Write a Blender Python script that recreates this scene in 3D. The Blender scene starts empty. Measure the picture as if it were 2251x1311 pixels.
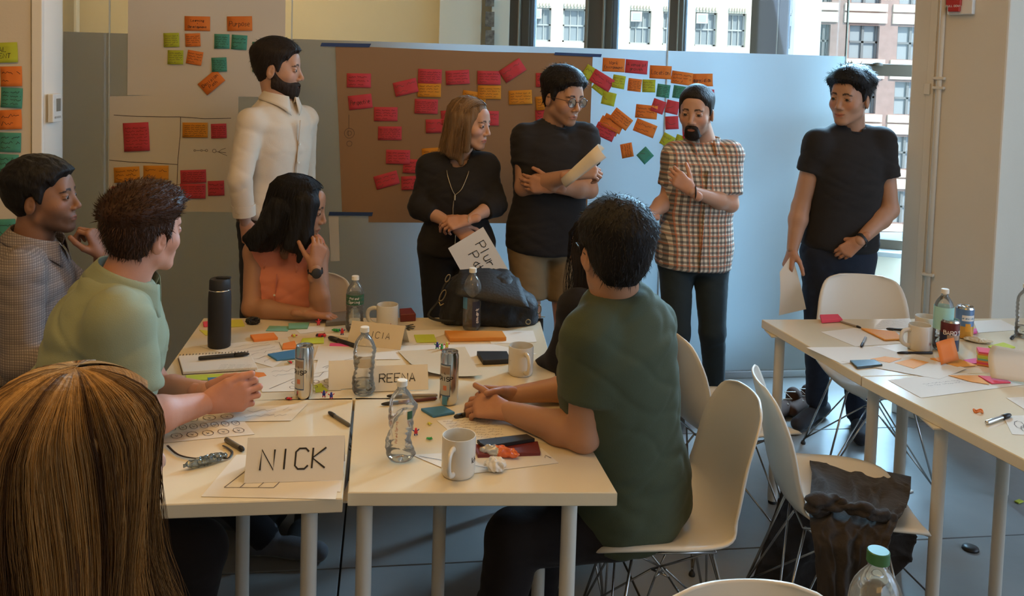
import bpy, bmesh, math, random
import numpy as np
from mathutils import Vector, Matrix, Quaternion
random.seed(7); np.random.seed(7)
SC = bpy.context.scene; COL = SC.collection
R = math.radians; PI = math.pi
# ---------------------------------------------------------------- camera
FPX, PCX, PCY, CAMZ = 1950.0, 1125.5, 242.0, 1.75
PITCH, ROLL = R(3.29), R(1.7)
Mcam = Matrix.Rotation(PI/2-PITCH, 3, 'X') @ Matrix.Rotation(ROLL, 3, 'Z')
cd = bpy.data.cameras.new('camera'); cam = bpy.data.objects.new('camera', cd); COL.objects.link(cam)
cam.matrix_world = Matrix.Translation((0,0,CAMZ)) @ Mcam.to_4x4()
cd.sensor_width = 36; cd.lens = FPX/2251*36
cd.shift_y = -(655.5-PCY)/2251; cd.clip_start = .05; cd.clip_end = 200
SC.camera = cam
# ---------------------------------------------------------------- light and exposure
W = bpy.data.worlds.new('sky'); SC.world = W; W.use_nodes = True
W.node_tree.nodes['Background'].inputs[0].default_value = (.62,.80,1,1)
W.node_tree.nodes['Background'].inputs[1].default_value = 2.2
SC.view_settings.view_transform = 'Standard'; SC.view_settings.look = 'None'
SC.view_settings.gamma = 1; SC.view_settings.use_curve_mapping = False
SC.view_settings.exposure = 0.0
SC.cycles.use_denoising = True
SC.cycles.max_bounces = 8; SC.cycles.transparent_max_bounces = 24
SC.cycles.sample_clamp_indirect = 4
def area(name, loc, target, sx, sy, power, col):
    l = bpy.data.lights.new(name,'AREA'); l.shape='RECTANGLE'; l.size=sx; l.size_y=sy; l.energy=power; l.color=col
    o = bpy.data.objects.new(name,l); COL.objects.link(o); o.location=loc
    o.rotation_euler = (Vector(target)-Vector(loc)).to_track_quat('-Z','Y').to_euler(); return o
WARM=(1,.56,.13); COOL=(.55,.78,1)
sun_d = bpy.data.lights.new('daylight','SUN'); sun_d.energy=6; sun_d.angle=R(3); sun_d.color=(1,.93,.82)
sun = bpy.data.objects.new('daylight',sun_d); COL.objects.link(sun); sun.rotation_euler=(R(52),0,R(25))
area('ceiling_glow_front',(-1.2,1.6,3.3),(-1.2,1.7,0),1.2,1.2,32,WARM)
area('ceiling_glow_middle',(.6,2.6,3.3),(.6,2.7,0),1.0,1.0,18,WARM)
area('ceiling_glow_back',(.3,-1.6,3.2),(.3,2.5,.6),2.0,1.0,25,WARM)
area('ceiling_glow_beyond_glass',(-2.1,5.2,3.2),(-2.1,5.3,0),1.2,.4,36,(1,.66,.30))
area('window_daylight_side',(4.7,1.6,2.0),(1.2,2.6,.7),2.4,1.8,42,(.45,.66,1))
area('sky_through_windows',(3.9,8.4,4.2),(.2,5.0,1.2),8.5,2.0,6200,(.40,.70,1))
# ---------------------------------------------------------------- camera-ray helpers: photo pixel -> place in the room
def ray(u,v):
    return (Mcam @ Vector(((u-PCX)/FPX, -(v-PCY)/FPX, -1)))
def at(u,v,Y):
    d = ray(u,v); return Vector((0,0,CAMZ)) + d*(Y/d.y)
def onz(u,v,z):
    d = ray(u,v); return Vector((0,0,CAMZ)) + d*((z-CAMZ)/d.z)
G0 = onz(1640,830,0); GYAW = R(8); GD = Vector((math.cos(GYAW),math.sin(GYAW),0)); GN = Vector((-math.sin(GYAW),math.cos(GYAW),0))
def onplane(u,v,p0,n):
    d = ray(u,v); return Vector((0,0,CAMZ)) + d*((Vector(p0)-Vector((0,0,CAMZ))).dot(n)/d.dot(n))
def onwall(u,v,off=0): return onplane(u,v,G0-GN*off,GN)
# ---------------------------------------------------------------- tagging
def tag(o,label,cat,group=None,kind=None):
    o['label']=label
    if cat: o['category']=cat
    if group: o['group']=group
    if kind: o['kind']=kind
    return o
def thing(name,label,cat,loc=(0,0,0),rz=0,group=None):
    o=bpy.data.objects.new(name,None); COL.objects.link(o); o.location=loc; o.rotation_euler=(0,0,rz); o.empty_display_size=.05
    return tag(o,label,cat,group)
def link(name,me,parent=None,label=None,kind=None):
    o=bpy.data.objects.new(name,me); COL.objects.link(o)
    if parent is not None: o.parent=parent
    if label: o['label']=label
    if kind: o['kind']=kind
    return o
def copy_tree(o,parent=None):
    c=o.copy(); COL.objects.link(c)
    if parent is not None: c.parent=parent
    for ch in list(o.children): copy_tree(ch,c)
    return c
# ---------------------------------------------------------------- materials
MATS={}
def mat(name,col,rough=.6,metal=0,spec=.5,bump=0,bscale=60,var=0,emit=None,alpha=None,trans=0,ior=1.45,coat=0,sheen=0,attr=False,stretch=None,vscale=None):
    if name in MATS: return MATS[name]
    m=bpy.data.materials.new(name); m.use_nodes=True; nt=m.node_tree; b=nt.nodes['Principled BSDF']
    b.inputs['Base Color'].default_value=(*col,1); b.inputs['Roughness'].default_value=rough; b.inputs['Metallic'].default_value=metal
    b.inputs['Specular IOR Level'].default_value=spec; b.inputs['IOR'].default_value=ior
    if coat: b.inputs['Coat Weight'].default_value=coat; b.inputs['Coat Roughness'].default_value=.1
    if sheen: b.inputs['Sheen Weight'].default_value=sheen
    if trans: b.inputs['Transmission Weight'].default_value=trans
    if alpha is not None: b.inputs['Alpha'].default_value=alpha
    if emit: b.inputs['Emission Color'].default_value=(*emit[0],1); b.inputs['Emission Strength'].default_value=emit[1]
    src=None
    if attr:
        a=nt.nodes.new('ShaderNodeAttribute'); a.attribute_name='Col'; src=a.outputs['Color']; nt.links.new(src,b.inputs['Base Color'])
    if bump or var:
        tc=nt.nodes.new('ShaderNodeTexCoord'); n=nt.nodes.new('ShaderNodeTexNoise'); n.inputs['Scale'].default_value=bscale; n.inputs['Detail'].default_value=4
        vec=tc.outputs['Object']
        if stretch:
            mp=nt.nodes.new('ShaderNodeMapping'); mp.inputs['Scale'].default_value=stretch; nt.links.new(vec,mp.inputs[0]); vec=mp.outputs[0]
        nt.links.new(vec,n.inputs['Vector'])
        if bump:
            bp=nt.nodes.new('ShaderNodeBump'); bp.inputs['Strength'].default_value=bump; bp.inputs['Distance'].default_value=.01
            nt.links.new(n.outputs['Fac'],bp.inputs['Height']); nt.links.new(bp.outputs[0],b.inputs['Normal'])
        if var:
            n2=n
            if vscale:
                n2=nt.nodes.new('ShaderNodeTexNoise'); n2.inputs['Scale'].default_value=vscale; n2.inputs['Detail'].default_value=5; nt.links.new(vec,n2.inputs['Vector'])
            mx=nt.nodes.new('ShaderNodeMixRGB'); mx.blend_type='MULTIPLY'; mx.inputs[0].default_value=1
            rp=nt.nodes.new('ShaderNodeMapRange'); rp.inputs[1].default_value=.3; rp.inputs[2].default_value=.7; rp.inputs[3].default_value=1-var; rp.inputs[4].default_value=1+var*.4
            nt.links.new(n2.outputs['Fac'],rp.inputs[0]); nt.links.new(rp.outputs[0],mx.inputs[2])
            if src: nt.links.new(src,mx.inputs[1])
            else: mx.inputs[1].default_value=(*col,1)
            nt.links.new(mx.outputs[0],b.inputs['Base Color'])
    MATS[name]=m; return m
def clearmat(name,tint=(1,1,1),gloss=.12,rough=.03,body=0.0,bodycol=(.8,.85,.9)):
    """thin clear plastic or glass: light passes straight through, with a fresnel sheen"""
    if name in MATS: return MATS[name]
    m=bpy.data.materials.new(name); m.use_nodes=True; nt=m.node_tree; nt.nodes.clear()
    out=nt.nodes.new('ShaderNodeOutputMaterial'); t=nt.nodes.new('ShaderNodeBsdfTransparent'); t.inputs[0].default_value=(*tint,1)
    g=nt.nodes.new('ShaderNodeBsdfGlossy'); g.inputs['Roughness'].default_value=rough
    lw=nt.nodes.new('ShaderNodeFresnel'); lw.inputs[0].default_value=1.45
    ma=nt.nodes.new('ShaderNodeMath'); ma.operation='ADD'; ma.inputs[1].default_value=gloss; nt.links.new(lw.outputs[0],ma.inputs[0]); ma.use_clamp=True
    mx=nt.nodes.new('ShaderNodeMixShader'); nt.links.new(ma.outputs[0],mx.inputs[0]); nt.links.new(t.outputs[0],mx.inputs[1]); nt.links.new(g.outputs[0],mx.inputs[2])
    last=mx.outputs[0]
    if body:
        d=nt.nodes.new('ShaderNodeBsdfDiffuse'); d.inputs[0].default_value=(*bodycol,1)
        m2=nt.nodes.new('ShaderNodeMixShader'); m2.inputs[0].default_value=body; nt.links.new(last,m2.inputs[1]); nt.links.new(d.outputs[0],m2.inputs[2]); last=m2.outputs[0]
    nt.links.new(last,out.inputs[0]); MATS[name]=m; return m
# ---------------------------------------------------------------- mesh helpers
class MB:
    def __init__(s): s.v=[]; s.f=[]; s.m=[]; s.cur=0
    def add(s,vs,fs):
        o=len(s.v); s.v+= [tuple(x) for x in vs]; s.f+=[tuple(i+o for i in f) for f in fs]; s.m+=[s.cur]*len(fs); return s
    def box(s,c,d,M=None):
        x,y,z=[k/2 for k in d]; vs=[Vector((sx*x,sy*y,sz*z)) for sx in(-1,1) for sy in(-1,1) for sz in(-1,1)]
        if M is not None: vs=[M@v for v in vs]
        vs=[v+Vector(c) for v in vs]
        return s.add(vs,[(0,1,3,2),(4,6,7,5),(0,4,5,1),(2,3,7,6),(0,2,6,4),(1,5,7,3)])
    def bbox(s,c,d,b=.003,M=None):   # box with chamfered edges
        bm=bmesh.new(); bmesh.ops.create_cube(bm,size=1); bmesh.ops.scale(bm,vec=Vector(d),verts=bm.verts)
        bmesh.ops.bevel(bm,geom=list(bm.edges),offset=b,segments=2,affect='EDGES',profile=.5)
        vs=[v.co.copy() for v in bm.verts]; fs=[[v.index for v in f.verts] for f in bm.faces]; bm.free()
        if M is not None: vs=[M@v for v in vs]
        return s.add([v+Vector(c) for v in vs],fs)
    def lathe(s,prof,n=24,c=(0,0,0),M=None,caps=True):
        vs=[];fs=[]
        for r,z in prof:
            for k in range(n): a=2*PI*k/n; vs.append(Vector((r*math.cos(a),r*math.sin(a),z)))
        for i in range(len(prof)-1):
            for k in range(n): k2=(k+1)%n; fs.append((i*n+k,i*n+k2,(i+1)*n+k2,(i+1)*n+k))
        if caps: fs.append(tuple(range(n))[::-1]); fs.append(tuple((len(prof)-1)*n+k for k in range(n)))
        if M is not None: vs=[M@v for v in vs]
        return s.add([v+Vector(c) for v in vs],fs)
    def tube(s,pts,r,n=8,caps=True,closed=False,flat=None):
        pts=[Vector(p) for p in pts]; N=len(pts); rs=r if isinstance(r,(list,tuple)) else [r]*N
        vs=[];fs=[]; up=None
        for i,p in enumerate(pts):
            if closed: t=(pts[(i+1)%N]-pts[i-1])
            else: t=pts[min(i+1,N-1)]-pts[max(i-1,0)]
            if t.length<1e-9: t=Vector((0,0,1))
            t.normalize()
            if up is None: up=Vector((0,0,1)) if abs(t.z)<.9 else Vector((1,0,0))
            sd=t.cross(up)
            if sd.length<1e-6: sd=t.cross(Vector((1,.3,0)))
            sd.normalize(); u2=sd.cross(t).normalized(); up=u2
            for k in range(n):
                a=2*PI*k/n; vs.append(p+sd*(rs[i]*math.cos(a))+u2*(rs[i]*math.sin(a)*(flat or 1)))
        for i in range(N-1 if not closed else N):
            j=(i+1)%N
            for k in range(n): k2=(k+1)%n; fs.append((i*n+k,i*n+k2,j*n+k2,j*n+k))
        if caps and not closed: fs.append(tuple(range(n))[::-1]); fs.append(tuple((N-1)*n+k for k in range(n)))
        return s.add(vs,fs)
    def sheet(s,fn,nu,nv,th=0):  # grid surface fn(u,v); th gives a second side
        vs=[Vector(fn(i/(nu),j/(nv))) for j in range(nv+1) for i in range(nu+1)]
        fs=[(j*(nu+1)+i,j*(nu+1)+i+1,(j+1)*(nu+1)+i+1,(j+1)*(nu+1)+i) for j in range(nv) for i in range(nu)]
        if th:
            n=len(vs); ns=[Vector((0,0,0)) for _ in vs]
            for f in fs:
                nn=(vs[f[1]]-vs[f[0]]).cross(vs[f[3]]-vs[f[0]])
                for i in f: ns[i]+=nn
            vs2=[v-(m.normalized()*th if m.length>0 else Vector((0,0,th))) for v,m in zip(vs,ns)]
            fs2=[tuple(i+n for i in f[::-1]) for f in fs]
            rim=[i for i in range(nu+1)]+[j*(nu+1)+nu for j in range(1,nv+1)]+[nv*(nu+1)+i for i in range(nu-1,-1,-1)]+[j*(nu+1) for j in range(nv-1,0,-1)]
            fr=[(rim[k],rim[k]+n,rim[(k+1)%len(rim)]+n,rim[(k+1)%len(rim)]) for k in range(len(rim))]
            vs=vs+vs2; fs=fs+fs2+fr
        return s.add(vs,fs)
    def mesh(s,name,mats,smooth=False):
        me=bpy.data.meshes.new(name); me.from_pydata([tuple(v) for v in s.v],[],s.f)
        for m in (mats if isinstance(mats,(list,tuple)) else [mats]): me.materials.append(m)
        if any(s.m): me.polygons.foreach_set('material_index',s.m)
        if smooth:
            me.polygons.foreach_set('use_smooth',[True]*len(s.f))
            if smooth!=True: me.set_sharp_from_angle(angle=R(smooth))
        me.update(); return me
    def build(s,name,mats,parent=None,smooth=False,label=None,kind=None):
        return link(name,s.mesh(name,mats,smooth),parent,label,kind)
def frame(x,y,z=None):
    x=Vector(x).normalized(); y=Vector(y); y=(y-x*y.dot(x)).normalized(); z=x.cross(y)
    return Matrix((x,y,z)).transposed()
def bez(p0,p1,p2,n=8):
    p0,p1,p2=map(Vector,(p0,p1,p2)); return [p0*(1-t)**2+p1*2*t*(1-t)+p2*t*t for t in [i/n for i in range(n+1)]]
def spline(pts,n=6):
    P=[Vector(p) for p in pts]; out=[]
    for i in range(len(P)-1):
        a=P[max(i-1,0)];b=P[i];c=P[i+1];d=P[min(i+2,len(P)-1)]
        for k in range(n):
            t=k/n; out.append(.5*((2*b)+(c-a)*t+(2*a-5*b+4*c-d)*t*t+(3*b-a-3*c+d)*t**3))
    out.append(P[-1]); return out
# ---------------------------------------------------------------- handwriting: single-stroke letters on a 4x6 grid (x 0-4, y 0-6, descenders below)
FONT={'A':'00 26 40;12 32','B':'00 06 36 45 34 03;34 43 41 30 00','C':'45 36 16 05 01 10 30 41','D':'00 06 26 44 42 20 00','E':'46 06 00 40;03 33','F':'46 06 00;03 33','G':'45 36 16 05 01 10 30 41 43 23','H':'00 06;40 46;03 43','I':'20 26','J':'46 41 30 10 01','K':'06 00;46 03 40','L':'06 00 40','M':'00 06 23 46 40','N':'00 06 40 46','O':'10 01 05 16 36 45 41 30 10','P':'00 06 36 45 44 33 03','Q':'10 01 05 16 36 45 41 30 10;22 40','R':'00 06 36 45 44 33 03;23 40','S':'45 36 16 05 04 13 33 42 41 30 10 01','T':'06 46;26 20','U':'06 01 10 30 41 46','V':'06 20 46','W':'06 10 24 30 46','X':'00 46;06 40','Y':'06 23 46;23 20','Z':'06 46 00 40',
'a':'33 23 12 11 20 30 34 31 40','b':'06 00 30 41 42 33 03','c':'33 13 02 01 10 30','d':'33 13 02 01 10 30;36 30','e':'02 32 33 14 02 01 10 30','f':'36 25 20;13 33','g':'33 13 02 11 31;34 3a 2b 0a','h':'06 00;03 23 32 30','i':'13 10;15 14','j':'23 2a 1b;25 24','k':'06 00;33 02 30','l':'16 10','m':'04 00;03 13 22 20;23 33 42 40','n':'04 00;03 23 32 30','o':'10 01 03 14 24 33 31 20 10','p':'04 0b;03 23 32 31 20 00','q':'33 13 02 11 31;34 3b','r':'04 00;02 13 33','s':'33 13 02 31 20 00','t':'15 11 20 30;03 33','u':'04 01 10 20 31;34 30','v':'04 20 44','w':'04 10 23 30 44','x':'00 34;04 30','y':'04 01 20 31;34 3a 1b','z':'04 34 00 30','+':'13 33;24 22','?':'05 16 36 45 34 23 22;20 20.','!':'26 22;20 20.','-':'13 33','&':'40 05 16 26 04 01 20 42','0':'10 01 05 16 36 45 41 30 10','1':'14 26 20','2':'05 36 45 00 40','5':'46 06 03 33 42 31 00','.':'10 11',':':'11 12;13 14','/':'00 46',"'":'26 25'}
def _g(c): 
    x=int(c[0]); y={'a':-1,'b':-2}.get(c[1]); return (x, int(c[1]) if y is None else y)
def strokes(text,h,jit=.0,slant=.1,sp=1.25):
    """polylines of a line of text, height h, starting at the origin"""
    out=[]; x=0; k=h/6
    for ch in text:
        if ch==' ': x+=3.2*k; continue
        w=4 if ch.isupper() or ch in 'mw' else 3
        dy=random.uniform(-jit,jit)*h
        for st in FONT.get(ch,'').split(';'):
            pts=[_g(c) for c in st.replace('.','').split()]
            if len(pts)<2: continue
            out.append([(x+(px+slant*py+random.uniform(-jit,jit)*2)*k, py*k+dy) for px,py in pts])
        x+=(w+sp)*k
    return out,x
def ribbon(mb,pts,w,M,z):
    """flat stroke of width w through 2D pts, laid with matrix M at height z"""
    n=len(pts); L=[]
    for i in range(n):
        a=Vector(pts[max(i-1,0)]); b=Vector(pts[min(i+1,n-1)]); t=(b-a); 
        if t.length<1e-9: t=Vector((1,0))
        t.normalize(); q=Vector((-t.y,t.x))*w/2; p=Vector(pts[i]); L.append((p+q,p-q))
    vs=[M@Vector((v.x,v.y,z)) for pr in L for v in pr]
    mb.add(vs,[(2*i,2*i+1,2*i+3,2*i+2) for i in range(n-1)])
def scribble(x0,x1,y,h):
    """a line of illegible handwriting"""
    pts=[]; out=[]; x=x0; nxt=x+random.uniform(3,7)*h
    while x<x1:
        pts.append((x,y+random.uniform(0,h)*(1.5 if random.random()<.15 else 1))); x+=h*random.uniform(.35,.6)
        if x>nxt:
            if len(pts)>1: out.append(pts)
            pts=[]; x+=h*.8; nxt=x+random.uniform(3,7)*h
    if len(pts)>1: out.append(pts)
    return out
# ---------------------------------------------------------------- smooth solid modelling (fields blended, then meshed)
def V3(a): return np.array(a,dtype=np.float64)
def P_E(c,r,Rm=None):
    c=V3(c); r=V3(r); A=None if Rm is None else np.array(Rm,dtype=np.float64)
    m=r.max() if Rm is not None else None
    lo=c-(m if m else r); hi=c+(m if m else r)
    def f(p):
        q=p-c
        if A is not None: q=q@A
        k0=np.sqrt(((q/r)**2).sum(-1)); k1=np.sqrt(((q/r**2)**2).sum(-1))+1e-9
        return k0*(k0-1)/k1
    return f,lo,hi
def P_C(a,b,ra,rb,fl=None,ff=1.0):
    a=V3(a); b=V3(b); mr=max(ra,rb)*(1 if ff>=1 else 1/ff); lo=np.minimum(a,b)-mr; hi=np.maximum(a,b)+mr
    ab=b-a; L2=max((ab**2).sum(),1e-12); n=None if fl is None else V3(Vector(fl).normalized())
    def f(p):
        q=p-a; h=np.clip((q@ab)/L2,0,1); w=q-h[...,None]*ab
        if n is not None: w=w+((w@n)*(ff-1))[...,None]*n
        return np.sqrt((w**2).sum(-1))-(ra+(rb-ra)*h)
    return f,lo,hi
def P_L(o,Rm,tab,pw=2.3):
    """loft: tab rows (h, half width, half depth, forward shift)"""
    o=V3(o); A=np.array(Rm,dtype=np.float64); T=np.array(tab,dtype=np.float64)
    mx=max(T[:,1].max(),T[:,2].max())+abs(T[:,3]).max(); e0=o+A[:,2]*T[0,0]; e1=o+A[:,2]*T[-1,0]
    lo=np.minimum(e0,e1)-mx; hi=np.maximum(e0,e1)+mx
    def f(p):
        q=(p-o)@A; h=q[...,2]; a=np.interp(h,T[:,0],T[:,1]); b=np.interp(h,T[:,0],T[:,2]); c=np.interp(h,T[:,0],T[:,3])
        rr=((np.abs(q[...,0])/a)**pw+(np.abs(q[...,1]-c)/b)**pw)**(1/pw)
        d=(rr-1)*np.minimum(a,b)
        dz=np.maximum(T[0,0]-h,h-T[-1,0])
        return np.where(dz>-.02, np.sqrt(np.maximum(d+.02,0)**2+np.maximum(dz+.02,0)**2)-.02+np.minimum(np.maximum(d+.02,dz+.02),0), d)
    return f,lo,hi
def P_PL(o,n):   # half space, negative on the side opposite to n
    o=V3(o); n=V3(Vector(n).normalized())
    return (lambda p:(p-o)@n), None, None
def P_F(fn): return fn,None,None
def U(prim,k=.015): return ('u',prim,k)
def S(prim,k=.006): return ('s',prim,k)
def I(prim,k=.004): return ('i',prim,k)
def field(ops,lo,hi,res):
    lo=V3(lo); hi=V3(hi); n=np.maximum(np.ceil((hi-lo)/res).astype(int)+1,4)
    ax=[lo[i]+np.arange(n[i])*res for i in range(3)]
    D=np.full(tuple(n),.5,dtype=np.float64)
    for op,(f,plo,phi),k in ops:
        if plo is None: sl=[slice(0,n[i]) for i in range(3)]
        else:
            m=max(k,2*res)+res*2
            i0=np.clip(np.floor((plo-m-lo)/res).astype(int),0,n); i1=np.clip(np.ceil((phi+m-lo)/res).astype(int)+1,0,n)
            if (i1<=i0).any():
                continue
            sl=[slice(i0[i],i1[i]) for i in range(3)]
        P=np.stack(np.meshgrid(ax[0][sl[0]],ax[1][sl[1]],ax[2][sl[2]],indexing='ij'),-1)
        d=f(P); E=D[tuple(sl)]
        if op=='u':
            h=np.maximum(k-np.abs(E-d),0)/k if k>0 else 0; D[tuple(sl)]=np.minimum(E,d)-h*h*k*.25
        else:
            if op=='s': d=-d
            h=np.maximum(k-np.abs(E-d),0)/k if k>0 else 0; D[tuple(sl)]=np.maximum(E,d)+h*h*k*.25
    return D,lo,n
CO=np.array([(0,0,0),(1,0,0),(0,1,0),(1,1,0),(0,0,1),(1,0,1),(0,1,1),(1,1,1)])
ED=[(0,1),(2,3),(4,5),(6,7),(0,2),(1,3),(4,6),(5,7),(0,4),(1,5),(2,6),(3,7)]
def nets(D,lo,res):
    s=D<0; n=np.array(D.shape)
    c=np.zeros(tuple(n-1),dtype=np.int8)
    for o in CO: c+=s[o[0]:n[0]-1+o[0],o[1]:n[1]-1+o[1],o[2]:n[2]-1+o[2]]
    act=np.argwhere((c>0)&(c<8))
    if len(act)==0: return np.zeros((0,3)),np.zeros((0,4),int)
    idx=np.full(tuple(n-1),-1,dtype=np.int64); idx[tuple(act.T)]=np.arange(len(act))
    vals=np.stack([D[tuple((act+o).T)] for o in CO],1)
    acc=np.zeros((len(act),3)); cnt=np.zeros(len(act))
    for a,b in ED:
        va,vb=vals[:,a],vals[:,b]; m=(va<0)!=(vb<0); t=np.where(m,va/np.where(m,va-vb,1),0)
        acc+=np.where(m[:,None],CO[a]+(CO[b]-CO[a])*t[:,None],0); cnt+=m
    V=(act+acc/cnt[:,None])*res+lo
    F=[]
    for ax in range(3):
        a1,a2=(ax+1)%3,(ax+2)%3
        sA=np.take(s,range(0,n[ax]-1),ax); sB=np.take(s,range(1,n[ax]),ax)
        e=np.argwhere(sA!=sB); e=e[(e[:,a1]>0)&(e[:,a2]>0)&(e[:,a1]<n[a1]-1)&(e[:,a2]<n[a2]-1)]
        if len(e)==0: continue
        ins=sA[tuple(e.T)]
        def g(d1,d2):
            q=e.copy(); q[:,a1]-=d1; q[:,a2]-=d2; return idx[tuple(q.T)]
        q=np.stack([g(1,1),g(0,1),g(0,0),g(1,0)],1)
        q[~ins]=q[~ins][:,::-1]; F.append(q)
    F=np.concatenate(F); F=F[(F>=0).all(1)]
    return V,F
def aabb(ops):
    lo=np.min([o[1][1] for o in ops if o[0]=='u' and o[1][1] is not None],0); hi=np.max([o[1][2] for o in ops if o[0]=='u' and o[1][2] is not None],0)
    return lo-.012,hi+.012
def np_noise(p,f,seed=0,oct=3):
    rs=np.random.RandomState(seed); out=np.zeros(p.shape[:-1]); amp=1
    for o in range(oct):
        for i in range(4):
            d=rs.normal(size=3); d/=np.linalg.norm(d); out+=amp*np.sin((p@d)*f*(1+.4*rs.rand())*2+rs.rand()*6.28+1.3*np.sin((p@np.roll(d,1))*f*1.3))
        f*=2; amp*=.5
    return out/6
def solid(ops,res=.006,box=None,disp=None):
    lo,hi=(aabb(ops) if box is None else box)
    D,l,n=field(ops,lo,hi,res)
    V,F=nets(D,l,res)
    if disp is not None and len(V): 
        N=vnormals(V,F); V=V+N*disp(V,N)[:,None]
    return V,F
def vnormals(V,F):
    a=V[F[:,0]];b=V[F[:,1]];c=V[F[:,2]];d=V[F[:,3]]; n=np.cross(c-a,d-b); N=np.zeros_like(V)
    for i in range(4): np.add.at(N,F[:,i],n)
    return N/(np.linalg.norm(N,axis=1,keepdims=True)+1e-12)
def smoothv(V,F,it=1,lam=.5):
    for _ in range(it):
        S_=np.zeros_like(V); c=np.zeros(len(V))
        for i in range(4):
            j=(i+1)%4; np.add.at(S_,F[:,i],V[F[:,j]]); np.add.at(c,F[:,i],1); np.add.at(S_,F[:,j],V[F[:,i]]); np.add.at(c,F[:,j],1)
        V=V+lam*(S_/np.maximum(c,1)[:,None]-V)
    return V
def mesh_np(name,V,F,mats,col=None,smooth=True,mi=None):
    me=bpy.data.meshes.new(name); me.vertices.add(len(V)); me.vertices.foreach_set('co',np.asarray(V,dtype=np.float32).ravel())
    F=np.asarray(F); k=F.shape[1]
    me.loops.add(F.size); me.loops.foreach_set('vertex_index',F.ravel().astype(np.int32))
    me.polygons.add(len(F)); me.polygons.foreach_set('loop_start',(np.arange(len(F))*k).astype(np.int32)); me.polygons.foreach_set('loop_total',np.full(len(F),k,dtype=np.int32))
    for m in (mats if isinstance(mats,(list,tuple)) else [mats]): me.materials.append(m)
    if mi is not None: me.polygons.foreach_set('material_index',np.asarray(mi,dtype=np.int32))
    me.polygons.foreach_set('use_smooth',np.full(len(F),bool(smooth)))
    if col is not None:
        a=me.color_attributes.new('Col','FLOAT_COLOR','POINT'); c=np.ones((len(V),4),dtype=np.float32); c[:,:3]=col; a.data.foreach_set('color',c.ravel())
    me.update(calc_edges=True); me.validate(); return me
def join_np(parts):
    Vs=[];Fs=[];Cs=[];o=0
    for V,F,C in parts:
        if len(V)==0: continue
        Vs.append(V);Fs.append(F+o);Cs.append(np.broadcast_to(np.asarray(C,dtype=float),V.shape));o+=len(V)
    return np.concatenate(Vs),np.concatenate(Fs),np.concatenate(Cs)
# ---------------------------------------------------------------- the room
M_wall=mat('wall_paint',(.66,.57,.44),.7,bump=.05,bscale=90,var=.04,vscale=2)
M_white=mat('white_paint',(.78,.72,.62),.5,bump=.03,bscale=60)
M_ceil=mat('ceiling_paint',(.8,.76,.7),.9)
def slabmat():
    m=mat('concrete',(.235,.24,.235),.32,bump=.06,bscale=14,var=.3,vscale=1.7,spec=.5); return m
M_slab=slabmat(); M_joint=mat('floor_joint',(.03,.03,.028),.9)
def struct(name,mb,m,parent=None,smooth=False,lab=None):
    o=mb.build(name,m,parent,smooth,lab)
    if parent is None: o['kind']='structure'
    return o
fl=struct('floor',MB().box((.8,3,-.03),(11,13,.04)),M_joint)
Rz=Matrix.Rotation(R(8),3,'Z'); j0=onz(748,1250,0); u0=Vector((Rz@Vector((1,0,0)))); w0=Vector((Rz@Vector((0,1,0))))
T=.98; slab_me=MB().bbox((0,0,-.008),(T-.007,T-.007,.016),.0015,Rz).mesh('slab',M_slab)
for i in range(-5,6):
    for k in range(-5,6):
        c=j0+u0*(T*(i+.5))+w0*(T*(k+.5))
        if -4.4<c.x<5.9 and -3.0<c.y<9.2:
            o=link('slab',slab_me,fl); o.location=(c.x,c.y,0)
# pillar and trim at the left, ceiling, far walls
def slab_wall(name,a,b,z0,z1,th,m,side=1,parent=None):
    a=Vector(a).to_2d(); b=Vector(b).to_2d(); d=(b-a).normalized(); n=Vector((-d.y,d.x))*side; c=(a+b)/2+n*th/2
    M=Matrix.Rotation(math.atan2(d.y,d.x),3,'Z')
    return struct(name,MB().box((c.x,c.y,(z0+z1)/2),((b-a).length,th,z1-z0),M),m,parent)
pl0=at(68,300,3.42); pl1=at(91,300,3.42); pl2=at(137,300,3.60)
LD=Vector((math.cos(R(4)),math.sin(R(4)),0))
wl=pl0-LD*2.6
slab_wall('wall_left',(wl.x,wl.y),(pl0.x,pl0.y),0,3.3,.18,M_wall)
t1=MB(); c=(pl0+pl1)/2; t1.bbox((c.x,c.y+.06,1.65),((pl1-pl0).length,.13,3.3),.004,Matrix.Rotation(R(4),3,'Z')); struct('trim_1',t1,M_white)
# rounded white jamb between trim and glass
def jamb(s,t):
    a=pl1+(pl2-pl1)*s; a=Vector((a.x,a.y,0)); b=math.sin(s*PI)*.018
    return (a.x+b,a.y-b*.6+.004,3.3*t)
jb=MB().sheet(jamb,10,1,.03); struct('trim_2',jb,M_white,smooth=True)
tm=thing('thermostat','small white wall thermostat with a grey screen on the rounded jamb','thermostat')
tc=pl1+(pl2-pl1)*.36; tc=Vector((tc.x+.028,tc.y-.012,at(110,236,3.5).z)); tm.location=tc
tn=(pl2-pl1).normalized(); TM=Matrix.Rotation(math.atan2(tn.y,tn.x),3,'Z')
MB().bbox((0,0,0),(.074,.022,.112),.004,TM).build('case',mat('plastic_white',(.72,.69,.62),.4),tm)
MB().bbox(TM@Vector((.006,-.012,.012)),(.034,.004,.05),.001,TM).build('screen',mat('lcd_grey',(.22,.20,.16),.25),tm)
MB().bbox(TM@Vector((0,-.012,-.036)),(.05,.004,.008),.001,TM).build('button_strip',mat('plastic_grey',(.4,.37,.32),.5),tm)
cq=[(-4.7,-3.5),(6.3,-3.5),(6.3,5.5),(2.7,5.5),(.0,6.45),(-4.7,6.95)]
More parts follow.
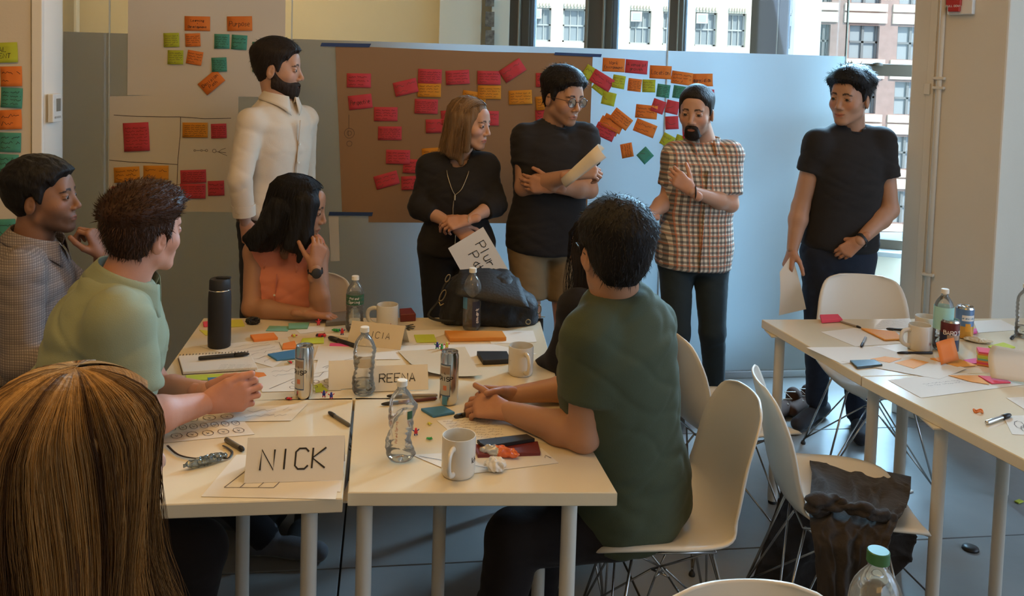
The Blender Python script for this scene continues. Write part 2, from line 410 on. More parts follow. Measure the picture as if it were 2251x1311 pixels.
struct('ceiling',MB().add([(x,y,3.31) for x,y in cq]+[(x,y,3.41) for x,y in cq],[(5,4,3,2,1,0),(6,7,8,9,10,11)]+[(i,(i+1)%6,(i+1)%6+6,i+6) for i in range(6)]),M_ceil)
struct('wall_back',MB().box((.8,-3.3,1.65),(11,.1,3.3)),M_wall)
# side window wall, out of frame on the right: an opening lets the day in
struct('wall_right_low',MB().box((5.3,1,.35),(.2,8,.7)),M_wall)
struct('wall_right_high',MB().box((5.3,1,3.1),(.2,8,.4)),M_wall)
struct('wall_right_pier',MB().box((5.3,4.6,1.65),(.2,1.2,3.3)),M_wall)
struct('wall_left_far',MB().box((-4.3,3,1.65),(.1,13,3.3)),M_wall)
# ---- glass partition, frosted up to 1.82 m
def filmmat():
    m=bpy.data.materials.new('frosted_film'); m.use_nodes=True; nt=m.node_tree; nt.nodes.clear(); o=nt.nodes.new('ShaderNodeOutputMaterial')
    d=nt.nodes.new('ShaderNodeBsdfDiffuse'); d.inputs[0].default_value=(.42,.39,.34,1)
    t=nt.nodes.new('ShaderNodeBsdfTranslucent'); t.inputs[0].default_value=(.86,.90,.94,1)
    g=nt.nodes.new('ShaderNodeBsdfGlossy'); g.inputs['Roughness'].default_value=.32; g.inputs[0].default_value=(.8,.85,.9,1)
    mx=nt.nodes.new('ShaderNodeMixShader'); mx.inputs[0].default_value=.72; nt.links.new(d.outputs[0],mx.inputs[1]); nt.links.new(t.outputs[0],mx.inputs[2])
    m2=nt.nodes.new('ShaderNodeMixShader'); m2.inputs[0].default_value=.05; nt.links.new(mx.outputs[0],m2.inputs[1]); nt.links.new(g.outputs[0],m2.inputs[2])
    nt.links.new(m2.outputs[0],o.inputs[0]); return m
M_film=filmmat(); M_pane=clearmat('partition_glass',(.93,.96,.96),.015)
gw=bpy.data.objects.new('wall_glass',None); COL.objects.link(gw); gw['kind']='structure'
edges=[-60,239,636,1456,1846]; MG=Matrix.Rotation(GYAW,3,'Z')
pw=[onwall(u,400) for u in edges]; 
M_edge=mat('glass_edge',(.55,.6,.58),.2,spec=.8)
for i in range(4):
    a,b=pw[i],pw[i+1]; a=Vector((a.x,a.y,0)); b=Vector((b.x,b.y,0)); L=(b-a).length-.005; c=(a+b)/2+GN*.008
    MB().box((c.x,c.y,1.62),(L,.010,3.2),MG).build('pane',M_pane,gw)
    c=c-GN*.0065
    MB().box((c.x,c.y,.93),(L,.0012,1.78),MG).build('frosted_film',M_film,gw)
a,b=pw[0],pw[4]; c=(a+b)/2
MB().bbox((c.x,c.y+.008,.02),((b-a).length,.045,.04),.003,MG).build('bottom_rail',mat('rail_metal',(.42,.43,.43),.35,metal=.6),gw)
for p in pw[1:]:
    MB().box((p.x,p.y+.004,1.62),(.006,.013,3.2),MG).build('joint',M_edge,gw)
# ---- window wall beyond the partition
WA=at(1121,60,6.25); WB=at(2010,60,5.45); wd=(WB-WA); wd.z=0; wd.normalize(); wn=Vector((-wd.y,wd.x,0)); WM=Matrix.Rotation(math.atan2(wd.y,wd.x),3,'Z')
def onwin(u,v): return onplane(u,v,WA,wn)
ww=bpy.data.objects.new('wall_far_windows',None); COL.objects.link(ww); ww['kind']='structure'
M_bronze=mat('bronze_frame',(.075,.055,.036),.45,spec=.4); M_bronze2=mat('bronze_trim_light',(.22,.18,.13),.4); M_bluef=mat('window_side_frame',(.16,.2,.25),.4)
def wbox(u0,u1,z0,z1,th,off,m,name,par=ww):
    a=onwin(u0,60); b=onwin(u1,60); c=(a+b)/2; w=abs((b-a).dot(wd)); c=Vector((c.x,c.y,(z0+z1)/2))+wn*off
    return MB().bbox(c,(w,th,z1-z0),.004,WM).build(name,m,par)
SILL=.62
wbox(1121,2010,0,SILL,.2,.05,M_wall,'wall_below'); wbox(1121,2010,2.95,3.3,.2,.05,M_wall,'wall_above')
wbox(1121,2010,SILL-.01,SILL+.02,.26,0,mat('sill_grey',(.3,.31,.3),.4),'sill')
for k,(a,b,t0) in enumerate([(1121,1150,0),(1150,1166,0),(1290,1334,0),(1334,1347,0),(1474,1504,0),(1651,1712,0),(1712,1732,0)]):
    wbox(a,b,SILL,2.95,.14 if k%2==0 else .08,0,M_bronze,'mullion')
for a,b in [(1147,1150),(1294,1299),(1330,1334),(1492,1495),(1708,1711)]: wbox(a,b,SILL,2.95,.03,-.085,M_bronze2,'mullion_bead')
for a,b in [(1166,1174),(1347,1357),(1504,1508),(1731,1735)]: wbox(a,b,SILL,2.95,.06,.03,M_bluef,'side_frame')
PN=[(1174,1290),(1357,1474),(1508,1651),(1735,2010)]
for k,(a,b) in enumerate(PN):
    w=bpy.data.objects.new('window_%d'%(k+1),None); COL.objects.link(w); w['kind']='structure'
    wbox(a,b,SILL,2.95,.006,.03,M_pane,'pane',w)
    zr=onwin(1900,150).z
    wbox(a,b,zr-.045,zr+.03,.05,0,M_bronze,'meeting_rail',w)
    wbox(a,b,SILL+.02,SILL+.08,.05,0,M_bronze,'bottom_rail',w)
    if k==3:
        p=onwin(1928,141); MB().lathe([(.004,-.012),(.035,-.012),(.03,.006),(.012,.012),(.001,.014)],12,p-wn*.03).build('latch',M_bronze,w,True)
# cream wall beyond the glass at left with shallow panels
cw0=at(1121,60,6.24); M_cream=mat('cream_plaster',(.74,.66,.46),.75,var=.03,bscale=3,bump=.02)
slab_wall('wall_beyond',(-4.3,6.75),(cw0.x,cw0.y),0,3.3,.1,M_cream)
for n,(ua,ub,Yp) in enumerate([(966,1058,6.18),(1080,1120,6.16),(165,172,6.5)]):
    a=at(ua,50,Yp); b=at(ub,50,Yp); c=(a+b)/2
    struct('trim_%d'%(n+3),MB().bbox((c.x,c.y,1.65),(b.x-a.x,.05,3.3),.004),mat('pale_trim',(.72,.70,.60),.5))
for k,(v0,v1) in enumerate([(-6,14),(25,59),(66,102)]):
    a=at(1067,v0,6.1); b=at(1086,v1,6.1)
    pf=MB().bbox(((a.x+b.x)/2,6.12,(a.z+b.z)/2),(b.x-a.x,.008,a.z-b.z),.001).build('photo_print',mat('print_grey',(.18,.17,.15),.4,var=.7,bscale=40,bump=.01))
    tag(pf,['small dark photo print on the wall beyond the glass, topmost of three','small dark photo print on the wall beyond the glass, middle of three','small dark photo print on the wall beyond the glass, lowest of three'][k],'photo',None)
# globe lamps of the room hang above the frame; their reflections are in the glass
M_globe=mat('lamp_globe',(1,.85,.6),.3,emit=((1,.68,.34),6))
for k,(x,y) in enumerate([(-1.4,1.2),(.6,2.3),(2.3,.2)]):
    g=thing('globe_lamp',['round glowing globe lamp hanging over the left table','round glowing globe lamp hanging in front of the glass wall','round glowing globe lamp hanging near the right wall'][k],'lamp',(x,y,2.75))
    MB().lathe([(.13*math.sin(a*PI/12)+.0005,-.13*math.cos(a*PI/12)) for a in range(13)],20).build('globe',M_globe,g,True)
    MB().tube([(0,0,.12),(0,0,.56)],.006,6).build('cord',M_bronze,g)
# ---- column at the right with conduit and alarm
C1=onz(1961,905,0); C2=onz(2163,966,0); cdv=(C2-C1).normalized(); cn=Vector((-cdv.y,cdv.x,0)); CM=Matrix.Rotation(math.atan2(cdv.y,cdv.x),3,'Z'); cL=(C2-C1).length
col=struct('wall_column',MB().bbox((C1+C2)/2+cn*.35+Vector((0,0,1.65)),(cL,.7,3.3),.01,CM),M_wall)
def oncol(u,v,off=0): return onplane(u,v,C1-cn*off,cn)
struct('baseboard_column',MB().bbox((C1+C2)/2-cn*.006+Vector((0,0,.05)),(cL,.012,.1),.003,CM),M_white)
RW1=C2+cn*.65; slab_wall('wall_right',(RW1.x-.1,RW1.y),(5.4,RW1.y+.25),0,3.3,.12,mat('wall_daylight_tint',(.62,.62,.66),.7))  # white wall; the blue of the window daylight is mixed into its colour
pp=oncol(2060,300); cp=thing('conduit_pipe','slim painted conduit pipe running down the cream column','pipe',(pp.x,pp.y,0))
MB().tube([(0,0,0),(0,0,3.3)],.013,10).build('pipe',M_wall,cp,True); q=cp.children[0]; q.location=(-cn*.016)
MB().bbox(cdv*-.045-cn*.004+Vector((0,0,1.65)),(.035,.008,3.3),.002,CM).build('backing_strip',M_wall,cp)
for v in (172,193,606):
    z=oncol(2060,v).z; MB().bbox(cdv*.0-cn*.018+Vector((0,0,z)),(.055,.03,.014),.003,CM).build('clip',M_wall,cp)
z=oncol(2052,196).z; MB().bbox(cdv*-.055-cn*.012+Vector((0,0,z)),(.03,.02,.055),.003,CM).build('switch_plate',M_wall,cp)
fa=oncol(2117,5); al=thing('fire_alarm','red and white fire alarm pull station high on the cream column','fire alarm',fa)
MB().bbox(-cn*.02+Vector((0,0,.02)),(.115,.04,.16),.004,CM).build('housing',mat('plastic_white',(.72,.69,.62),.4),al)
MB().bbox(cdv*-.024-cn*.05+Vector((0,0,.045)),(.066,.03,.13),.004,CM).build('red_cover',mat('alarm_red',(.42,.022,.02),.35),al)
MB().bbox(cdv*-.02-cn*.052+Vector((0,0,-.032)),(.052,.028,.032),.004,CM).build('pull_handle',mat('alarm_red',(.4,.03,.03),.35),al)
FM=Matrix((cdv,Vector((0,0,1)),-cn)).transposed().to_4x4()
def write(parent,lines,M,h,w,z,mname='ink',name='writing',jit=.02,gap=1.5,slant=.1,m=None,center=False,width=None):
    """lines of text through matrix M (x right, y up), first baseline at origin"""
    mb=MB()
    for i,t in enumerate(lines):
        st,x=strokes(t,h,jit,slant); k=min(1,width/x) if width and x>0 else 1; ox=-x*k/2 if center else 0
        for s in st: ribbon(mb,[(a*k+ox,b-i*h*gap) for a,b in s],w,M,z)
    return mb.build(name,m or M_ink,parent)
M_ink=mat('marker_ink',(.018,.014,.012),.6); M_ink2=mat('pen_ink',(.09,.06,.045),.6); M_inkw=mat('white_print',(.75,.7,.66),.5)
write(al,['FIRE'],Matrix.Translation(-cdv*.024-cn*.0655+Vector((0,0,.008)))@FM,.016,.003,0,m=M_inkw,center=True,jit=0,slant=0)
write(al,['PULL DOWN'],Matrix.Translation(-cdv*.02-cn*.0665+Vector((0,0,-.026)))@FM,.009,.0016,0,m=M_inkw,center=True,jit=0,slant=0)
# ---- outside: stone facade, brick building
def box_obj(name,c,d,m,par,M=None): return MB().bbox(c,d,min(d)*.08,M).build(name,m,par)
M_stone=mat('pale_stone',(.80,.74,.62),.8,bump=.3,bscale=.8,var=.16,vscale=.9); M_stone2=mat('white_ledge',(.80,.84,.86),.8,bump=.2,bscale=2,var=.25,vscale=1.5)
M_brick=mat('red_brick',(.34,.23,.21),.9,var=.15,bscale=3); M_og=mat('far_window_glass',(.30,.34,.37),.2,spec=.6); M_of=mat('far_window_frame',(.5,.52,.52),.6); M_dark=mat('far_window_dark',(.17,.18,.19),.4)
FY=30
sb=thing('stone_building','pale stone office building across the street with a white ledge','building',(at(1480,60,FY).x,FY,-8))
def fb(name,u0,u1,v0,v1,Y,dep,m,par,root):
    a=at(u0,v0,Y);b=at(u1,v1,Y); c=Vector(((a.x+b.x)/2,Y+dep/2,(a.z+b.z)/2))-root.location
    return MB().box(c,(b.x-a.x,dep,abs(a.z-b.z))).build(name,m,par)
zl=at(1480,104,FY).z
def wall_with(root,par,name,X0,X1,Z0,Z1,Y,wins,m):
    """facade built round its window openings"""
    mb=MB(); xs=sorted(wins)
    rows=sorted({(w[2],w[3]) for w in wins}); L=root.location
    z=Z0
    for (a,b) in rows:
        mb.box(Vector(((X0+X1)/2,Y+.3,(z+a)/2))-L,(X1-X0,.6,a-z)); cols=sorted((w[0],w[1]) for w in wins if (w[2],w[3])==(a,b)); x=X0
        for (p,q) in cols: mb.box(Vector(((x+p)/2,Y+.3,(a+b)/2))-L,(p-x,.6,b-a)); x=q
        mb.box(Vector(((x+X1)/2,Y+.3,(a+b)/2))-L,(X1-x,.6,b-a)); z=b
    mb.box(Vector(((X0+X1)/2,Y+.3,(z+Z1)/2))-L,(X1-X0,.6,Z1-z)); return mb.build(name,m,par)
X=lambda u,Y=FY: at(u,60,Y).x
zt=at(1500,26,FY).z; zb=at(1500,100,FY).z; hh=zt-zb; step=2.15
cols=[(1062,1100),(1163,1211),(1237,1288),(1384,1431),(1457,1492),(1528,1576),(1600,1640),(1735,1764)]
wins=[(X(a),X(b),zb+step*k,zt+step*k) for k in (-3,-2,-1,0,1,2) for a,b in cols]
wall_with(sb,sb,'facade',X(880),X(1800),-8,9,FY,wins,M_stone)
for n,(x0,x1,z0,z1) in enumerate(wins):
    if z0<zb-.5 and z0<zb-step*1.5: continue
    L=sb.location; cx=(x0+x1)/2; cz=(z0+z1)/2; w=x1-x0
    f=MB(); 
    for (c,d) in [((cx,0,z0+.03),(w,.06,.06)),((cx,0,z1-.03),(w,.06,.06)),((x0+.03,0,cz),(.06,.06,hh)),((x1-.03,0,cz),(.06,.06,hh)),((cx,0,cz),(w,.06,.05)),((x0+w/3,0,cz),(.025,.05,hh)),((x0+2*w/3,0,cz),(.025,.05,hh))]:
        f.box(Vector((c[0],FY+.25,c[2]))-L,d)
    fo=f.build('window',M_of,sb)
    MB().box(Vector((cx,FY+.3,cz))-L,(w,.02,hh)).build('pane',M_og,fo)
    if abs(z0-zb)<.1 and n%8 in (1,3,5,7):
        ac=MB().bbox(Vector((x0+w*.3 ,FY+.1,z1-hh*.18))-L,(w*.52,.3,hh*.3),.01).build('air_conditioner',M_stone2,sb)
        MB().box(Vector((x0+w*.3,FY-.055,z1-hh*.18))-L,(w*.36,.01,hh*.2)).build('grille',M_of,ac)
    for q in range(7): # dentils over the window head
        if abs(z0-zb)<.1: MB().box(Vector((x0+w*(q+.5)/7,FY-.04,z1+.12))-L,(w/14,.08,.12)).build('dentil',M_stone,sb)
fb('ledge',870,1800,101,150,FY-.35,.4,M_stone2,sb,sb)
fb('corner_pier',1764,1801,-300,128,FY-.4,.9,M_stone2,sb,sb)
BY=36
bb=thing('brick_building','red brick building with wide windows behind the stone one','building',(at(1900,60,BY).x,BY,-8))
Xb=lambda u: at(u,60,BY).x; zt2=at(1900,56,BY).z; zb2=at(1900,112,BY).z; st2=at(1900,-10,BY).z-at(1900,112,BY).z
wins2=[(Xb(a),Xb(b),zb2+st2*k-.3,zt2+st2*k) for k in (-3,-2,-1,0,1,2) for a,b in [(1803,1826),(1868,1934),(1974,2040)]]
wall_with(bb,bb,'facade',Xb(1801),Xb(2250),-8,11,BY,wins2,M_brick)
for (x0,x1,z0,z1) in wins2:
    L=bb.location; cx=(x0+x1)/2; cz=(z0+z1)/2; w=x1-x0; h=z1-z0; f=MB()
    for xx in (x0+.04,cx,x1-.04): f.box(Vector((xx,BY+.22,cz))-L,(.1,.08,h))
    f.box(Vector((cx,BY+.22,cz))-L,(w,.08,.08)); fo=f.build('window',M_dark,bb)
    MB().box(Vector((cx,BY+.3,cz))-L,(w,.02,h)).build('pane',M_og,fo)
    MB().box(Vector((cx,BY-.04,z0-.18))-L,(w+.5,.12,.3)).build('sill_band',M_stone,bb); MB().box(Vector((cx,BY-.04,z1+.3))-L,(w+.5,.12,.4)).build('lintel',M_stone,bb)
gs=MB().box((5,25,-8.1),(90,40,.2)).build('street',mat('asphalt',(.2,.2,.2),.9,var=.2,bscale=2)); gs['kind']='structure'
# ---------------------------------------------------------------- sheets of paper on the glass
def papermat(name,c,tr,tc,bump=.12,bs=9):
    m=bpy.data.materials.new(name); m.use_nodes=True; nt=m.node_tree; nt.nodes.clear(); o=nt.nodes.new('ShaderNodeOutputMaterial')
    d=nt.nodes.new('ShaderNodeBsdfDiffuse'); d.inputs[0].default_value=(*c,1); t=nt.nodes.new('ShaderNodeBsdfTranslucent'); t.inputs[0].default_value=(*tc,1)
    n=nt.nodes.new('ShaderNodeTexNoise'); n.inputs['Scale'].default_value=bs; n.inputs['Detail'].default_value=6; tx=nt.nodes.new('ShaderNodeTexCoord'); nt.links.new(tx.outputs['Object'],n.inputs['Vector'])
    b=nt.nodes.new('ShaderNodeBump'); b.inputs['Strength'].default_value=bump; b.inputs['Distance'].default_value=.02; nt.links.new(n.outputs[0],b.inputs['Height']); nt.links.new(b.outputs[0],d.inputs['Normal'])
    mx=nt.nodes.new('ShaderNodeMixShader'); mx.inputs[0].default_value=tr; nt.links.new(d.outputs[0],mx.inputs[1]); nt.links.new(t.outputs[0],mx.inputs[2]); nt.links.new(mx.outputs[0],o.inputs[0]); MATS[name]=m; return m
M_brown=papermat('kraft_paper',(.38,.225,.125),.16,(.55,.30,.14)); M_bigpaper=papermat('flip_chart_paper',(.80,.73,.63),.25,(.85,.78,.68),.05)
def wallsheet(name,quad,off,m,label,cat,wav=.0004,nu=14,nv=10,th=.0006):
    P=[onwall(u,v,off) for u,v in quad]; c=sum(P,Vector())/4
    def fn(s,t):
        p=(P[0]*(1-s)+P[1]*s)*(1-t)+(P[3]*(1-s)+P[2]*s)*t
        e=min(1,4*min(s,1-s)); return p-c-GN*(wav*(1+math.sin(s*9+t*4)*math.sin(t*7+s*3))*.7+(0))+Vector((0,0,.0))
    o=MB().sheet(fn,nu,nv,-th).build(name,m,None,40); o.location=c
    return tag(o,label,cat)
wallsheet('brown_paper',[(812,108),(1262,118),(1248,492),(810,489)],.003,M_brown,'dark back layer of brown kraft paper showing below the front sheet','paper')
bp_=wallsheet('brown_paper',[(737,100),(1303,124),(1290,478),(752,466)],.0045,M_brown,'wide sheet of brown kraft paper taped to the glass, front layer','paper')
wp1=wallsheet('white_paper',[(282,-60),(628,-50),(626,214),(280,209)],.004,M_bigpaper,'large white paper at the top left of the glass wall','paper')
wp2=wallsheet('white_paper',[(241,212),(524,206),(522,467),(239,463)],.003,M_bigpaper,'large white paper divided by pen lines, below the upper sheet','paper')
wallsheet('white_paper',[(722,474),(744,476),(747,574),(727,575)],.003,mat('plain_paper',(.68,.64,.58),.7),'narrow white sheet hanging low under the brown paper','paper')
def wallline(par,pts,w,off=.0055,m=None,name='pen_line'):
    mb=MB(); L=par.location; n=len(pts); Q=[onwall(u,v,off) for u,v in pts]; vs=[]
    for i in range(n):
        t=(Q[min(i+1,n-1)]-Q[max(i-1,0)]).normalized(); s=t.cross(GN)*w/2; vs+=[Q[i]+s-L,Q[i]-s-L]
    mb.add(vs,[(2*i,2*i+1,2*i+3,2*i+2) for i in range(n-1)]); return mb.build(name,m or M_ink2,par)
wallline(wp2,[(250,253),(300,256),(360,257),(395,257),(450,261),(508,260)],.003); wallline(wp2,[(397,258),(396,300),(391,352),(389,405),(388,460)],.003); wallline(wp2,[(240,352),(280,356),(330,358),(390,362)],.003)
def circ(u,v,r,n=12): return [(u+r*math.cos(2*PI*k/n),v+r*math.sin(2*PI*k/n)*1.0) for k in range(n+1)]
for L_ in [circ(428,331,2),[(431,331),(440,331)],circ(443,331,2),circ(454,331,2.5),[(446,331),(451,331)],circ(471,332,4),[(475,333),(480,334),(487,329),(496,326)],[(480,334),(490,339),(496,341),(499,343)],[(480,334),(488,335),(497,336)]]: wallline(wp2,L_,.002)
for L_ in [[(767,252),(767,282)],circ(768,293,11,16),circ(768,293,5),[(765,286),(766,300)],circ(768,316,6)]: wallline(bp_,L_,.002,.0075)
M_tape=mat('blue_tape',(.022,.055,.17),.55,bump=.1,bscale=200)
for k,(q,l) in enumerate([([(707,94),(816,96),(812,104),(704,102)],'strip of blue masking tape at the brown paper, upper left corner'),([(1220,115),(1323,119),(1321,126),(1218,121)],'strip of blue masking tape at the brown paper, upper right corner'),([(724,466),(820,467),(818,475),(722,474)],'strip of blue masking tape at the brown paper, lower left corner'),([(1228,472),(1302,476),(1300,484),(1226,480)],'strip of blue masking tape at the brown paper, lower right corner')]):
    wallsheet('masking_tape',q,.0095,M_tape,l,'tape',.0002,8,1,.0004)['group']='blue tape strips'
# ---------------------------------------------------------------- sticky notes
NC={'P':(.62,.075,.09),'O':(.78,.22,.05),'A':(.72,.29,.04),'L':(.47,.5,.05),'T':(.09,.32,.24)}
M_note={k:papermat('note_'+k,c,.10,c,.02) for k,c in NC.items()}
CN={'P':'pink','O':'orange','A':'amber','L':'lime','T':'teal'}
def note(u,v,w,h,rot,ck,text,label,lay=0,plane='g',Yp=None,grp=None,curl=.012):
    if plane=='g': o=onwall(u,v,.0075+.0016*lay); ex,n=GD,-GN; s=FPX/o.y; kx=1/(math.cos(GYAW)-(u-PCX)/FPX*math.sin(GYAW))
    else: o=onplane(u,v,pl0-Vector((0,.002+.0016*lay,0)),Vector((-math.sin(R(4)),math.cos(R(4)),0))); ex,n=LD,Vector((math.sin(R(4)),-math.cos(R(4)),0)); s=FPX/o.y; kx=1
    a=R(rot+ROLL*57.3); W_=w/s*kx if w>h*1.25 or plane!='g' else w/s*(1+(kx-1)*.8); H_=h/s
    ey=Vector((0,0,1)); X_=(ex*math.cos(a)+ey*math.sin(a)); Y_=(-ex*math.sin(a)+ey*math.cos(a)); B=Matrix((X_,Y_,n)).transposed().to_4x4()
    cv=random.uniform(.25,1)*curl; ph=random.uniform(-.3,.3)
    def zc(x,y): t=max(0,.75-(y/H_+.5)); return cv*t*t*(1+ph*x/W_)
    def fn(i,j): x=(i-.5)*W_; y=(.5-j)*H_; return Vector((x,y,zc(x,y)))
    mb=MB().sheet(fn,3,5,-.0003); ob=mb.build('sticky_note',M_note[ck],None,True); ob.matrix_world=Matrix.Translation(o)@B
    tag(ob,label,'sticky note',grp)
    wm=MB(); ink=M_ink if text[0]!='~' else M_ink2
    sg=[]
    if text[0] in '~#':   # illegible lines
        n_=int(text[1]); lh=H_*.78/n_
        for i in range(n_):
            x1=W_*(.44 if i<n_-1 else random.uniform(-.1,.35))
            sg+=scribble(-W_*.42,x1,H_*.36-lh*(i+.7),lh*.42)
        pw_=.0016 if n_>3 else .002
    else:
        L=text.split('|'); hh_=min(H_*.62/(1.35*len(L)),H_*.34); pw_=.0022
        for i,t in enumerate(L):
            st,x=strokes(t,hh_,.03); k=min(1,W_*.84/x)
            for q in st: sg.append([(p[0]*k-x*k/2+random.uniform(0,.0)*W_,p[1]+hh_*1.4*((len(L)-1)/2-i)-hh_*.5) for p in q])
    for q in sg:
        n0=len(wm.v); ribbon(wm,q,pw_,Matrix.Identity(3),0)
        for i in range(n0,len(wm.v)): x,y,_=wm.v[i]; wm.v[i]=(x,y,zc(x,y)+.0007)
    if wm.v: wm.build('writing',ink,ob)
    return ob
g1='sticky notes on the upper white paper'; g2='sticky notes on the lower white paper'; g3='sticky notes on the brown paper'; g4='sticky notes on the blue frosted glass'; g5='sticky notes on the left wall'
for a in [
 (434,52,56,32,-1,'O','Learning|+|Development','wide orange sticky note headed Learning Development'),
 (527,52,55,32,1,'O','Purpose','wide orange sticky note reading Purpose'),
 (377,88,34,31,1,'L','~5','upper lime note left of the small orange notes'),
 (424,88,33,29,2,'O','#5','small orange note just below the Learning Development note'),
 (386,126,34,31,-1,'L','~5','lower lime note left of the small orange notes'),
 (428,127,34,30,-10,'O','#4','small tilted orange note, second below Learning Development'),
 (488,91,33,32,-1,'T','#5','teal note directly right of the small orange note'),
 (526,93,34,32,-4,'T','#3','teal note directly below the Purpose note'),
 (482,142,33,31,2,'T','#6','teal note partly under the diagonal orange note'),
 (572,108,34,32,0,'T','#4','teal note peeking out behind the bearded head, upper of two'),
 (572,143,34,31,0,'T','#4','teal note peeking out behind the bearded head, lower of two'),
 (465,181,53,32,40,'O','Decision|Path','diagonal wide orange note at the lower edge of the white paper',1)]: note(*a[:8],lay=a[8] if len(a)>8 else 0,grp=g1)
for a in [
 (300,301,56,63,2,'P','#7','big square pink note with thick writing, alone in its drawn box'),
 (429,286,56,33,-1,'A','#6','amber note at the top of the right drawn box'),
 (481,288,34,32,1,'P','#6','square pink note right of the densely written amber note'),
 (279,384,57,34,2,'A','#3','amber note, left of the pair above the ginger man'),
 (343,380,56,32,-1,'A','#2','amber note, right of the pair above the ginger man'),
 (425,388,57,29,1,'P','#5','upper pink note of the two stacked beside the ginger hair'),
 (424,420,57,33,-1,'P','#5','darker lower pink note of the two stacked beside the ginger hair'),
 (475,414,36,33,1,'P','#3','pink note touching the right side of the stacked pink pair'),
 (275,424,57,33,5,'P','#3','pink note half hidden by the ginger hair, left one'),
 (336,419,56,33,5,'P','#3','pink note half hidden by the ginger hair, right one')]: note(*a,grp=g2)
for a in [
 (789,177,53,31,-1,'P','#3','topmost pink note at the left edge of the brown paper'),
 (792,224,52,31,6,'P','Perspective','pink note with one word, second at the left edge of the brown paper'),
 (848,251,52,31,-1,'P','#4','pink note touching the corner of the one word pink note'),
 (857,293,52,30,-1,'P','#6','pink note with dense writing in a column below the touching note'),
 (892,192,52,31,13,'P','~2','tilted pink note pushed against the amber note',0),
 (945,168,52,32,-2,'P','#5','pink note directly above the leftmost amber note',0),
 (944,198,51,31,-1,'A','#4','leftmost amber note of the brown paper, below a pink one',1),
 (1006,170,52,31,3,'P','#4','pink note alone between the two pink and amber pairs'),
 (1075,171,51,30,-1,'P','#4','pink note directly above the amber note right of the blonde hair',1),
 (1076,203,51,30,-1,'A','#4','amber note under a pink note, above the blonde head on the right',1),
 (1127,155,53,31,33,'P','~2','steeply tilted pink note at the top of the brown paper',2),
 (1144,214,51,31,2,'A','#4','lone amber note left of the man with glasses'),
 (1203,176,50,31,0,'P','#3','pink note half behind the dark hair of the man with glasses'),
 (1203,226,50,30,4,'A','#4','amber note half behind the ear of the man with glasses',1),
 (1203,256,52,30,2,'P','#3','pink note half behind the jaw of the man with glasses'),
 (1042,217,52,31,-9,'A','#3','tilted amber note cut off by the blonde head'),
 (937,234,51,32,-2,'P','#6','pink note left of the blonde head with an underlined heading'),
 (962,277,52,30,1,'P','~2','faintly written pink note touching the blonde hair',1),
 (995,257,50,31,5,'P','~2','sliver of pink note behind the blonde hair'),
 (1071,260,51,32,-1,'P','~3','pink note in front of the blonde woman face'),
 (875,345,53,31,-2,'P','#4','pink note above the overlapping pink one by the jacket shoulder'),
 (912,366,52,31,-4,'P','#3','pink note overlapping its neighbour beside the jacket shoulder',1),
 (850,396,53,30,15,'P','~3','lowest left pink note, tilted, on the brown paper'),
 (908,402,52,30,1,'P','#3','darker pink note low beside the black jacket sleeve'),
 (953,340,50,30,3,'A','~3','corner of an amber note behind the black jacket shoulder'),
 (1058,436,50,30,0,'P','~2','red sliver of a note between the jacket sleeve and black shirt')]: note(*a[:8],lay=a[8] if len(a)>8 else 0,grp=g3)
for a in [
 (1297,162,30,31,-32,'L','~2','lime note at the brown paper edge, highest of the lime ones'),
 (1320,190,30,29,-38,'L','~2','lime note hidden beneath the diagonal pink note'),
 (1323,177,50,30,-31,'P','#2','diagonal pink note over lime notes at the brown paper edge',1),
 (1338,217,30,29,-14,'L','~1','folded lime note hanging open under the diagonal pink note',2),
 (1360,180,28,29,-10,'L','~4','lime note directly below the Work Environment note'),
 (1349,143,49,30,-3,'O','Work|Environment','wide orange sticky note reading Work Environment'),
 (1399,147,49,30,-5,'P','A sense of|growth','wide pink note between two wide orange header notes'),
 (1395,187,30,28,-7,'O','#6','small orange note with dense writing between two lime ones'),
 (1426,189,29,28,-2,'L','~4','lime note directly right of the small orange note'),
 (1452,159,48,29,-3,'O','Location','wide orange sticky note reading Location'),
 (1458,200,29,29,-8,'T','#6','teal note across the glass joint'),
 (1494,203,30,28,-9,'T','#6','teal note touching the hair of the man in plaid'),
 (1499,172,47,28,-8,'O','#3','wide orange note right of Location, overlapping the last header',1),
 (1543,176,47,28,0,'O','appreciation','rightmost wide orange note, above the plaid shirt man'),
 (1447,234,29,29,-20,'P','~1','blank pink square partly under a wide orange note'),
 (1421,246,48,30,-6,'O','#3','wide orange note overlapping the blank pink square',1),
 (1478,236,29,29,-13,'P','~1','pink square with one short word beside the plaid shirt man head'),
 (1477,270,29,29,2,'P','~1','blank pink square, lower one right of the glass joint'),
 (1418,282,48,29,-22,'O','#2','tilted wide orange note under the one with three lines'),
 (1365,262,47,29,-38,'O','#4','steep wide orange note at the top of the overlapping heap',2),
 (1347,272,47,29,-28,'O','~2','orange note in the middle of the overlapping heap',1),
 (1339,277,47,29,-28,'O','~2','orange note at the bottom of the overlapping heap'),
 (1330,290,46,29,-25,'P','#3','pink note lying over the orange heap at its lower left',3),
 (1467,309,28,27,-28,'L','~2','tilted lime note above the shoulder of the plaid shirt'),
 (1497,312,28,27,-20,'L','~1','lime note almost hidden behind the plaid collar'),
 (1514,290,28,29,2,'P','~2','pink note sliver behind the beard of the man in plaid'),
 (1556,211,28,28,0,'P','~1','pink note sliver right of the dark hair of the man in plaid'),
 (1378,331,31,27,-80,'O','#4','small orange note with writing turned sideways, lowest orange'),
 (1418,342,28,29,-48,'T','~1','teal note standing on its corner, lowest of the notes')]: note(*a[:8],lay=a[8] if len(a)>8 else 0,grp=g4)
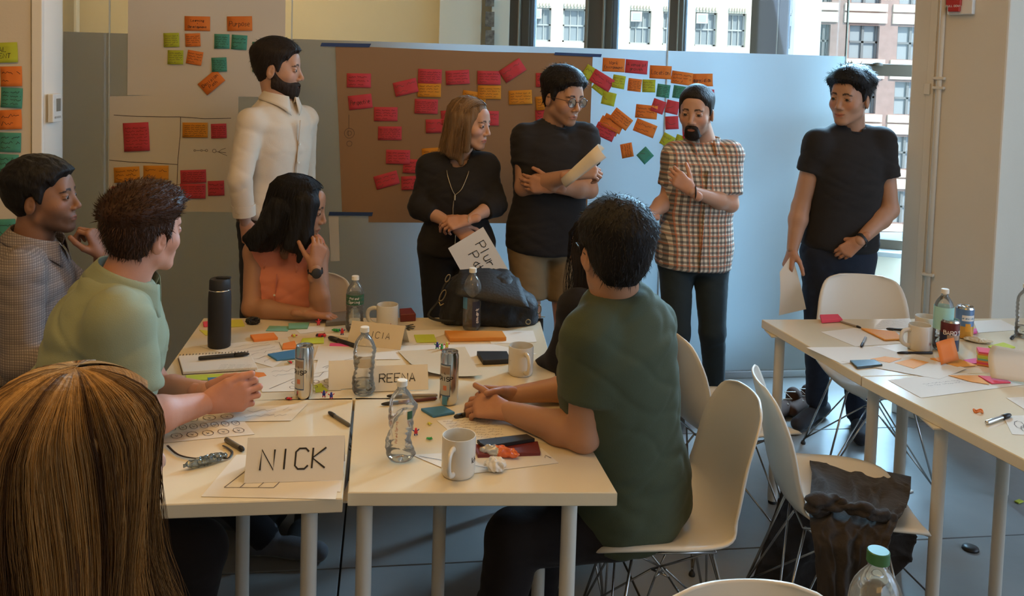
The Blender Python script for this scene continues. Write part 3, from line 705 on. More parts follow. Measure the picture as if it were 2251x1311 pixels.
for a in [
 (2,116,72,44,2,'L','CAL|UMENT','lime note with capitals, topmost on the left wall'),
 (25,168,46,44,1,'O','#2','orange note on the left wall, upper of two'),
 (26,215,46,44,-3,'T','#4','teal note on the left wall between the two orange ones'),
 (24,263,47,43,2,'O','#2','orange note on the left wall, lower of two'),
 (23,313,46,43,-2,'T','#3','teal note on the left wall just under the lower orange one'),
 (18,360,45,42,-3,'T','#3','teal note on the left wall above the dark short hair'),
 (-6,408,45,43,2,'L','#1','lime note at the photo edge behind the dark short hair'),
 (12,503,45,43,1,'T','#2','lowest teal note on the left wall, above the collar')]: note(*a,plane='l',grp=g5)
# ---------------------------------------------------------------- tables
M_top=mat('table_laminate',(.74,.64,.46),.20,spec=.55,var=.02,bscale=3,coat=.3); M_leg=mat('table_leg_paint',(.62,.58,.50),.35,spec=.5); M_foot=mat('black_rubber',(.02,.02,.02),.6)
def table(label,quad,legs,group=None):
    c=sum((Vector((x,y,0)) for x,y in quad),Vector())/4
    t=thing('table',label,'table',c,0,group)
    q=[Vector((x,y,0))-c for x,y in quad]; b=.0025; mb=MB(); n=4
    def ring(s,z): return [v*(1-s/v.length)+Vector((0,0,z)) for v in q]
    R_=[ring(b,.696),ring(0,.696+b),ring(0,.73-b),ring(b,.73)]; vs=[v for r in R_ for v in r]
    fs=[(0,3,2,1),(12,13,14,15)]+[(i*4+k,i*4+(k+1)%4,(i+1)*4+(k+1)%4,(i+1)*4+k) for i in range(3) for k in range(4)]
    mb.add(vs,fs).build('tabletop',M_top,t)
    for x,y in legs:
        p=Vector((x,y,0))-c
        l=MB().lathe([(.0155,.012),(.0195,.014),(.0195,.69),(.0195,.695)],20,p).build('leg',M_leg,t,40)
        MB().lathe([(.015,0),(.017,.003),(.017,.012),(.01,.013)],14,p).build('rubber_foot',M_foot,l,True)
        MB().bbox(p+Vector((0,0,.6925)),(.1,.1,.007),.002).build('mounting_plate',M_leg,l)
    return t
table('near right white table with a mug, a crumpled bottle and a phone on it',[(-.356,2.013),(.277,2.051),(.180,2.628),(-.441,2.584)],[(-.328,2.09),(.17,2.12),(-.178,2.545),(.12,2.57)])
table('near left white table with the NICK name card on it',[(-.966,1.905),(-.363,1.984),(-.447,2.583),(-1.043,2.505)],[(-.455,2.06),(-.90,2.0),(-.745,2.50),(-.98,2.45)])
table('far white table of the left group with the black bag and tumbler on it',[(-1.038,2.51),(.178,2.633),(.132,3.466),(-1.151,3.324)],[(-.96,2.62),(.06,2.75),(.05,3.36),(-1.06,3.24)])
table('far white table at the right with mugs and drink cans on it',[(1.188,2.90),(2.25,3.06),(2.168,3.661),(1.033,3.527)],[(1.092,3.47),(1.269,2.985),(1.42,3.09),(2.08,3.58)])
table('near white table at the right with a silver marker lying on it',[(1.42,2.19),(2.50,2.38),(2.254,3.056),(1.190,2.895)],[(1.325,2.62),(1.62,2.80),(2.40,2.44),(1.48,2.28)])
table('white table under the bottle with the green cap, mostly below the frame',[(.30,.75),(1.15,.80),(1.10,1.42),(.26,1.40)],[(.34,.82),(1.08,.86),(1.04,1.35),(.33,1.33)])
# ---------------------------------------------------------------- shell chairs on wire bases
M_shell=mat('shell_plastic',(.70,.64,.54),.38,spec=.45); M_wire=mat('chrome_wire',(.45,.43,.40),.22,metal=.9)
PR=[(.222,.398,.085),(.222,.414,.150),(.205,.428,.192),(.165,.434,.215),(.10,.432,.228),(.02,.424,.232),(-.07,.424,.230),(-.135,.440,.226),(-.178,.482,.220),(-.200,.545,.212),(-.215,.62,.204),(-.232,.70,.194),(-.248,.760,.174),(-.256,.790,.146),(-.260,.806,.095)]
def chair_fn(s,t):
    k=t*(len(PR)-1); i=min(int(k),len(PR)-2); f=k-i
    a=PR[max(i-1,0)];b=PR[i];c=PR[i+1];d=PR[min(i+2,len(PR)-1)]
    y,z,w=[.5*((2*b[j])+(c[j]-a[j])*f+(2*a[j]-5*b[j]+4*c[j]-d[j])*f*f+(3*b[j]-a[j]-3*c[j]+d[j])*f**3) for j in range(3)]
    x=(s-.5)*2; e=abs(x)**2.4
    seat=max(0,min(1,(.52-z)/.1)); back=1-seat
    rise=(.05*seat*min(1,(t*3)))*e; fwd=.05*back*e*(1-max(0,(t-.75))*2.5)+.03*e*seat*max(0,(t-.3))
    lip=.006*(1 if abs(x)>.93 else 0)
    return Vector((x*w,y+fwd,z+rise-lip*seat))
def chair(label,x,y,face,z=0,group='white shell chairs on wire bases'):
    t=thing('shell_chair',label,'chair',(x,y,z),math.atan2(face[1],face[0])-PI/2,group)
    if not chair.me:
        chair.me['shell']=MB().sheet(chair_fn,22,34,.007).mesh('shell',M_shell,True)
        for sx in (-1,1):
            for sy in (-1,1):
                f=Vector((sx*.225,sy*.205-.01,.012)); m=Vector((sx*.12,sy*.11,.405)); m2=Vector((-sx*.03,sy*.125,.405)); nd=Vector((sx*.02,sy*.02,.27))
                chair.me['leg',sx,sy]=MB().tube([m,f],.0045,7).tube([m2,f+Vector((0,0,.004))],.0035,6).tube([f+Vector((0,0,.01)),nd*1.0+Vector((0,0,0))],.0035,6).mesh('leg',M_wire,True)
                chair.me['foot',sx,sy]=MB().lathe([(.011,0),(.0115,.006),(.007,.016)],10,(f.x,f.y,0)).mesh('foot',M_foot,True)
        b=MB()
        for a_,c_ in [((-.13,.12,.404),(.13,.12,.404)),((-.13,-.12,.404),(.13,-.12,.404)),((-.13,-.12,.404),(-.13,.12,.404)),((.13,-.12,.404),(.13,.12,.404)),((-.12,-.11,.40),(.02,.02,.27)),((.12,-.11,.40),(-.02,.02,.27)),((-.12,.11,.40),(.02,-.02,.27)),((.12,.11,.40),(-.02,-.02,.27)),((.02,.02,.27),(-.02,-.02,.27)),((-.02,.02,.27),(.02,-.02,.27))]: b.tube([a_,c_],.0035,6)
        chair.me['base']=b.mesh('wire_brace',M_wire,True)
    link('shell',chair.me['shell'],t); link('wire_brace',chair.me['base'],t)
    for sx in (-1,1):
        for sy in (-1,1):
            l=link('leg',chair.me['leg',sx,sy],t); link('foot',chair.me['foot',sx,sy],l)
    return t
chair.me={}
chair('white shell chair facing the camera behind the far right table',1.60,3.80,(-.12,-1))
chair('cream shell chair under the man in the green T-shirt',.47,2.50,(-1,-.08))
chair('empty cream shell chair seen from behind beyond the green T-shirt man',.81,3.22,(1,.28))
chair('shell chair with the dark jacket thrown over its seat',1.02,2.64,(1,-.10))
chair('shell chair with only the rim of its back showing at the bottom edge',.47,1.325,(.1,-1))
chair('cream shell chair behind the dark haired woman in the coral top',-.86,3.54,(-.1,-1))
chair('shell chair of the left man in the checked grey shirt at the photo edge',-1.52,2.62,(1,.22))
chair('shell chair under the man in the pale green shirt',-1.12,2.10,(1,.3))
chair('shell chair under the person in black behind the green T-shirt man',.27,3.02,(-1,.6))
chair('shell chair under the blonde woman in the foreground',-.62,1.08,(.2,1))
# ---------------------------------------------------------------- dark jacket on the chair
M_jacket=mat('dark_jacket_cloth',(.030,.022,.017),.9,bump=.4,bscale=40,sheen=.1)
# ---------------------------------------------------------------- things on the tables
TZ=.7305
def tp(u,v,dz=0): return onz(u,v,TZ+dz)
M_paper=mat('copy_paper',(.70,.645,.56),.75,var=.02,bscale=6); M_cap=mat('cap_white',(.75,.7,.6),.45); M_pet=clearmat('clear_plastic',(.975,.98,.97),.01,.06,.10,(.85,.8,.7)); M_water=clearmat('water',(.9,.93,.93),.03,.02)
M_can=mat('brushed_aluminium',(.62,.60,.56),.22,metal=1); M_mug=mat('mug_glaze',(.66,.60,.50),.25,spec=.5,coat=.3); M_black=mat('black_plastic',(.018,.016,.015),.4); M_blackm=mat('matte_black',(.016,.014,.013),.55)
def sheet(label,quad,dz=.0008,m=None,name='paper_sheet',cat='paper',curl=0,scr=None,marks=None,grp=None,nu=6,nv=6):
    """a sheet lying on the table; quad = photo positions of its corners (far left, far right, near right, near left)"""
    P=[tp(u,v,dz) for u,v in quad]; c=sum(P,Vector())/4
    cu=curl if isinstance(curl,(list,tuple)) else [curl]*4
    def fn(s,t):
        p=(P[0]*(1-s)+P[1]*s)*(1-t)+(P[3]*(1-s)+P[2]*s)*t; w=[((1-s)*(1-t))**3,(s*(1-t))**3,(s*t)**3,((1-s)*t)**3]
        return p-c+Vector((0,0,sum(a*b for a,b in zip(w,cu))))
    o=MB().sheet(fn,nu,nv,-.0004).build(name,m or M_paper,None,40); o.location=c; tag(o,label,cat,grp)
    ex=(P[2]-P[3]).normalized(); W_=(P[2]-P[3]).length; ey=(P[0]-P[3]).normalized(); H_=(P[0]-P[3]).length
    if scr:
        mb=MB(); x0,x1,y0,y1,nl=scr; lh=(y1-y0)*H_/nl
        for i in range(nl):
            for q in scribble(x0*W_,(x1-random.uniform(0,.15)*(x1-x0))*W_,y1*H_-lh*(i+.8),lh*.5):
                ribbon(mb,[(a/W_,b/H_) for a,b in q],0,Matrix.Identity(3),0)
                k=len(q)*2; vs=mb.v[-k:]; mb.v[-k:]=[]; mb.f[-(len(q)-1):]=[]; mb.m=mb.m[:len(mb.f)]
                ps=[fn(a/W_,1-b/H_)+Vector((0,0,.0012)) for a,b in q]; n0=len(mb.v)
                for p in ps: mb.v+= [tuple(p+ey*.0007),tuple(p-ey*.0007)]
                for j in range(len(ps)-1): mb.f.append((n0+2*j,n0+2*j+1,n0+2*j+3,n0+2*j+2)); mb.m.append(0)
        if mb.v: mb.build('writing',M_ink2,o)
    if marks:
        mb=MB()
        for q in marks:
            ps=[fn(a,1-b)+Vector((0,0,.0012)) for a,b in q]; n=len(ps); n0=len(mb.v)
            for i,p in enumerate(ps):
                d=(ps[min(i+1,n-1)]-ps[max(i-1,0)]).normalized(); s=Vector((-d.y,d.x,0))*.0009; mb.v+=[tuple(p+s),tuple(p-s)]
            for j in range(n-1): mb.f.append((n0+2*j,n0+2*j+1,n0+2*j+3,n0+2*j+2)); mb.m.append(0)
        mb.build('drawing',M_ink2,o)
    return o
def pad(label,quad,h,m,name='sticky_pad',cat='sticky notes',dz=.0005,grp=None):
    P=[tp(u,v,dz) for u,v in quad]; c=sum(P,Vector())/4; q=[p-c for p in P]
    mb=MB(); vs=q+[v+Vector((0,0,h)) for v in q]; mb.add(vs,[(3,2,1,0)[::-1],(4,5,6,7)[::-1],(0,1,5,4),(1,2,6,5),(2,3,7,6),(3,0,4,7)])
    bm=bmesh.new(); me=mb.mesh(name,m); bm.from_mesh(me); bmesh.ops.recalc_face_normals(bm,faces=bm.faces)
    if h>.003: bmesh.ops.bevel(bm,geom=list(bm.edges),offset=min(.0012,h*.2),segments=1,affect='EDGES')
    bm.to_mesh(me); bm.free(); o=link(name,me); o.location=c; return tag(o,label,cat,grp)
def pen(label,p0,p1,r=.0055,body=None,cap=None,capf=.35,name='pen',cat='pen',z0=None,z1=None,tip=True):
    a=tp(*p0,dz=z0 if z0 is not None else r); b=tp(*p1,dz=z1 if z1 is not None else r); L=(b-a).length; d=(b-a).normalized()
    t=thing(name,label,cat,a); M=d.to_track_quat('Z','Y').to_matrix()
    MB().lathe([(r*.9,L*capf),(r,L*capf+.002),(r,L*.97),(r*.7,L)],12,(0,0,0),M).build('barrel',body or M_black,t,True)
    MB().lathe([(r*.35,0),(r*.8,L*.04),(r*1.1,L*.12),(r*1.12,L*capf)],12,(0,0,0),M).build('cap',cap or M_black,t,True)
    return t
def bottle(label,u,v,h,r,kind='ribbed',capm=None,lean=0,bend=0,labelcol=None,z=0,water=0,loc=None,txt=None):
    loc=loc or tp(u,v,0); t=thing('water_bottle',label,'bottle',loc)
    pr=[(.001,.006),(r*.55,.001),(r*.9,.004),(r,.014)]
    n=26
    for i in range(n+1):
        f=i/n; zz=.014+f*(h*.68-.014); rr=r*(1+(.03*math.sin(f*50) if kind=='ribbed' else 0)-(.07*math.exp(-((f-.45)/.12)**2) if kind=='ribbed' else 0)); pr.append((rr,zz))
    for f,k in [(.74,.94),(.79,.82),(.835,.64),(.87,.47),(.89,.40),(.93,.39),(.985,.385)]: pr.append((r*k if f<.88 else max(.0105,r*k*.9),h*f))
    mb=MB().lathe(pr,28)
    if bend:   # crushed
        for i,(x,y,zz) in enumerate(mb.v):
            k=bend*math.sin(zz*95+math.atan2(y,x)*3)*.0045+bend*.006*math.sin(zz*43+math.atan2(y,x)*2+1)
            rr=math.hypot(x,y)+1e-9
            if h*.72>zz>.01: x+=x/rr*k-bend*.004*math.sin(zz*40); y+=y/rr*k
            if bend>1 and .03<zz<.07 and x<0: x-=.012*math.exp(-((zz-.045)/.012)**2)*max(0,-x/rr)
            mb.v[i]=(x,y,zz)
    mb.build('bottle_body',M_pet,t,True)
    rc=max(.0135,r*.42)
    MB().lathe([(rc,h*.93),(rc,h*.935),(rc*.98,h*.995),(rc*.9,h),(.001,h)],20).build('cap',capm or M_cap,t,40)
    if water: MB().lathe([(r*.5,.005),(r*.93,.012),(r*.93,water*h),(.001,water*h)],20).build('water',M_water,t,True)
    if labelcol is not None:
        l=MB().lathe([(r*1.015,h*labelcol[1]),(r*1.015,h*labelcol[2])],28,caps=False).build('label_band',labelcol[0],t,True)
    return t
def can(label,u,v,h,r,bands,name='drink_can',art=None):
    t=thing(name,label,'can',tp(u,v,0))
    MB().lathe([(.001,.004),(r*.7,.004),(r*.78,0),(r*.86,.004),(r,.012),(r,h*.93),(r*.9,h*.975),(r*.9,h),(r*.84,h),(r*.82,h-.005),(.001,h-.006)],32).build('can_body',M_can,t,50)
    MB().bbox((0,.0,h-.003),(.012,.022,.0015),.0005).build('pull_tab',M_can,t)
    for z0,z1,m in bands: MB().lathe([(r*1.004,z0*h),(r*1.004,z1*h)],32,caps=False).build('printed_band',m,t,True)
    return t
def curved(par,r,a0,a1,z0,z1,m,name,n=10,rr=1.006):
    mb=MB(); k=r*rr
    def fn(s,t): a=a0+(a1-a0)*s; return Vector((k*math.cos(a),k*math.sin(a),z0+(z1-z0)*t))
    return mb.sheet(fn,n,1).build(name,m,par,True)
def curved_text(par,text,r,ac,z,h,w,m,rr=1.012,vertical=False,jit=0,name='printed_word'):
    st,x=strokes(text,h,jit,0,1.2); mb=MB(); k=r*rr
    for s in st:
        P=[]
        for a,b in s:
            if vertical: a,b=-b+h/2,a-x/2
            else: a,b=a-x/2,b-h/2
            ang=ac+a/k; P.append((ang,z+b))
        n=len(P); L=[]
        for i in range(n):
            d=Vector(((P[min(i+1,n-1)][0]-P[max(i-1,0)][0])*k,P[min(i+1,n-1)][1]-P[max(i-1,0)][1])); d.normalize() if d.length else None; q=Vector((-d.y,d.x))*w/2
            for sg in (1,-1): an=P[i][0]+sg*q.x/k; L.append((k*math.cos(an),k*math.sin(an),P[i][1]+sg*q.y))
        mb.add(L,[(2*i,2*i+1,2*i+3,2*i+2) for i in range(n-1)])
    return mb.build(name,m,par)
def mug(label,u,v,h,r,ang,txt=None,tc=None):
    t=thing('mug',label,'mug',tp(u,v,0))
    MB().lathe([(.001,.003),(r*.8,.003),(r*.88,0),(r*.97,.004),(r,.012),(r,h-.003),(r*.985,h),(r*.94,h),(r*.925,h-.004),(r*.92,.01),(.001,.008)],40).build('cup',M_mug,t,50)
    hx=[(r*.97,0,h*.80),(r+.012,0,h*.83),(r+.030,0,h*.74),(r+.036,0,h*.52),(r+.028,0,h*.30),(r+.010,0,h*.19),(r*.97,0,h*.17)]
    MB().tube([Matrix.Rotation(ang,3,'Z')@Vector(p) for p in spline(hx,4)],.0058,10,flat=1.3).build('handle',M_mug,t,True)
    MB().lathe([(r*.9,h*.45),(.001,h*.45)],24,caps=False).build('coffee',mat('coffee',(.05,.028,.014),.2),t,True)
    return t
# --- sheets on the left group
def loop(cx,cy,rx,ry,n=8): return [(cx+rx*math.cos(2*PI*k/n),cy+ry*math.sin(2*PI*k/n)) for k in range(n+1)]
def bubbles(rows,x0,x1,y0,y1):
    out=[]
    for r,nb in enumerate(rows):
        for k in range(nb):
            cx=x0+(x1-x0)*(k+.5)/nb; cy=y1-(y1-y0)*(r+.5)/len(rows); out.append(loop(cx,cy,(x1-x0)/nb*.36,(y1-y0)/len(rows)*.34)); 
            out+= [[(cx-.015,cy+.02),(cx,cy-.02),(cx+.012,cy+.02)],[(cx-.012,cy-.03),(cx+.014,cy-.025)]]
    return out
sheet('sheet covered with small drawn bubbles under the ginger man forearm',[(330,918),(520,905),(560,955),(340,976)],marks=bubbles([4,7,5],.15,.95,.05,.95))
sheet('sheet with short written lines directly below the clasped hands',[(480,898),(676,888),(640,925),(470,928)],.0016,scr=(.35,.95,.15,.85,2))
sheet('wide sheet with a faint sketch under the NICK name card',[(520,1000),(756,1008),(738,1098),(442,1092)],.0008,marks=[[(.12,.2),(.24,.85),(.62,.85)],[(.12,.2),(.5,.22)],[(.24,.2),(.29,.5)],[(.38,.22),(.43,.5)],[(.5,.22),(.62,.85)],loop(.3,.62,.05,.06),loop(.42,.6,.05,.07)])
sheet('second sheet sticking out at the right beneath the NICK sketch sheet',[(600,990),(762,1000),(748,1082),(590,1070)],.0003)
sheet('sheet with small writing beside the foot of the black tumbler',[(440,762),(632,742),(650,775),(600,808)],scr=(.1,.9,.1,.9,6),marks=[[(.75,.3),(.85,.75),(.8,.8)]])
sheet('sheet with drawn loops between the spiral notebook and the silver can',[(560,812),(720,795),(750,858),(576,862)],.0012,scr=(.2,.6,.55,.9,2),marks=[[(.1,.1),(.45,.45),(.8,.48),(.95,.75)]]+[loop(.45+.14*k,.3,.04,.06) for k in range(4)]+[loop(.4+.14*k,.13,.04,.05) for k in range(4)])
sheet('blank bright sheet lying behind the silver can',[(700,760),(862,765),(880,790),(690,792)],.0016)
sheet('sheet with a few pencil lines right of the silver can',[(700,788),(795,778),(760,808),(690,822)],.0024,marks=[[(.2,.3),(.7,.6),(.9,.65)],[(.3,.2),(.55,.5)]])
sheet('sheet lying flat beyond the lime pad under the black bag',[(700,735),(985,724),(1000,728),(905,760)],.0006)
sheet('large blank sheet under the brown envelope and orange notebook',[(820,760),(1085,757),(1180,778),(990,812)],.0005)
sheet('bright sheet corner near the wrist strap of the bag',[(1065,728),(1172,727),(1180,752),(1080,756)],.0006)
sheet('sheet full of handwriting under the forearms of the green T-shirt man',[(960,925),(1150,908),(1240,975),(1010,968)],.0006,scr=(.05,.6,.1,.95,8))
sheet('sheet under the large front mug with a long pencil line',[(905,1000),(1190,985),(1228,1018),(1010,1045)],.001,marks=[[(.02,.9),(.35,.1)],[(.93,.35),(.96,.5),(.98,.3)]])
sheet('sheet under the seated dark haired woman arms',[(640,716),(718,697),(712,728),(660,734)],.0006)
M_env=mat('manila_paper',(.60,.49,.33),.7,var=.04,bscale=8)
sheet('open manila envelope lying behind the second silver can',[(875,772),(1022,765),(1060,833),(925,826)],.003,M_env,'envelope','envelope',curl=(0,.004,.012,.02))
# folded name cards
def tent(label,pL,pR,dep,hgt,lines,hh,w,m=None,name='name_card'):
    """card standing on two lower edges; pL,pR photo corners of the front lower edge"""
    a=tp(*pL,dz=.0015); b=tp(*pR,dz=.0015); ex=(b-a).normalized(); n=Vector((-ex.y,ex.x,0)); W_=(b-a).length; t=thing(name,label,'name card',a)
    ap=n*dep*.5+Vector((0,0,hgt)); q=[Vector(),b-a,b-a+ap,ap,b-a+n*dep,n*dep]
    def front(s,tt): return (b-a)*s+ap*tt+n*(-.003*math.sin(PI*s)*tt*(1-tt)*4)
    MB().sheet(front,6,4,.0004).build('front_panel',m or M_paper,t,40)
    MB().sheet(lambda s,tt:(b-a)*s+n*dep*(1-tt)+ap*tt,4,2,-.0004).build('back_panel',m or M_paper,t)
    up=ap.normalized(); nn=ex.cross(up); Mx=Matrix((ex,up,nn)).transposed().to_4x4()
    write(t,lines,Matrix.Translation(ex*W_*.5+up*(ap.length*.5-hh*.5+(len(lines)-1)*hh*.7)+nn*.0015)@Mx,hh,w,0.0016,center=True,width=W_*.84,jit=.02,slant=.03,m=M_ink)
    return t
tent('folded white name card reading NICK at the near table edge',(536,1063),(754,1056),.10,.088,['NICK'],.046,.0042)
tent('folded name card reading REENA behind the crumpled bottle',(808,862),(942,857),.10,.062,['REENA'],.026,.003)
tent('blank folded name card left of the REENA card',(722,857),(828,852),.10,.072,[''],.02,.002)
tent('folded name card ending in ICIA in front of the grind mug',(762,757),(880,770),.09,.072,['ALICIA'],.022,.002,M_env)
# --- notebook, pads and pens
sn=pad('open spiral notepad with faint writing in front of the black tumbler',[(392,788),(548,780),(566,814),(402,824)],.009,M_paper,'spiral_notepad','notebook')
Pn=[tp(u,v,.0005)-sn.location for u,v in [(392,788),(548,780),(566,814),(402,824)]]
cb=MB(); q=[p*1.015+Vector((0,0,-.0003)) for p in Pn]; cb.add(q+[v+Vector((0,0,.0006)) for v in q],[(0,1,2,3),(7,6,5,4),(0,4,5,1),(1,5,6,2),(2,6,7,3),(3,7,4,0)]); cb.build('cover',mat('dark_card',(.05,.035,.025),.6),sn)
for k in range(22):
    p=Pn[0]*(1-(k+.5)/22)+Pn[1]*((k+.5)/22); 
    MB().tube([p+Vector((0,.004*math.cos(a),.008+.005*math.sin(a))) for a in [i*PI/4 for i in range(7)]],.0007,4).build('wire_ring',M_black,sn,True)
wm=MB()
for i in range(6):
    for qq in scribble(.1,.2,0,.004): ribbon(wm,[(a,b+.05-.011*i) for a,b in qq],.0008,Matrix.Rotation(R(4),3,'Z'),0)
o=wm.build('writing',M_ink2,sn); o.location=Pn[3]+Vector((.0,.012,.0098))
pen('black marker lying across the spiral notepad',(548,778),(436,788),.0065,M_black,M_black,.3,'marker','marker',.0175,.0175)
MN={k:mat('pad_'+k,c,.65) for k,c in {'blue':(.055,.19,.36),'orange':(.74,.22,.045),'amber':(.76,.33,.05),'lime':(.50,.55,.05),'teal':(.17,.38,.27),'pink':(.72,.07,.12),'yellow':(.6,.55,.06),'magenta':(.75,.1,.3)}.items()}
for a in [
 ('small blue sticky pad between the crumpled bottle and clasped fingers',[(925,903),(975,897),(1000,911),(952,919)],.007,'blue'),
 ('blue sticky pad left of the silver can, long and dark edged',[(588,782),(660,770),(684,786),(608,795)],.006,'blue'),
 ('thick orange sticky pad between the tumbler and the teal notes',[(550,742),(602,737),(611,748),(558,753)],.010,'orange'),
 ('lime sticky pad left of the orange notebook',[(910,738),(954,737),(960,753),(916,754)],.003,'lime'),
 ('teal sticky note tilted in front of the coral top woman',[(592,717),(640,718),(632,729),(584,728)],.001,'teal'),
 ('teal sticky pad in front of the coral top woman, right of the note',[(634,714),(680,712),(676,724),(634,725)],.006,'teal'),
 ('yellow sticky pad half hidden behind the black tumbler',[(500,706),(532,704),(538,718),(505,720)],.003,'yellow'),
 ('yellow notes sticking out left of the black tumbler',[(438,726),(470,728),(470,736),(452,738)],.001,'yellow'),
 ('lime sticky pad behind the silver can',[(665,746),(712,744),(712,756),(660,757)],.004,'lime'),
 ('lime note under the spiral notepad near the clasped hands',[(408,826),(500,822),(500,834),(412,838)],.001,'lime'),
 ('blue note beside the wrist of the ginger man',[(456,832),(490,830),(492,840),(460,843)],.002,'blue'),
 ('orange note sticking out beyond the clasped hands',[(545,818),(580,820),(586,827),(555,834)],.001,'orange'),
 ('orange folded note left of the silver can',[(622,758),(648,752),(654,768),(620,770)],.005,'orange'),
 ('lime note right of the silver can foot',[(690,848),(706,843),(722,860),(694,864)],.001,'lime'),
 ('magenta pad under the black marker beside the ICIA card',[(726,756),(768,758),(770,763),(724,762)],.003,'magenta'),
 ('small pink pad at the far left corner behind the tumbler',[(446,712),(462,710),(466,718),(448,720)],.008,'pink')]:
    pad(a[0],a[1],a[2],MN[a[3]])
pad('thick orange notebook in front of the smart water bottle',[(977,735),(1104,736),(1113,750),(988,752)],.014,mat('orange_cover',(.66,.25,.04),.5),'notebook','notebook')
pad('grey notebook lying left of the labelled water bottle',[(724,697),(764,692),(766,714),(716,718)],.016,mat('grey_cover',(.16,.14,.12),.5),'notebook','notebook')
w=pad('dark red ribbed wallet beside the grind mug',[(878,694),(904,692),(914,706),(880,708)],.028,mat('maroon_leather',(.14,.02,.018),.4),'wallet','wallet')
for k in range(4):
    z=.005+.0055*k; MB().bbox((0.0,-.022+.004,z),(.05,.002,.0016),.0005).build('rib',mat('maroon_dark',(.05,.008,.008),.5),w)
ph=pad('black phone lying on the dark red notebook beside the candy wrapper',[(1048,975),(1158,962),(1176,972),(1066,990)],.010,M_black,'phone','phone',.0105)
pad('dark red notebook beneath the black phone',[(1040,985),(1182,978),(1188,1003),(1050,1008)],.010,mat('maroon_leather',(.14,.02,.018),.4),'notebook','notebook')
pad('pale brown card under the black phone',[(1030,978),(1170,972),(1178,980),(1040,992)],.0015,M_env,'card','card',.002)
pad('black wallet or case left of the far right mug',[(1048,782),(1114,782),(1122,800),(1062,803)],.016,M_blackm,'wallet','wallet')
pen('grey pen lying by the seam between the near tables',(722,906),(769,936),.0052,mat('pen_grey',(.12,.11,.09),.4),M_black,.3)
pen('grey pen half under the NICK name card',(536,990),(496,966),.0062,mat('pen_grey',(.12,.11,.09),.4),M_black,.2)
pen('dark silver pen behind the crumpled bottle, farther of two',(850,871),(962,869),.005,mat('pen_silver',(.3,.26,.22),.35),M_black,.3)
pen('dark red pen behind the crumpled bottle, nearer of two',(838,889),(960,876),.005,mat('pen_maroon',(.12,.03,.02),.35),M_black,.3)
pen('black pen pointing at the small blue pad',(998,917),(1052,905),.006,M_black,M_black,.3)
pen('black marker behind the clear bottle by the ICIA card',(722,742),(784,762),.008,M_black,M_black,.35,'marker','marker')
# tumbler
tb=thing('tumbler','tall matte black tumbler with a steel ring under its lid','tumbler',tp(482,762))
MB().lathe([(.001,0),(.034,0),(.0375,.003),(.0385,.02),(.0385,.17),(.037,.192),(.035,.198)],40).build('flask_body',M_blackm,tb,50)
MB().lathe([(.0362,.198),(.0362,.2015)],32).build('steel_ring',M_can,tb,True)
MB().lathe([(.0355,.2015),(.036,.204),(.035,.232),(.032,.238),(.001,.238)],32).build('lid',M_blackm,tb,50)
MB().bbox((.012,0,.241),(.05,.014,.007),.002).build('lid_handle',M_blackm,tb)
# bottles, cans, mugs
M_lg=mat('label_green',(.03,.10,.045),.4); M_lw=mat('label_white',(.62,.58,.5),.5)
b=bottle('labelled water bottle with a green band beside the grind mug',779,727,.205,.0325,labelcol=(M_lg,.50,.68),water=.45)
curved_text(b,'Poland',.0325,-PI/2+.1,.128,.008,.0013,M_inkw,1.03); curved_text(b,'Spring',.0325,-PI/2+.1,.115,.010,.0016,M_inkw,1.03)
b=bottle('clear unlabelled bottle standing at the table seam',799,866,.205,.0325,water=.2,bend=.3)
curved(b,.0325,-PI/2-.9,-PI/2+.9,.09,.125,clearmat('printed_film',(.8,.7,.55),.02,.2,.25,(.5,.38,.24)),'printed_strip',rr=1.05)
b=bottle('crumpled empty bottle standing in front of the REENA card',880,1010,.205,.0325,bend=.75)
curved(b,.0325,-PI/2+.55,-PI/2+1.0,.115,.135,M_lg,'green_mark',rr=1.08); curved_text(b,'Poland Spring',.0325,-PI/2-.2,.085,.006,.0009,mat('red_print',(.4,.12,.08),.5),1.16,True)
b=bottle('tall slim smart water bottle in front of the black bag',1036,725,.235,.0335,kind='smooth',water=.05)
curved(b,.0335,-PI/2-1.3,-PI/2-.5,.085,.135,mat('fish_blue',(.08,.22,.36),.4),'blue_picture',rr=1.02); curved(b,.0335,-PI/2+.1,-PI/2+1.1,.02,.115,mat('label_navy',(.035,.035,.06),.4),'label',rr=1.02); curved_text(b,'smart',.0335,-PI/2+.62,.062,.016,.003,M_inkw,1.04,True)
def sleek(label,u,v):
    c=can(label,u,v,.157,.0275,[]); a0=-PI/2-.15; r=.0275
    curved(c,r,a0-.9,a0+.35,.03,.125,mat('can_blue_frame',(.08,.12,.2),.35),'label_frame'); curved(c,r,a0-.84,a0+.29,.034,.121,mat('can_label_grey',(.45,.42,.36),.4),'label_panel',rr=1.012)
    curved(c,r,a0-.8,a0+.25,.096,.117,mat('can_picture',(.3,.2,.13),.4),'picture',rr=1.018)
    curved_text(c,'CRISP',r,a0-.25,.082,.012,.0028,M_ink,1.022); curved_text(c,'&',r,a0-.25,.098,.006,.001,M_ink,1.022)
    curved(c,r,a0-.45,a0-.05,.048,.062,mat('can_orange_logo',(.6,.18,.08),.4),'orange_mark',rr=1.018)
    return c
sleek('slim silver drink can with a framed label, by the clasped hands',668,873)
c=sleek('slim silver drink can with a framed label, behind the blue pad',986,887)
curved(c,.0275,-PI/2-.7,-PI/2-.1,.004,.03,mat('can_blue_patch',(.10,.28,.4),.35),'blue_patch',rr=1.01)
M_red=mat('red_print',(.4,.05,.05),.5)
m=mug('cream mug with the red word grind, handle to the left',851,724,.094,.040,PI-.1); curved_text(m,'grind',.040,-PI/2+.0,.028,.012,.0022,M_red,1.01)
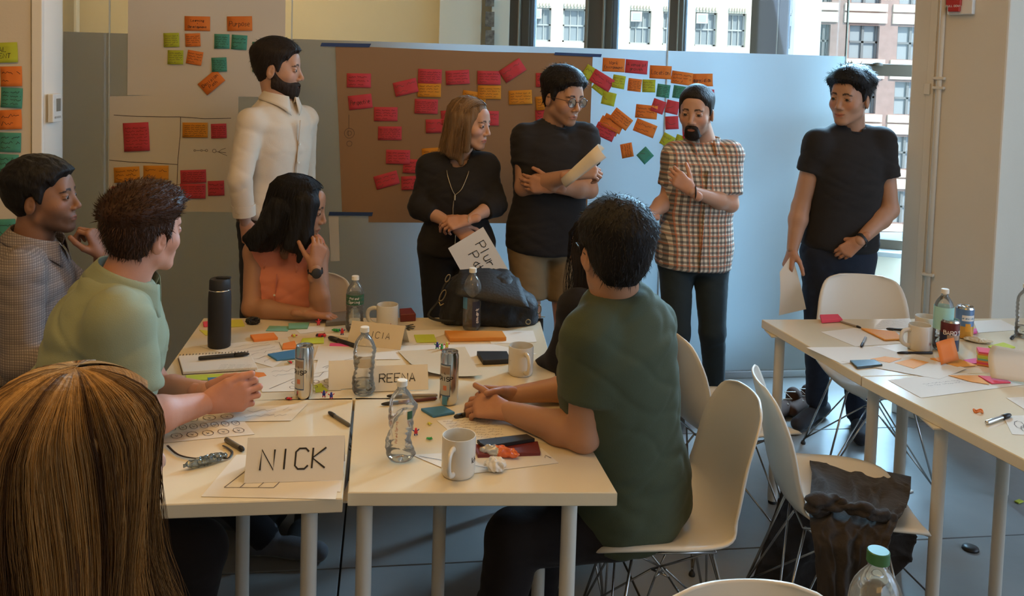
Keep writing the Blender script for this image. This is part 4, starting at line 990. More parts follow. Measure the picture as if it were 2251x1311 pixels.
m=mug('large front mug on the near right table with its handle towards the camera',1007,1042,.098,.0415,-PI/2-.25); curved_text(m,'kh',.0415,-PI/2+1.2,.045,.014,.0025,M_ink,1.01)
m=mug('grey cream mug near the right table edge behind the resting hands',1144,822,.094,.0405,-PI/2+.35); curved_text(m,'----',.0405,-PI/2-1.1,.05,.007,.0012,M_ink2,1.01)
# candy wrapper, crumpled paper, keys, hair claw
M_wrap=mat('orange_wrapper',(.62,.12,.03),.25,spec=.7); M_wraps=mat('silver_wrapper',(.5,.46,.4),.3,metal=.5)
def crumple(name,label,cat,c,ra,m,amp=.3,f=60,seed=1,res=.0025,rot=0,mats=None,mf=None):
    Rm=Matrix.Rotation(rot,3,'Z'); V,F=solid([U(P_E((0,0,ra[2]*.9),ra,Rm),0)],res)
    n=np_noise(V,f,seed,2); V2=V+vnormals(V,F)*(np.abs(n)*-amp*min(ra)*1.6+amp*.3*min(ra))[:,None]; V2[:,2]=np.maximum(V2[:,2],.0005)
    me=mesh_np(name,V2,F,mats or m,mi=(mf(V2[F].mean(1)) if mf else None),smooth=False); o=link(name,me); o.location=c; return tag(o,label,cat)
wp=tp(1098,1003,.0015); crumple('candy_wrapper','crumpled orange and silver candy wrapper right of the front mug','wrapper',wp,(.055,.018,.014),None,.5,70,3,rot=R(-14),mats=[M_wrap,M_wraps],mf=lambda p:((p[:,0]+np_noise(p,60,5)*.02)<-.008).astype(int))
crumple('crumpled_paper','crumpled ball of paper in front of the candy wrapper','paper',tp(1088,1034,.0015),(.026,.021,.016),M_paper,.75,85,9)
crumple('hair_claw','black hair claw clip lying behind the tumbler','hair clip',tp(556,713),(.026,.014,.014),M_black,.9,160,4,.0025)
for k in range(6):
    pass
kz=thing('keys','small bunch of keys beside the foot of the grind mug','keys',tp(892,722))
for k in range(4):
    a=R(-60+35*k); MB().bbox((.018*math.cos(a),.018*math.sin(a),.002+.002*k),(.034,.008,.002),.0006,Matrix.Rotation(a,3,'Z')).build('key',mat('key_metal',(.10,.10,.08),.4,metal=.6),kz)
MB().tube([(.008*math.cos(a),.008*math.sin(a),.006) for a in [2*PI*i/12 for i in range(12)]],.001,5,closed=True).build('key_ring',M_can,kz,True)
# tiny plastic figures
def figure(label,u,v,ca,cb,face=0,s=1.0,lie=False):
    t=thing('toy_figure',label,'toy',tp(u,v,.0005),face)
    t.scale=(s,s,s)
    m1,m2=MN2[ca],MN2[cb]; Rt=Matrix.Rotation(PI/2,3,'X') if lie else Matrix.Identity(3); o=Vector((0,0,.004)) if lie else Vector()
    bd=MB(); bd.bbox(Rt@Vector((0,0,.010))+o,(.009,.005,.009),.001,Rt); bd.lathe([(.001,.0145),(.003,.0155),(.0034,.018),(.002,.021),(.0005,.0213)],8,o,Rt); bd.build('body',m1,t,True)
    for sx in(-1,1):
        MB().tube([Rt@Vector((sx*.002,0,.007))+o,Rt@Vector((sx*.0035,0,.001))+o],.0019,6).build('leg',m2,t,True)
        MB().tube([Rt@Vector((sx*.0045,0,.013))+o,Rt@Vector((sx*.009,.001,.016))+o],.0015,6).build('arm',m2,t,True)
MN2={k:mat('toy_'+k,c,.35) for k,c in {'b':(.03,.04,.30),'r':(.62,.03,.05),'g':(.03,.33,.08),'y':(.65,.6,.08),'k':(.04,.02,.05)}.items()}
for a in [('blue and red toy figure right of the silver can, left of two',712,874,'b','r',0),('blue and red toy figure right of the silver can, right of two',728,878,'b','r',.3),
 ('red and purple toy figure lying left of the silver can foot',628,878,'r','k',1.2,1,True),('red and green toy figure lying in front of the long blue pad',634,797,'r','g',.8,1,True),
 ('red and blue toy figure right of the crumpled bottle',914,958,'r','b',.4),('green toy piece in front of the red and blue figure',937,966,'g','g',1.4,.8,True),('yellow toy piece between the small blue pad and crumpled bottle',943,931,'y','y',.2,.8,True),
 ('blue toy figure left of the orange notebook corner',961,768,'b','g',.2,1.2),('green and red toy figure at the orange notebook corner',971,772,'g','r',1,1.2),('yellow and red toy figure touching the orange notebook',982,768,'y','r',.5,1.2),
 ('red toy piece right of the teal pad',700,716,'r','r',.5,1.2),('green toy piece behind the labelled bottle',731,728,'g','g',1.1,1.5,True),('pink red toy piece left of the labelled bottle',752,737,'r','b',.3,1.2),
 ('red toy bar lying behind the silver can',694,741,'r','k',1.5,1.8,True),('yellow and red toy piece between orange pad and teal pad',645,738,'y','r',.4,1.2,True)]: figure(*a)
# lanyard and clear wrapper at the near left
pts=spline([tp(*p,dz=.004) for p in [(368,980),(392,1000),(430,1008),(470,1005),(500,1008),(510,995),(500,985),(490,980)]],6)
ly=MB().tube(pts,.0032,6,flat=.4).build('lanyard',M_black,None,True); tag(ly,'black lanyard cord curling beside the NICK name card','lanyard')
wr=crumple('clear_wrapper','clear blue cellophane wrapper left of the NICK name card','wrapper',tp(452,1022,.0005),(.055,.012,.012),clearmat('cellophane',(.72,.78,.8),.10,.15,.35,(.12,.16,.18)),.6,90,12,rot=R(38))
# --- black duffel bag
M_bag=mat('black_nylon',(.0135,.0125,.012),.62,bump=.25,bscale=90)
bg=thing('duffel_bag','black duffel bag with metal clips standing on the far table','bag',tp(1085,716))
bo=bg.location; bY=bo.y+.08
def bw(u,v,dy=0): return at(u,v,bY+dy)-bo
ops=[U(P_C(bw(1005,640),bw(1000,700),.052,.06,(0,1,0),.55),.03),U(P_C(bw(1030,632),bw(1105,628),.06,.058,(0,1,0),.55),.03),U(P_C(bw(1050,680),bw(1140,690),.085,.062,(0,1,0),.7),.03),U(P_C(bw(1110,640),bw(1160,668),.055,.035,(0,1,0),.55),.03),U(P_C(bw(1120,700),bw(1162,704),.05,.035,(0,1,0),.5),.02),U(P_C(bw(1000,706),bw(1150,712),.036,.036,(0,1,0),.4),.02)]
V,F=solid(ops+[I(P_PL((0,0,.001),(0,0,-1)))],.007,disp=lambda p,n:np_noise(p,18,3)*.009+np_noise(p,60,8)*.003)
link('bag_body',mesh_np('bag_body',V,F,M_bag),bg)
def flap(s,t):
    a=bw(1010+130*s,596+4*math.sin(s*PI)*-1+18*max(0,s-.5)*2,-.02); b=bw(1000+165*s,645+30*s,-.14); p=a*(1-t)+b*t; p.z-=0; p.y-=.05*math.sin(t*PI*.8); return p
MB().sheet(flap,12,8,.005).build('top_flap',M_bag,bg,True)
M_clip=mat('antique_brass',(.30,.24,.14),.35,metal=.8)
def ringat(u,v,r,par=bg,lng=1.0,rot=0,dy=-.09): 
    c=bw(u,v,dy); return MB().tube([c+Matrix.Rotation(rot,3,'Y')@Vector((r*math.cos(a),0,r*lng*math.sin(a))) for a in [2*PI*i/14 for i in range(14)]],.0022,6,closed=True).build('metal_ring',M_clip,par,True)
ringat(984,612,.007,lng=2.2,rot=R(25)); ringat(973,650,.009,lng=2.6,rot=R(25)); ringat(1185,680,.008,lng=2.2,dy=-.02); ringat(1161,708,.009,lng=1,dy=-.13)
MB().tube([bw(965,664,-.09),bw(968,672,-.09),bw(976,668,-.09)],.0025,6).build('buckle',M_clip,bg,True)
MB().sheet(lambda s,t:bw(1177+17*s,700+78*t,0)+Vector((0,0,-.0))+Vector((0,0,0)),2,8,.003).build('strap',M_bag,bg)
MB().tube([bw(1174,697,0),bw(1198,697,0)],.002,6).build('buckle',M_clip,bg,True)
MB().tube(spline([bw(992,612,-.05),bw(976,630,-.06),bw(966,660,-.08),bw(942,692,-.10),bw(962,704,-.12),bw(1000,706,-.12)],6),.0055,8).build('handle',M_bag,bg,True)
# --- right table
sheet('thin white sheet under the short black pen on the far right table',[(1804,730),(1890,720),(1985,755),(1880,762)],.0005)
sheet('blank sheet behind the phone on the far right table',[(1772,764),(1930,762),(2030,790),(1850,800)],.0008)
sheet('sheet under the two flat orange notes',[(1850,795),(2010,778),(2125,812),(2065,834)],.0014,curl=(.0,0,.004,0))
sheet('long creased sheet near the table edge behind the orange hair tie',[(1952,836),(2120,820),(2251,846),(2025,875)],.0008,scr=(.25,.75,.45,.65,2))
sheet('white sheet at the right frame edge behind the marker',[(2212,875),(2300,870),(2330,910),(2260,905)],.0006)
sheet('sheet with pen loops at the right frame edge in front of the marker',[(2205,915),(2290,912),(2310,960),(2225,955)],.0006,marks=[loop(.3,.5,.12,.2),loop(.4,.3,.1,.15)])
sheet('sheet covered in writing behind the cream mug of the right table',[(1940,703),(2000,700),(2010,722),(1920,722)],.0006,scr=(.05,.95,.1,.9,5))
sheet('bright sheet near the far edge behind the orange soda can',[(2140,706),(2200,703),(2245,725),(2150,732)],.0006)
for a in [('flat orange note on the sheet nearest the phone, left of two',[(1912,790),(1945,784),(1982,789),(1955,798)],.0004,'amber'),('flat orange note on the sheet, right of two',[(1966,798),(2005,789),(2042,797),(2008,811)],.0004,'amber'),
 ('amber pad of notes left of the mugs on the right table',[(1892,724),(1968,732),(1985,748),(1945,750)],.006,'amber'),('bright pink note heap at the far corner of the right table',[(1802,698),(1842,697),(1852,708),(1806,711)],.012,'pink'),
 ('amber notes spread beneath the standing orange note',[(2045,790),(2090,785),(2148,805),(2105,808)],.003,'amber'),('pink note between the standing orange note and the rainbow block',[(2118,792),(2148,788),(2150,800),(2125,799)],.001,'magenta'),
 ('red pink notes at the foot of the curled paper',[(2150,828),(2205,832),(2222,843),(2180,845)],.004,'pink'),('amber notes beside the red pink ones by the curled paper',[(2085,826),(2150,826),(2175,846),(2135,840)],.001,'amber'),
 ('lime pad behind the rainbow block of notes',[(2172,764),(2205,756),(2232,766),(2190,774)],.006,'lime'),('pink pad behind the orange soda can',[(2136,728),(2146,726),(2148,734),(2138,735)],.008,'magenta')]:
    pad(a[0],a[1],a[2],MN[a[3]],dz=.0020)
c0=tp(2168,801,.001); rb=thing('note_block','rainbow block of sticky notes beside the curled paper','sticky notes',c0)
for k,cn_ in enumerate(['orange','pink','orange','teal','lime','yellow','orange','pink']): MB().bbox((random.uniform(-.001,.001),random.uniform(-.001,.001),.003+.0062*k),(.060,.060,.006),.0008,Matrix.Rotation(R(-28+k),3,'Z')).build('note_layer',MN[cn_],rb)
so=tp(2094,801,.004); s1=MB().sheet(lambda s,t:Matrix.Rotation(R(18),3,'Z')@Vector(((s-.5)*.078+ (t-.5)*.02,.05*t+.004*math.sin(s*3),.062*t+.012*(s-.5))),4,4,.0006).build('sticky_note',MN['orange'],None,True); s1.location=so+Vector((0,0,.007)); tag(s1,'orange note standing upright in front of the dark soda can','sticky note')
cp_=MB().sheet(lambda s,t:Vector((.17*s+.02*t,.02+.05*math.sin(t*2.2)-.06*s*(1-t),.098*t*(1-.25*s)+.006)),8,8,.0006).build('curled_paper',M_paper,None,True); cp_.location=tp(2186,840,.005); tag(cp_,'curled white paper standing up at the right frame edge','paper')
ph2=pad('dark green black phone at the edge of the far right table',[(1868,797),(1922,795),(1940,806),(1884,812)],.008,mat('phone_dark',(.03,.04,.035),.25),'phone','phone')
pen('black pen touching the pink note heap',(1893,721),(1848,707),.0045,mat('pen_silver',(.3,.26,.22),.35),M_black,.2)
pen('short black and grey pen on the thin white sheet',(1893,763),(1903,742),.0048,mat('pen_clear',(.35,.4,.45),.3),M_black,.35)
pen('dark pen lying in front of the cream mug on the right table',(1972,776),(2050,776),.0048,M_black,M_black,.3)
pen('dark pen on the written sheet behind the right mug',(1948,723),(2002,727),.0048,M_black,M_black,.3)
pen('thick silver marker with black cap on the near right table',(2222,912),(2168,930),.0065,M_can,M_black,.35,'marker','marker')
pen('silver pen behind the curled paper near the frame edge',(2222,745),(2236,733),.006,M_can,M_black,.3)
m=mug('white mug with red print, front one of the right table pair',2020,768,.092,.040,PI+.2); curved_text(m,'hk',.040,-PI/2+.75,.03,.012,.002,M_red,1.01)
mug('white mug partly hidden behind the red print mug',2034,748,.092,.040,0.3)
b=bottle('tall clear bottle with a pale teal label behind the dark soda can',2070,768,.225,.034,kind='smooth',labelcol=(clearmat('label_teal',(.5,.8,.75),.03,.2,.8,(.45,.75,.68)),.35,.72),water=.2)
bottle('clear bottle cut off by the right frame edge',2250,742,.21,.0325,water=.2)
M_cdark=mat('can_dark_red',(.13,.022,.018),.3,metal=.4); M_cbl=mat('can_navy',(.03,.03,.06),.3,metal=.4)
c=can('dark red and navy soda can on the right table',2085,774,.122,.033,[(.08,.62,M_cbl),(.62,.93,M_cdark)]); curved_text(c,"BARQ'S",.033,-PI/2-.05,.078,.014,.003,M_inkw,1.015); curved(c,.033,-PI/2-.7,-PI/2+.7,.052,.07,mat('can_script',(.4,.28,.2),.4),'root_beer_band',rr=1.01)
c=can('blue and orange sparkling drink can on the right table',2118,741,.122,.033,[(.02,.4,mat('can_orange',(.62,.30,.05),.3,metal=.3)),(.4,.93,mat('can_skyblue',(.13,.22,.38),.3,metal=.4))]); curved(c,.033,-PI/2-.75,-PI/2+.75,.07,.092,M_inkw,'white_panel',rr=1.01)
curved_text(c,'aranciata',.033,-PI/2,.081,.008,.0015,mat('fish_blue',(.08,.22,.36),.4),1.02); curved(c,.033,-PI/2-.35,-PI/2+.25,.03,.06,mat('can_fruit',(.75,.33,.04),.4),'fruit_picture',rr=1.012)
ht=thing('hair_tie','small orange hair tie on the near right table','hair tie',tp(2150,906,.001)); 
MB().tube([(.013*math.cos(a),.010*math.sin(a),.003+.003*math.sin(3*a)) for a in [2*PI*i/18 for i in range(18)]],.0028,6,closed=True).build('loop',MN['orange'],ht,True)
bs=crumple('snack_bag','small flat brown snack packet behind the rainbow note block','packet',tp(2150,752,.001),(.05,.028,.008),M_env,.5,60,21,rot=R(-20))
# green capped bottle at the bottom edge
gp=at(1927,1290,1.36); M_gcap=mat('cap_green',(.035,.14,.05),.4); bottle('large clear bottle with a green cap at the bottom edge of the photo',0,0,.262,.042,kind='smooth',capm=M_gcap,loc=Vector((gp.x,gp.y,TZ)))
# bits on the floor
for (u,v,l,cc) in [(1998,1082,'small white scrap lying on the floor right of the chair wires',M_paper),(2240,1105,'lime green scrap on the floor under the right table',MN['lime'])]:
    o=MB().bbox((0,0,.004),(.035,.02,.006),.002,Matrix.Rotation(.5,3,'Z')).build('paper_scrap',cc); o.location=onz(u,v,.0); tag(o,l,'scrap')
o=MB().lathe([(.001,0),(.03,0),(.028,.008),(.012,.012),(.001,.012)],16).build('floor_cap',M_black,None,True); o.location=onz(2133,1208,0); tag(o,'round black cap set on the floor right of the dark jacket','cap')
# ---------------------------------------------------------------- people
M_skin=mat('skin',(.5,.3,.2),.5,spec=.35,attr=True,bump=.04,bscale=120); M_hairc=mat('hair',(.02,.015,.01),.58,spec=.22,attr=True,bump=.5,bscale=90,stretch=(1,1,.25))
M_cloth=mat('cloth',(.5,.5,.5),.85,attr=True,bump=.12,bscale=350,sheen=.05,spec=.2); M_eyew=mat('eye_white',(.55,.5,.45),.2,spec=.6); M_iris=mat('iris',(.03,.018,.01),.15,spec=.7)
def P_K(a,b,ra,rb,fl=None,ff=1.0,ext=.02):
    """cone with a flat end at b (cuffs, hems)"""
    a=V3(a); b=V3(b); ab=b-a; L=np.linalg.norm(ab); n=ab/L; mr=max(ra,rb)*(1 if ff>=1 else 1/ff); lo=np.minimum(a,b)-mr; hi=np.maximum(a,b)+mr
    f0=P_C(a,b+n*ext,ra,rb+(rb-ra)*ext/L,fl,ff)[0]
    return (lambda p: np.maximum(f0(p),(p-b)@n)),lo,hi
def head_ops(g):
    """g: dict of proportions; returns ops in head space (x right, y forward, z up, metres)"""
    jw=g.get('jaw',1); nz=g.get('nose',1); ch=g.get('chin',1); sm=g.get('smile',0)
    o=[U(P_E((0,-.018,.038),(.0745,.094,.084)),.0),U(P_E((0,.022,-.01),(.064*jw,.070,.088)),.03),U(P_E((0,.035,-.055),(.048*jw,.046,.050)),.02),
       U(P_C((-.046*jw,.002,-.062),(-.016,.062,-.098),.018,.016),.02),U(P_C((.046*jw,.002,-.062),(.016,.062,-.098),.018,.016),.02),
       U(P_E((0,.070,-.100),(.022*ch,.019,.017)),.014),U(P_E((-.040,.052,-.028),(.024,.026,.022)),.02),U(P_E((.040,.052,-.028),(.024,.026,.022)),.02),
       U(P_C((-.034,.076,.022),(.034,.076,.022),.012,.012),.014),U(P_E((0,.066,.045),(.045,.024,.036)),.02),
       U(P_E((0,.074,-.068),(.028,.0175,.022)),.016),
       S(P_E((-.032,.098,.002),(.017,.019,.011)),.010),S(P_E((.032,.098,.002),(.017,.019,.011)),.010),
       U(P_C((0,.086,.012),(0,.100+.004*nz,-.028),.0070,.0085),.012),U(P_E((0,.1005+.004*nz,-.035),(.0110,.0100,.009)),.008),U(P_E((-.0125,.094,-.040),(.0078,.010,.0068)),.006),U(P_E((.0125,.094,-.040),(.0078,.010,.0068)),.006),
       U(P_E((-.032,.079,.001),(.0155,.0125,.0125)),.003),U(P_E((.032,.079,.001),(.0155,.0125,.0125)),.003),
       S(P_E((-.032,.093,.0),(.0125,.010,.0042)),.002),S(P_E((.032,.093,.0),(.0125,.010,.0042)),.002),
       U(P_C((-.021,.0845,-.0675+sm),(0,.0925,-.0650),.0032,.0045),.004),U(P_C((.021,.0845,-.0675+sm),(0,.0925,-.0650),.0032,.0045),.004),U(P_C((-.013,.087,-.0750),(.013,.087,-.0750),.0050,.0050),.006),
       S(P_C((-.025,.089,-.0700+sm),(0,.0955,-.0708),.0014,.0016),.002),S(P_C((.025,.089,-.0700+sm),(0,.0955,-.0708),.0014,.0016),.002)]
    for s in (-1,1):
        Re=Matrix.Rotation(s*R(-14),3,'Z')@Matrix.Rotation(R(-12),3,'X')
        o+=[U(P_E((s*.0765,-.012,-.012),(.0085,.019,.031),Re),.008),S(P_E((s*.086,-.006,-.006),(.006,.0105,.019),Re),.004),U(P_E((s*.0785,-.005,-.010),(.005,.005,.008),Re),.003)]
    return o
def cran(p,gr=0):
    """distance to the skull and back of the neck, head space"""
    a=P_E((0,-.018,.038),(.0745,.094,.084))[0](p); b=P_E((0,.018,-.008),(.066,.070,.088))[0](p)
    h=np.maximum(.03-np.abs(a-b),0)/.03; d=np.minimum(a,b)-h*h*.03*.25
    c=P_C((0,-.030,-.03),(0,-.022,-.13),.052,.046)[0](p); h=np.maximum(.03-np.abs(d-c),0)/.03
    return np.minimum(d,c)-h*h*.03*.25
def hair_short(top=.02,side=.008,front=.062,quiff=0,side_part=0,nape=-.075,rough=.0035,messy=26,seed=3,widow=.0):
    def d(p):
        y=p[...,1]; z=p[...,2]; x=np.abs(p[...,0])
        line=np.interp(y,[-.12,-.06,-.035,-.02,.0,.014,.020,.034,.055,.075,.10],[nape,nape,-.045,.008,.018,-.012,-.012,.030,.046,front,front+.004])
        line=line+np.where(y>.05,np.maximum(x-.035,0)*-.25+widow*(x<.01),0)
        t=np.clip((z-.02)/.07,0,1); th=side+(top-side)*t*t*(3-2*t)
        th=th+quiff*np.clip((y-.01)/.07,0,1)*np.clip((z-.05)/.04,0,1)
        th=th*np.clip((z-line)/(.012+.030*(y<-.02)+.012*(y>.03))+.12,0.0,1)
        th=th+rough*np_noise(p,messy,seed,2)*np.clip((z-.0)/.05,.15,1)
        return np.maximum(cran(p)-th,(line-z)*.8)
    return (d,V3((-.13,-.17,-.12)),V3((.13,.16,.19)))
def beard_shape(th=.007,full=True,seed=5,must=True):
    ho=[o for o in head_ops({})]
    def d(p):
        D=np.full(p.shape[:-1],.5)
        for op,(f,_,_),k in ho[:6]+ho[10:11]:
            dd=f(p); h=np.maximum(max(k,1e-6)-np.abs(D-dd),0)/max(k,1e-6); D=np.minimum(D,dd)-h*h*k*.25
        y=p[...,1]; z=p[...,2]; x=np.abs(p[...,0])
        if full: line=np.interp(y,[-.01,.0,.02,.045,.07,.085,.12],[.0,-.004,-.030,-.046,-.052,-.05,-.05])
        else: line=np.interp(x,[0,.020,.030,.037,.044,.05],[-.050,-.050,-.058,-.085,-.13,-.2])
        lip=np.sqrt((x/.020)**2+((z+.0715)/.0062)**2)
        reg=np.maximum(line*0+z-line,-(y+.01)); reg=np.maximum(reg,(1-lip)*.010)
        reg=np.maximum(reg,-(z+.125))
        tap=np.clip(-(z-line)/.012,0,1)
        return np.maximum(D-th*tap-.0015*np_noise(p,120,seed,2)*tap,reg*.8)
    return (d,V3((-.075,-.02,-.135)),V3((.075,.13,.01)))
def hand_ops(w,d,palm,thumb,curl=(.35,.4,.45,.5),tc=.4,s=1.0,spread=.02,tdir=None,cj=(1.0,1.35,.8)):
    """w wrist, d hand direction, palm direction the palm faces, thumb side"""
    w=Vector(w); d=Vector(d).normalized(); palm=Vector(palm); palm=(palm-d*palm.dot(d)).normalized(); l=d.cross(palm); l=l if l.dot(Vector(thumb))>0 else -l
    o=[]; kn=[]
    for i,(lx,fw,ln,r) in enumerate([(.029,.088,.068,.0085),(.010,.093,.075,.0088),(-.009,.089,.070,.0083),(-.026,.080,.055,.0073)]):
        k=w+d*fw*s+l*lx*s-palm*.002*s; kn.append(k)
        o.append(U(P_C(w+d*.012*s+l*lx*.45*s,k,.017*s,.0125*s,palm,1.25),.012*s))
        dd=(d+l*lx*spread*20).normalized(); p=k; ax=dd.cross(palm).normalized()
        for sgi,(f,cm) in enumerate([(.44,cj[0]),(.31,cj[1]),(.25,cj[2])]):
            dd=Matrix.Rotation(curl[i]*cm*1.25,3,ax)@dd; q=p+dd*ln*f*s*1.12; rr=r*s*(1-.08*sgi)
            o.append(U(P_C(p,q,rr,rr*.93),.0035*s)); p=q
    tb=w+d*.022*s+l*.020*s+palm*.006*s; td=Vector(tdir).normalized() if tdir is not None else (d*.62+l*.62+palm*.35).normalized()
    t1=tb+td*.040*s; td2=(td*(1-tc)+(d*.8+palm*.3-l*.15)*tc).normalized(); t2=t1+td2*.034*s; td3=(td2+(d*.3-l*.4)*tc).normalized(); t3=t2+td3*.026*s
    o+=[U(P_C(tb,t1,.0155*s,.0115*s),.012*s),U(P_C(t1,t2,.0105*s,.0095*s),.004),U(P_C(t2,t3,.0095*s,.0085*s),.003)]
    o.append(U(P_C(w-d*.04*s,w+d*.02*s,.0225*s,.021*s,palm,1.25),.015))
    return o
MT=[(-.02,.165,.120,.0),(.06,.172,.118,.0),(.20,.150,.105,.004),(.34,.165,.115,.008),(.45,.168,.106,.004),(.50,.135,.084,-.002),(.535,.090,.066,-.008),(.57,.058,.056,-.010)]
WT=[(-.02,.165,.118,.0),(.06,.165,.112,.0),(.19,.125,.090,.004),(.33,.145,.105,.012),(.43,.140,.092,.004),(.48,.112,.074,-.002),(.515,.072,.058,-.008),(.55,.048,.048,-.010)]
def creases(seed,a1=.004,a2=.006,f=22,sz=(1,1,1),w=.16):
    sz=np.array(sz)
    def fn(p,n): 
        q=p*sz; q=np.stack([q[:,0]*.75+q[:,2]*.5,q[:,1],q[:,2]*1.15-q[:,0]*.45],1)*np.array([.55,.8,1.5]); r=np_noise(q,f,seed,2); q2=p*sz; q2=np.stack([q2[:,0]*.75-q2[:,2]*.5,q2[:,1],q2[:,2]*1.1+q2[:,0]*.45],1)*np.array([.5,.8,1.6]); r2=np_noise(q2,f*.75,seed+7,2); g=.5+.5*np_noise(p,7,seed+11,1)*1.5; return a1*.5*np_noise(p,f*.4,seed+3,2)-(a2*.75*np.exp(-(r/w)**2)+a2*.6*np.exp(-(r2/w)**2))*np.clip(g,.15,1)+a2*.25
    return fn
def in_box(p,b): return ((p>b[0])&(p<b[1])).all(-1)
class Person:
    def __init__(s,label,root,skin,scale=1.0,female=False):
        s.t=thing('person',label,'person',root); s.root=Vector(root); s.skin=V3(skin); s.sc=scale; s.fem=female; s.parts=[]; s.body=[]
    def finish(s,name,V,F,m,col=None,parent=None,lab=None,mi=None,smooth=True):
        V=V-V3(s.root); me=mesh_np(name,V,F,m,col,smooth,mi); return link(name,me,parent or s.t,lab)
    def joints(s,P,N,SL,SR,hips=None):
        s.P,s.N,s.SL,s.SR=map(Vector,(P,N,SL,SR)); s.up=(s.N-s.P).normalized(); x=(s.SR-s.SL); x=(x-s.up*x.dot(s.up)).normalized(); s.x=x; s.y=s.up.cross(x); s.B=Matrix((x,s.y,s.up)).transposed(); s.L=(s.N-s.P).length
    def torso_ops(s,off=0,tab=None,k0=0,ax=1,ay=1,hem=None):
        tab=tab or (WT if s.fem else MT); k=s.L/.55*1.0
        T=[(h*k,(a+off)*s.sc*ax,(b+off)*s.sc*ay,c) for h,a,b,c in tab]
        if hem is not None:
            T=[(hem,T[0][1]*1.0,T[0][2],T[0][3])]+[r for r in T if r[0]>hem+.01]
        sh=.056*s.sc+off; nk=s.N+s.up*.0
        o=[U(P_L(s.P,s.B,T),.0)]
        for S_ in (s.SL,s.SR):
            o.append(U(P_C(S_-s.up*.004,nk-s.up*.022,sh*.88,.040*s.sc+off,s.y,1.0),.030)); o.append(U(P_C(S_-s.up*.01,s.P+s.up*s.L*.60+(S_-s.N)*.40,sh*.86,sh*.95,s.y,1.0),.035))
        return o
    def arm(s,S_,E,Wr,r=(.047,.038,.024)):
        k=s.sc*(0.86 if s.fem else 1); r=[a*k for a in r]; S_,E,Wr=map(Vector,(S_,E,Wr)); m=E+(Wr-E)*.3; return [U(P_C(S_,E,r[0],r[1]*.95),.02),U(P_C(E,m,r[1]*.95,r[1]*1.02),.02),U(P_C(m,Wr,r[1]*1.02,r[2]),.02)]
    def head(s,C,fwd,up=(0,0,1),hs=1.0,g=None,hair=None,hcol=(.02,.014,.01),beard=None,bcol=None,stub=0,brow=None,eyes=True,strand=None,res=.0032,nk=None):
        C=Vector(C); f=Vector(fwd).normalized(); u=Vector(up); u=(u-f*u.dot(f)).normalized(); x=f.cross(u); s.H=Matrix((x,f,u)).transposed(); s.C=C; s.hs=hs; g=g or {}
        s.Hn=np.array(s.H); Cn=V3(C); Minv=s.H.transposed()
        loc=lambda p: (Minv@(Vector(p)-C))/hs
        ops=head_ops(g); nb=loc(s.N+s.y*.0); na=Vector((0,-.02,-.045)); nr=(.052 if s.fem else .062)*s.sc/hs
        ops.append(U(P_C(na,nb,nr*.97,nr*1.05),.018))
        lo=V3((-.105,-.135,-.185)); hi=V3((.105,.135,.14))
        V,F=solid(ops,res,(lo,hi)); keep=(V[F].mean(1)[:,2]>-.178); F=F[keep]
        col=np.tile(s.skin,(len(V),1)); X,Y,Z=np.abs(V[:,0]),V[:,1],V[:,2]
        rs=np_noise(V,60,4,2)[:,None]; col=col*(1+.05*rs)
        red=np.exp(-(((X-.042)/.018)**2+((Z+.028)/.018)**2))*(Y>.03); col=col*(1+red[:,None]*np.array([.10,-.06,-.06]))
        sm_=g.get('smile',0)*(X/.022)**2; lip=(((X/.0235)**2+((Z+.0703-sm_)/.0085)**2)<1)&(Y>.07); lc=s.skin*np.array(g.get('lip',(.95,.62,.60))); col[lip]=lc
        ml=((X<.025)&(np.abs(Z+.0706-sm_)<.0015)&(Y>.07)); col[ml]=s.skin*.35
        hc=V3(brow if brow is not None else hcol)
        bz=.0215+.004*np.sin(np.clip((X-.012)/.036,0,1)*PI)-.003*(X>.04); bw=((X>.013)&(X<.050)&(np.abs(Z-bz)<.0042*(1.15-(X-.013)/.07))&(Y>.04)); col[bw]=hc*.8+s.skin*.2*.5
        el=((np.abs(X-.032)<.0145)&(np.abs(Z)<.0062)&(Y>.075)&(np.abs(Z)>.003)); col[el]=s.skin*.45
        if stub:
            sm=np.clip((-.045-Z)/.02+np.clip((.04-Y)/.05,0,1),0,1)*np.clip((Y+.0)/.02,0,1)*np.clip((.03-Z)/.03,0,1)*(~lip); col=col*(1-stub*sm[:,None])+hc*stub*sm[:,None]*.6
        s.parts.append((V*hs@s.Hn.T+Cn,F,col))
        if eyes:
            for sx in(-1,1):
                e=MB().lathe([(.0112*math.sin(a*PI/8)+.0001,-.0112*math.cos(a*PI/8)) for a in range(9)],14); e.m=[1 if i>=14*5.9 else 0 for i in range(len(e.f))]
                gz=Vector(g.get('gaze',(0,1,0))).normalized(); Me=(s.H@gz).to_track_quat('Z','Y').to_matrix(); e.v=[tuple(Me@Vector(v)*hs) for v in e.v]
                o=e.build('eye',[M_eyew,M_iris],s.t,True); o.location=C+s.H@Vector((sx*.032,.0795,0))*hs-s.root
        def add_solid(sh,name,c,res2,par=None,lab=None,var=.35,sd=1):
            V,F=solid([('u',sh,0)],res2)
            if not len(V): return
            V,F=V,F; V=smoothv(V,F,1,.3); n=np_noise(V*np.array([1,1,.5]),110,sd,2); cc=V3(c)*(1+var*n)[:,None]
            return s.finish(name,V*hs@s.Hn.T+Cn,F,M_hairc,cc,par,lab)
        if hair: s.hair=add_solid(hair,'hair',hcol,.0042)
        if beard: add_solid(beard,'beard',bcol or hcol,.0032)
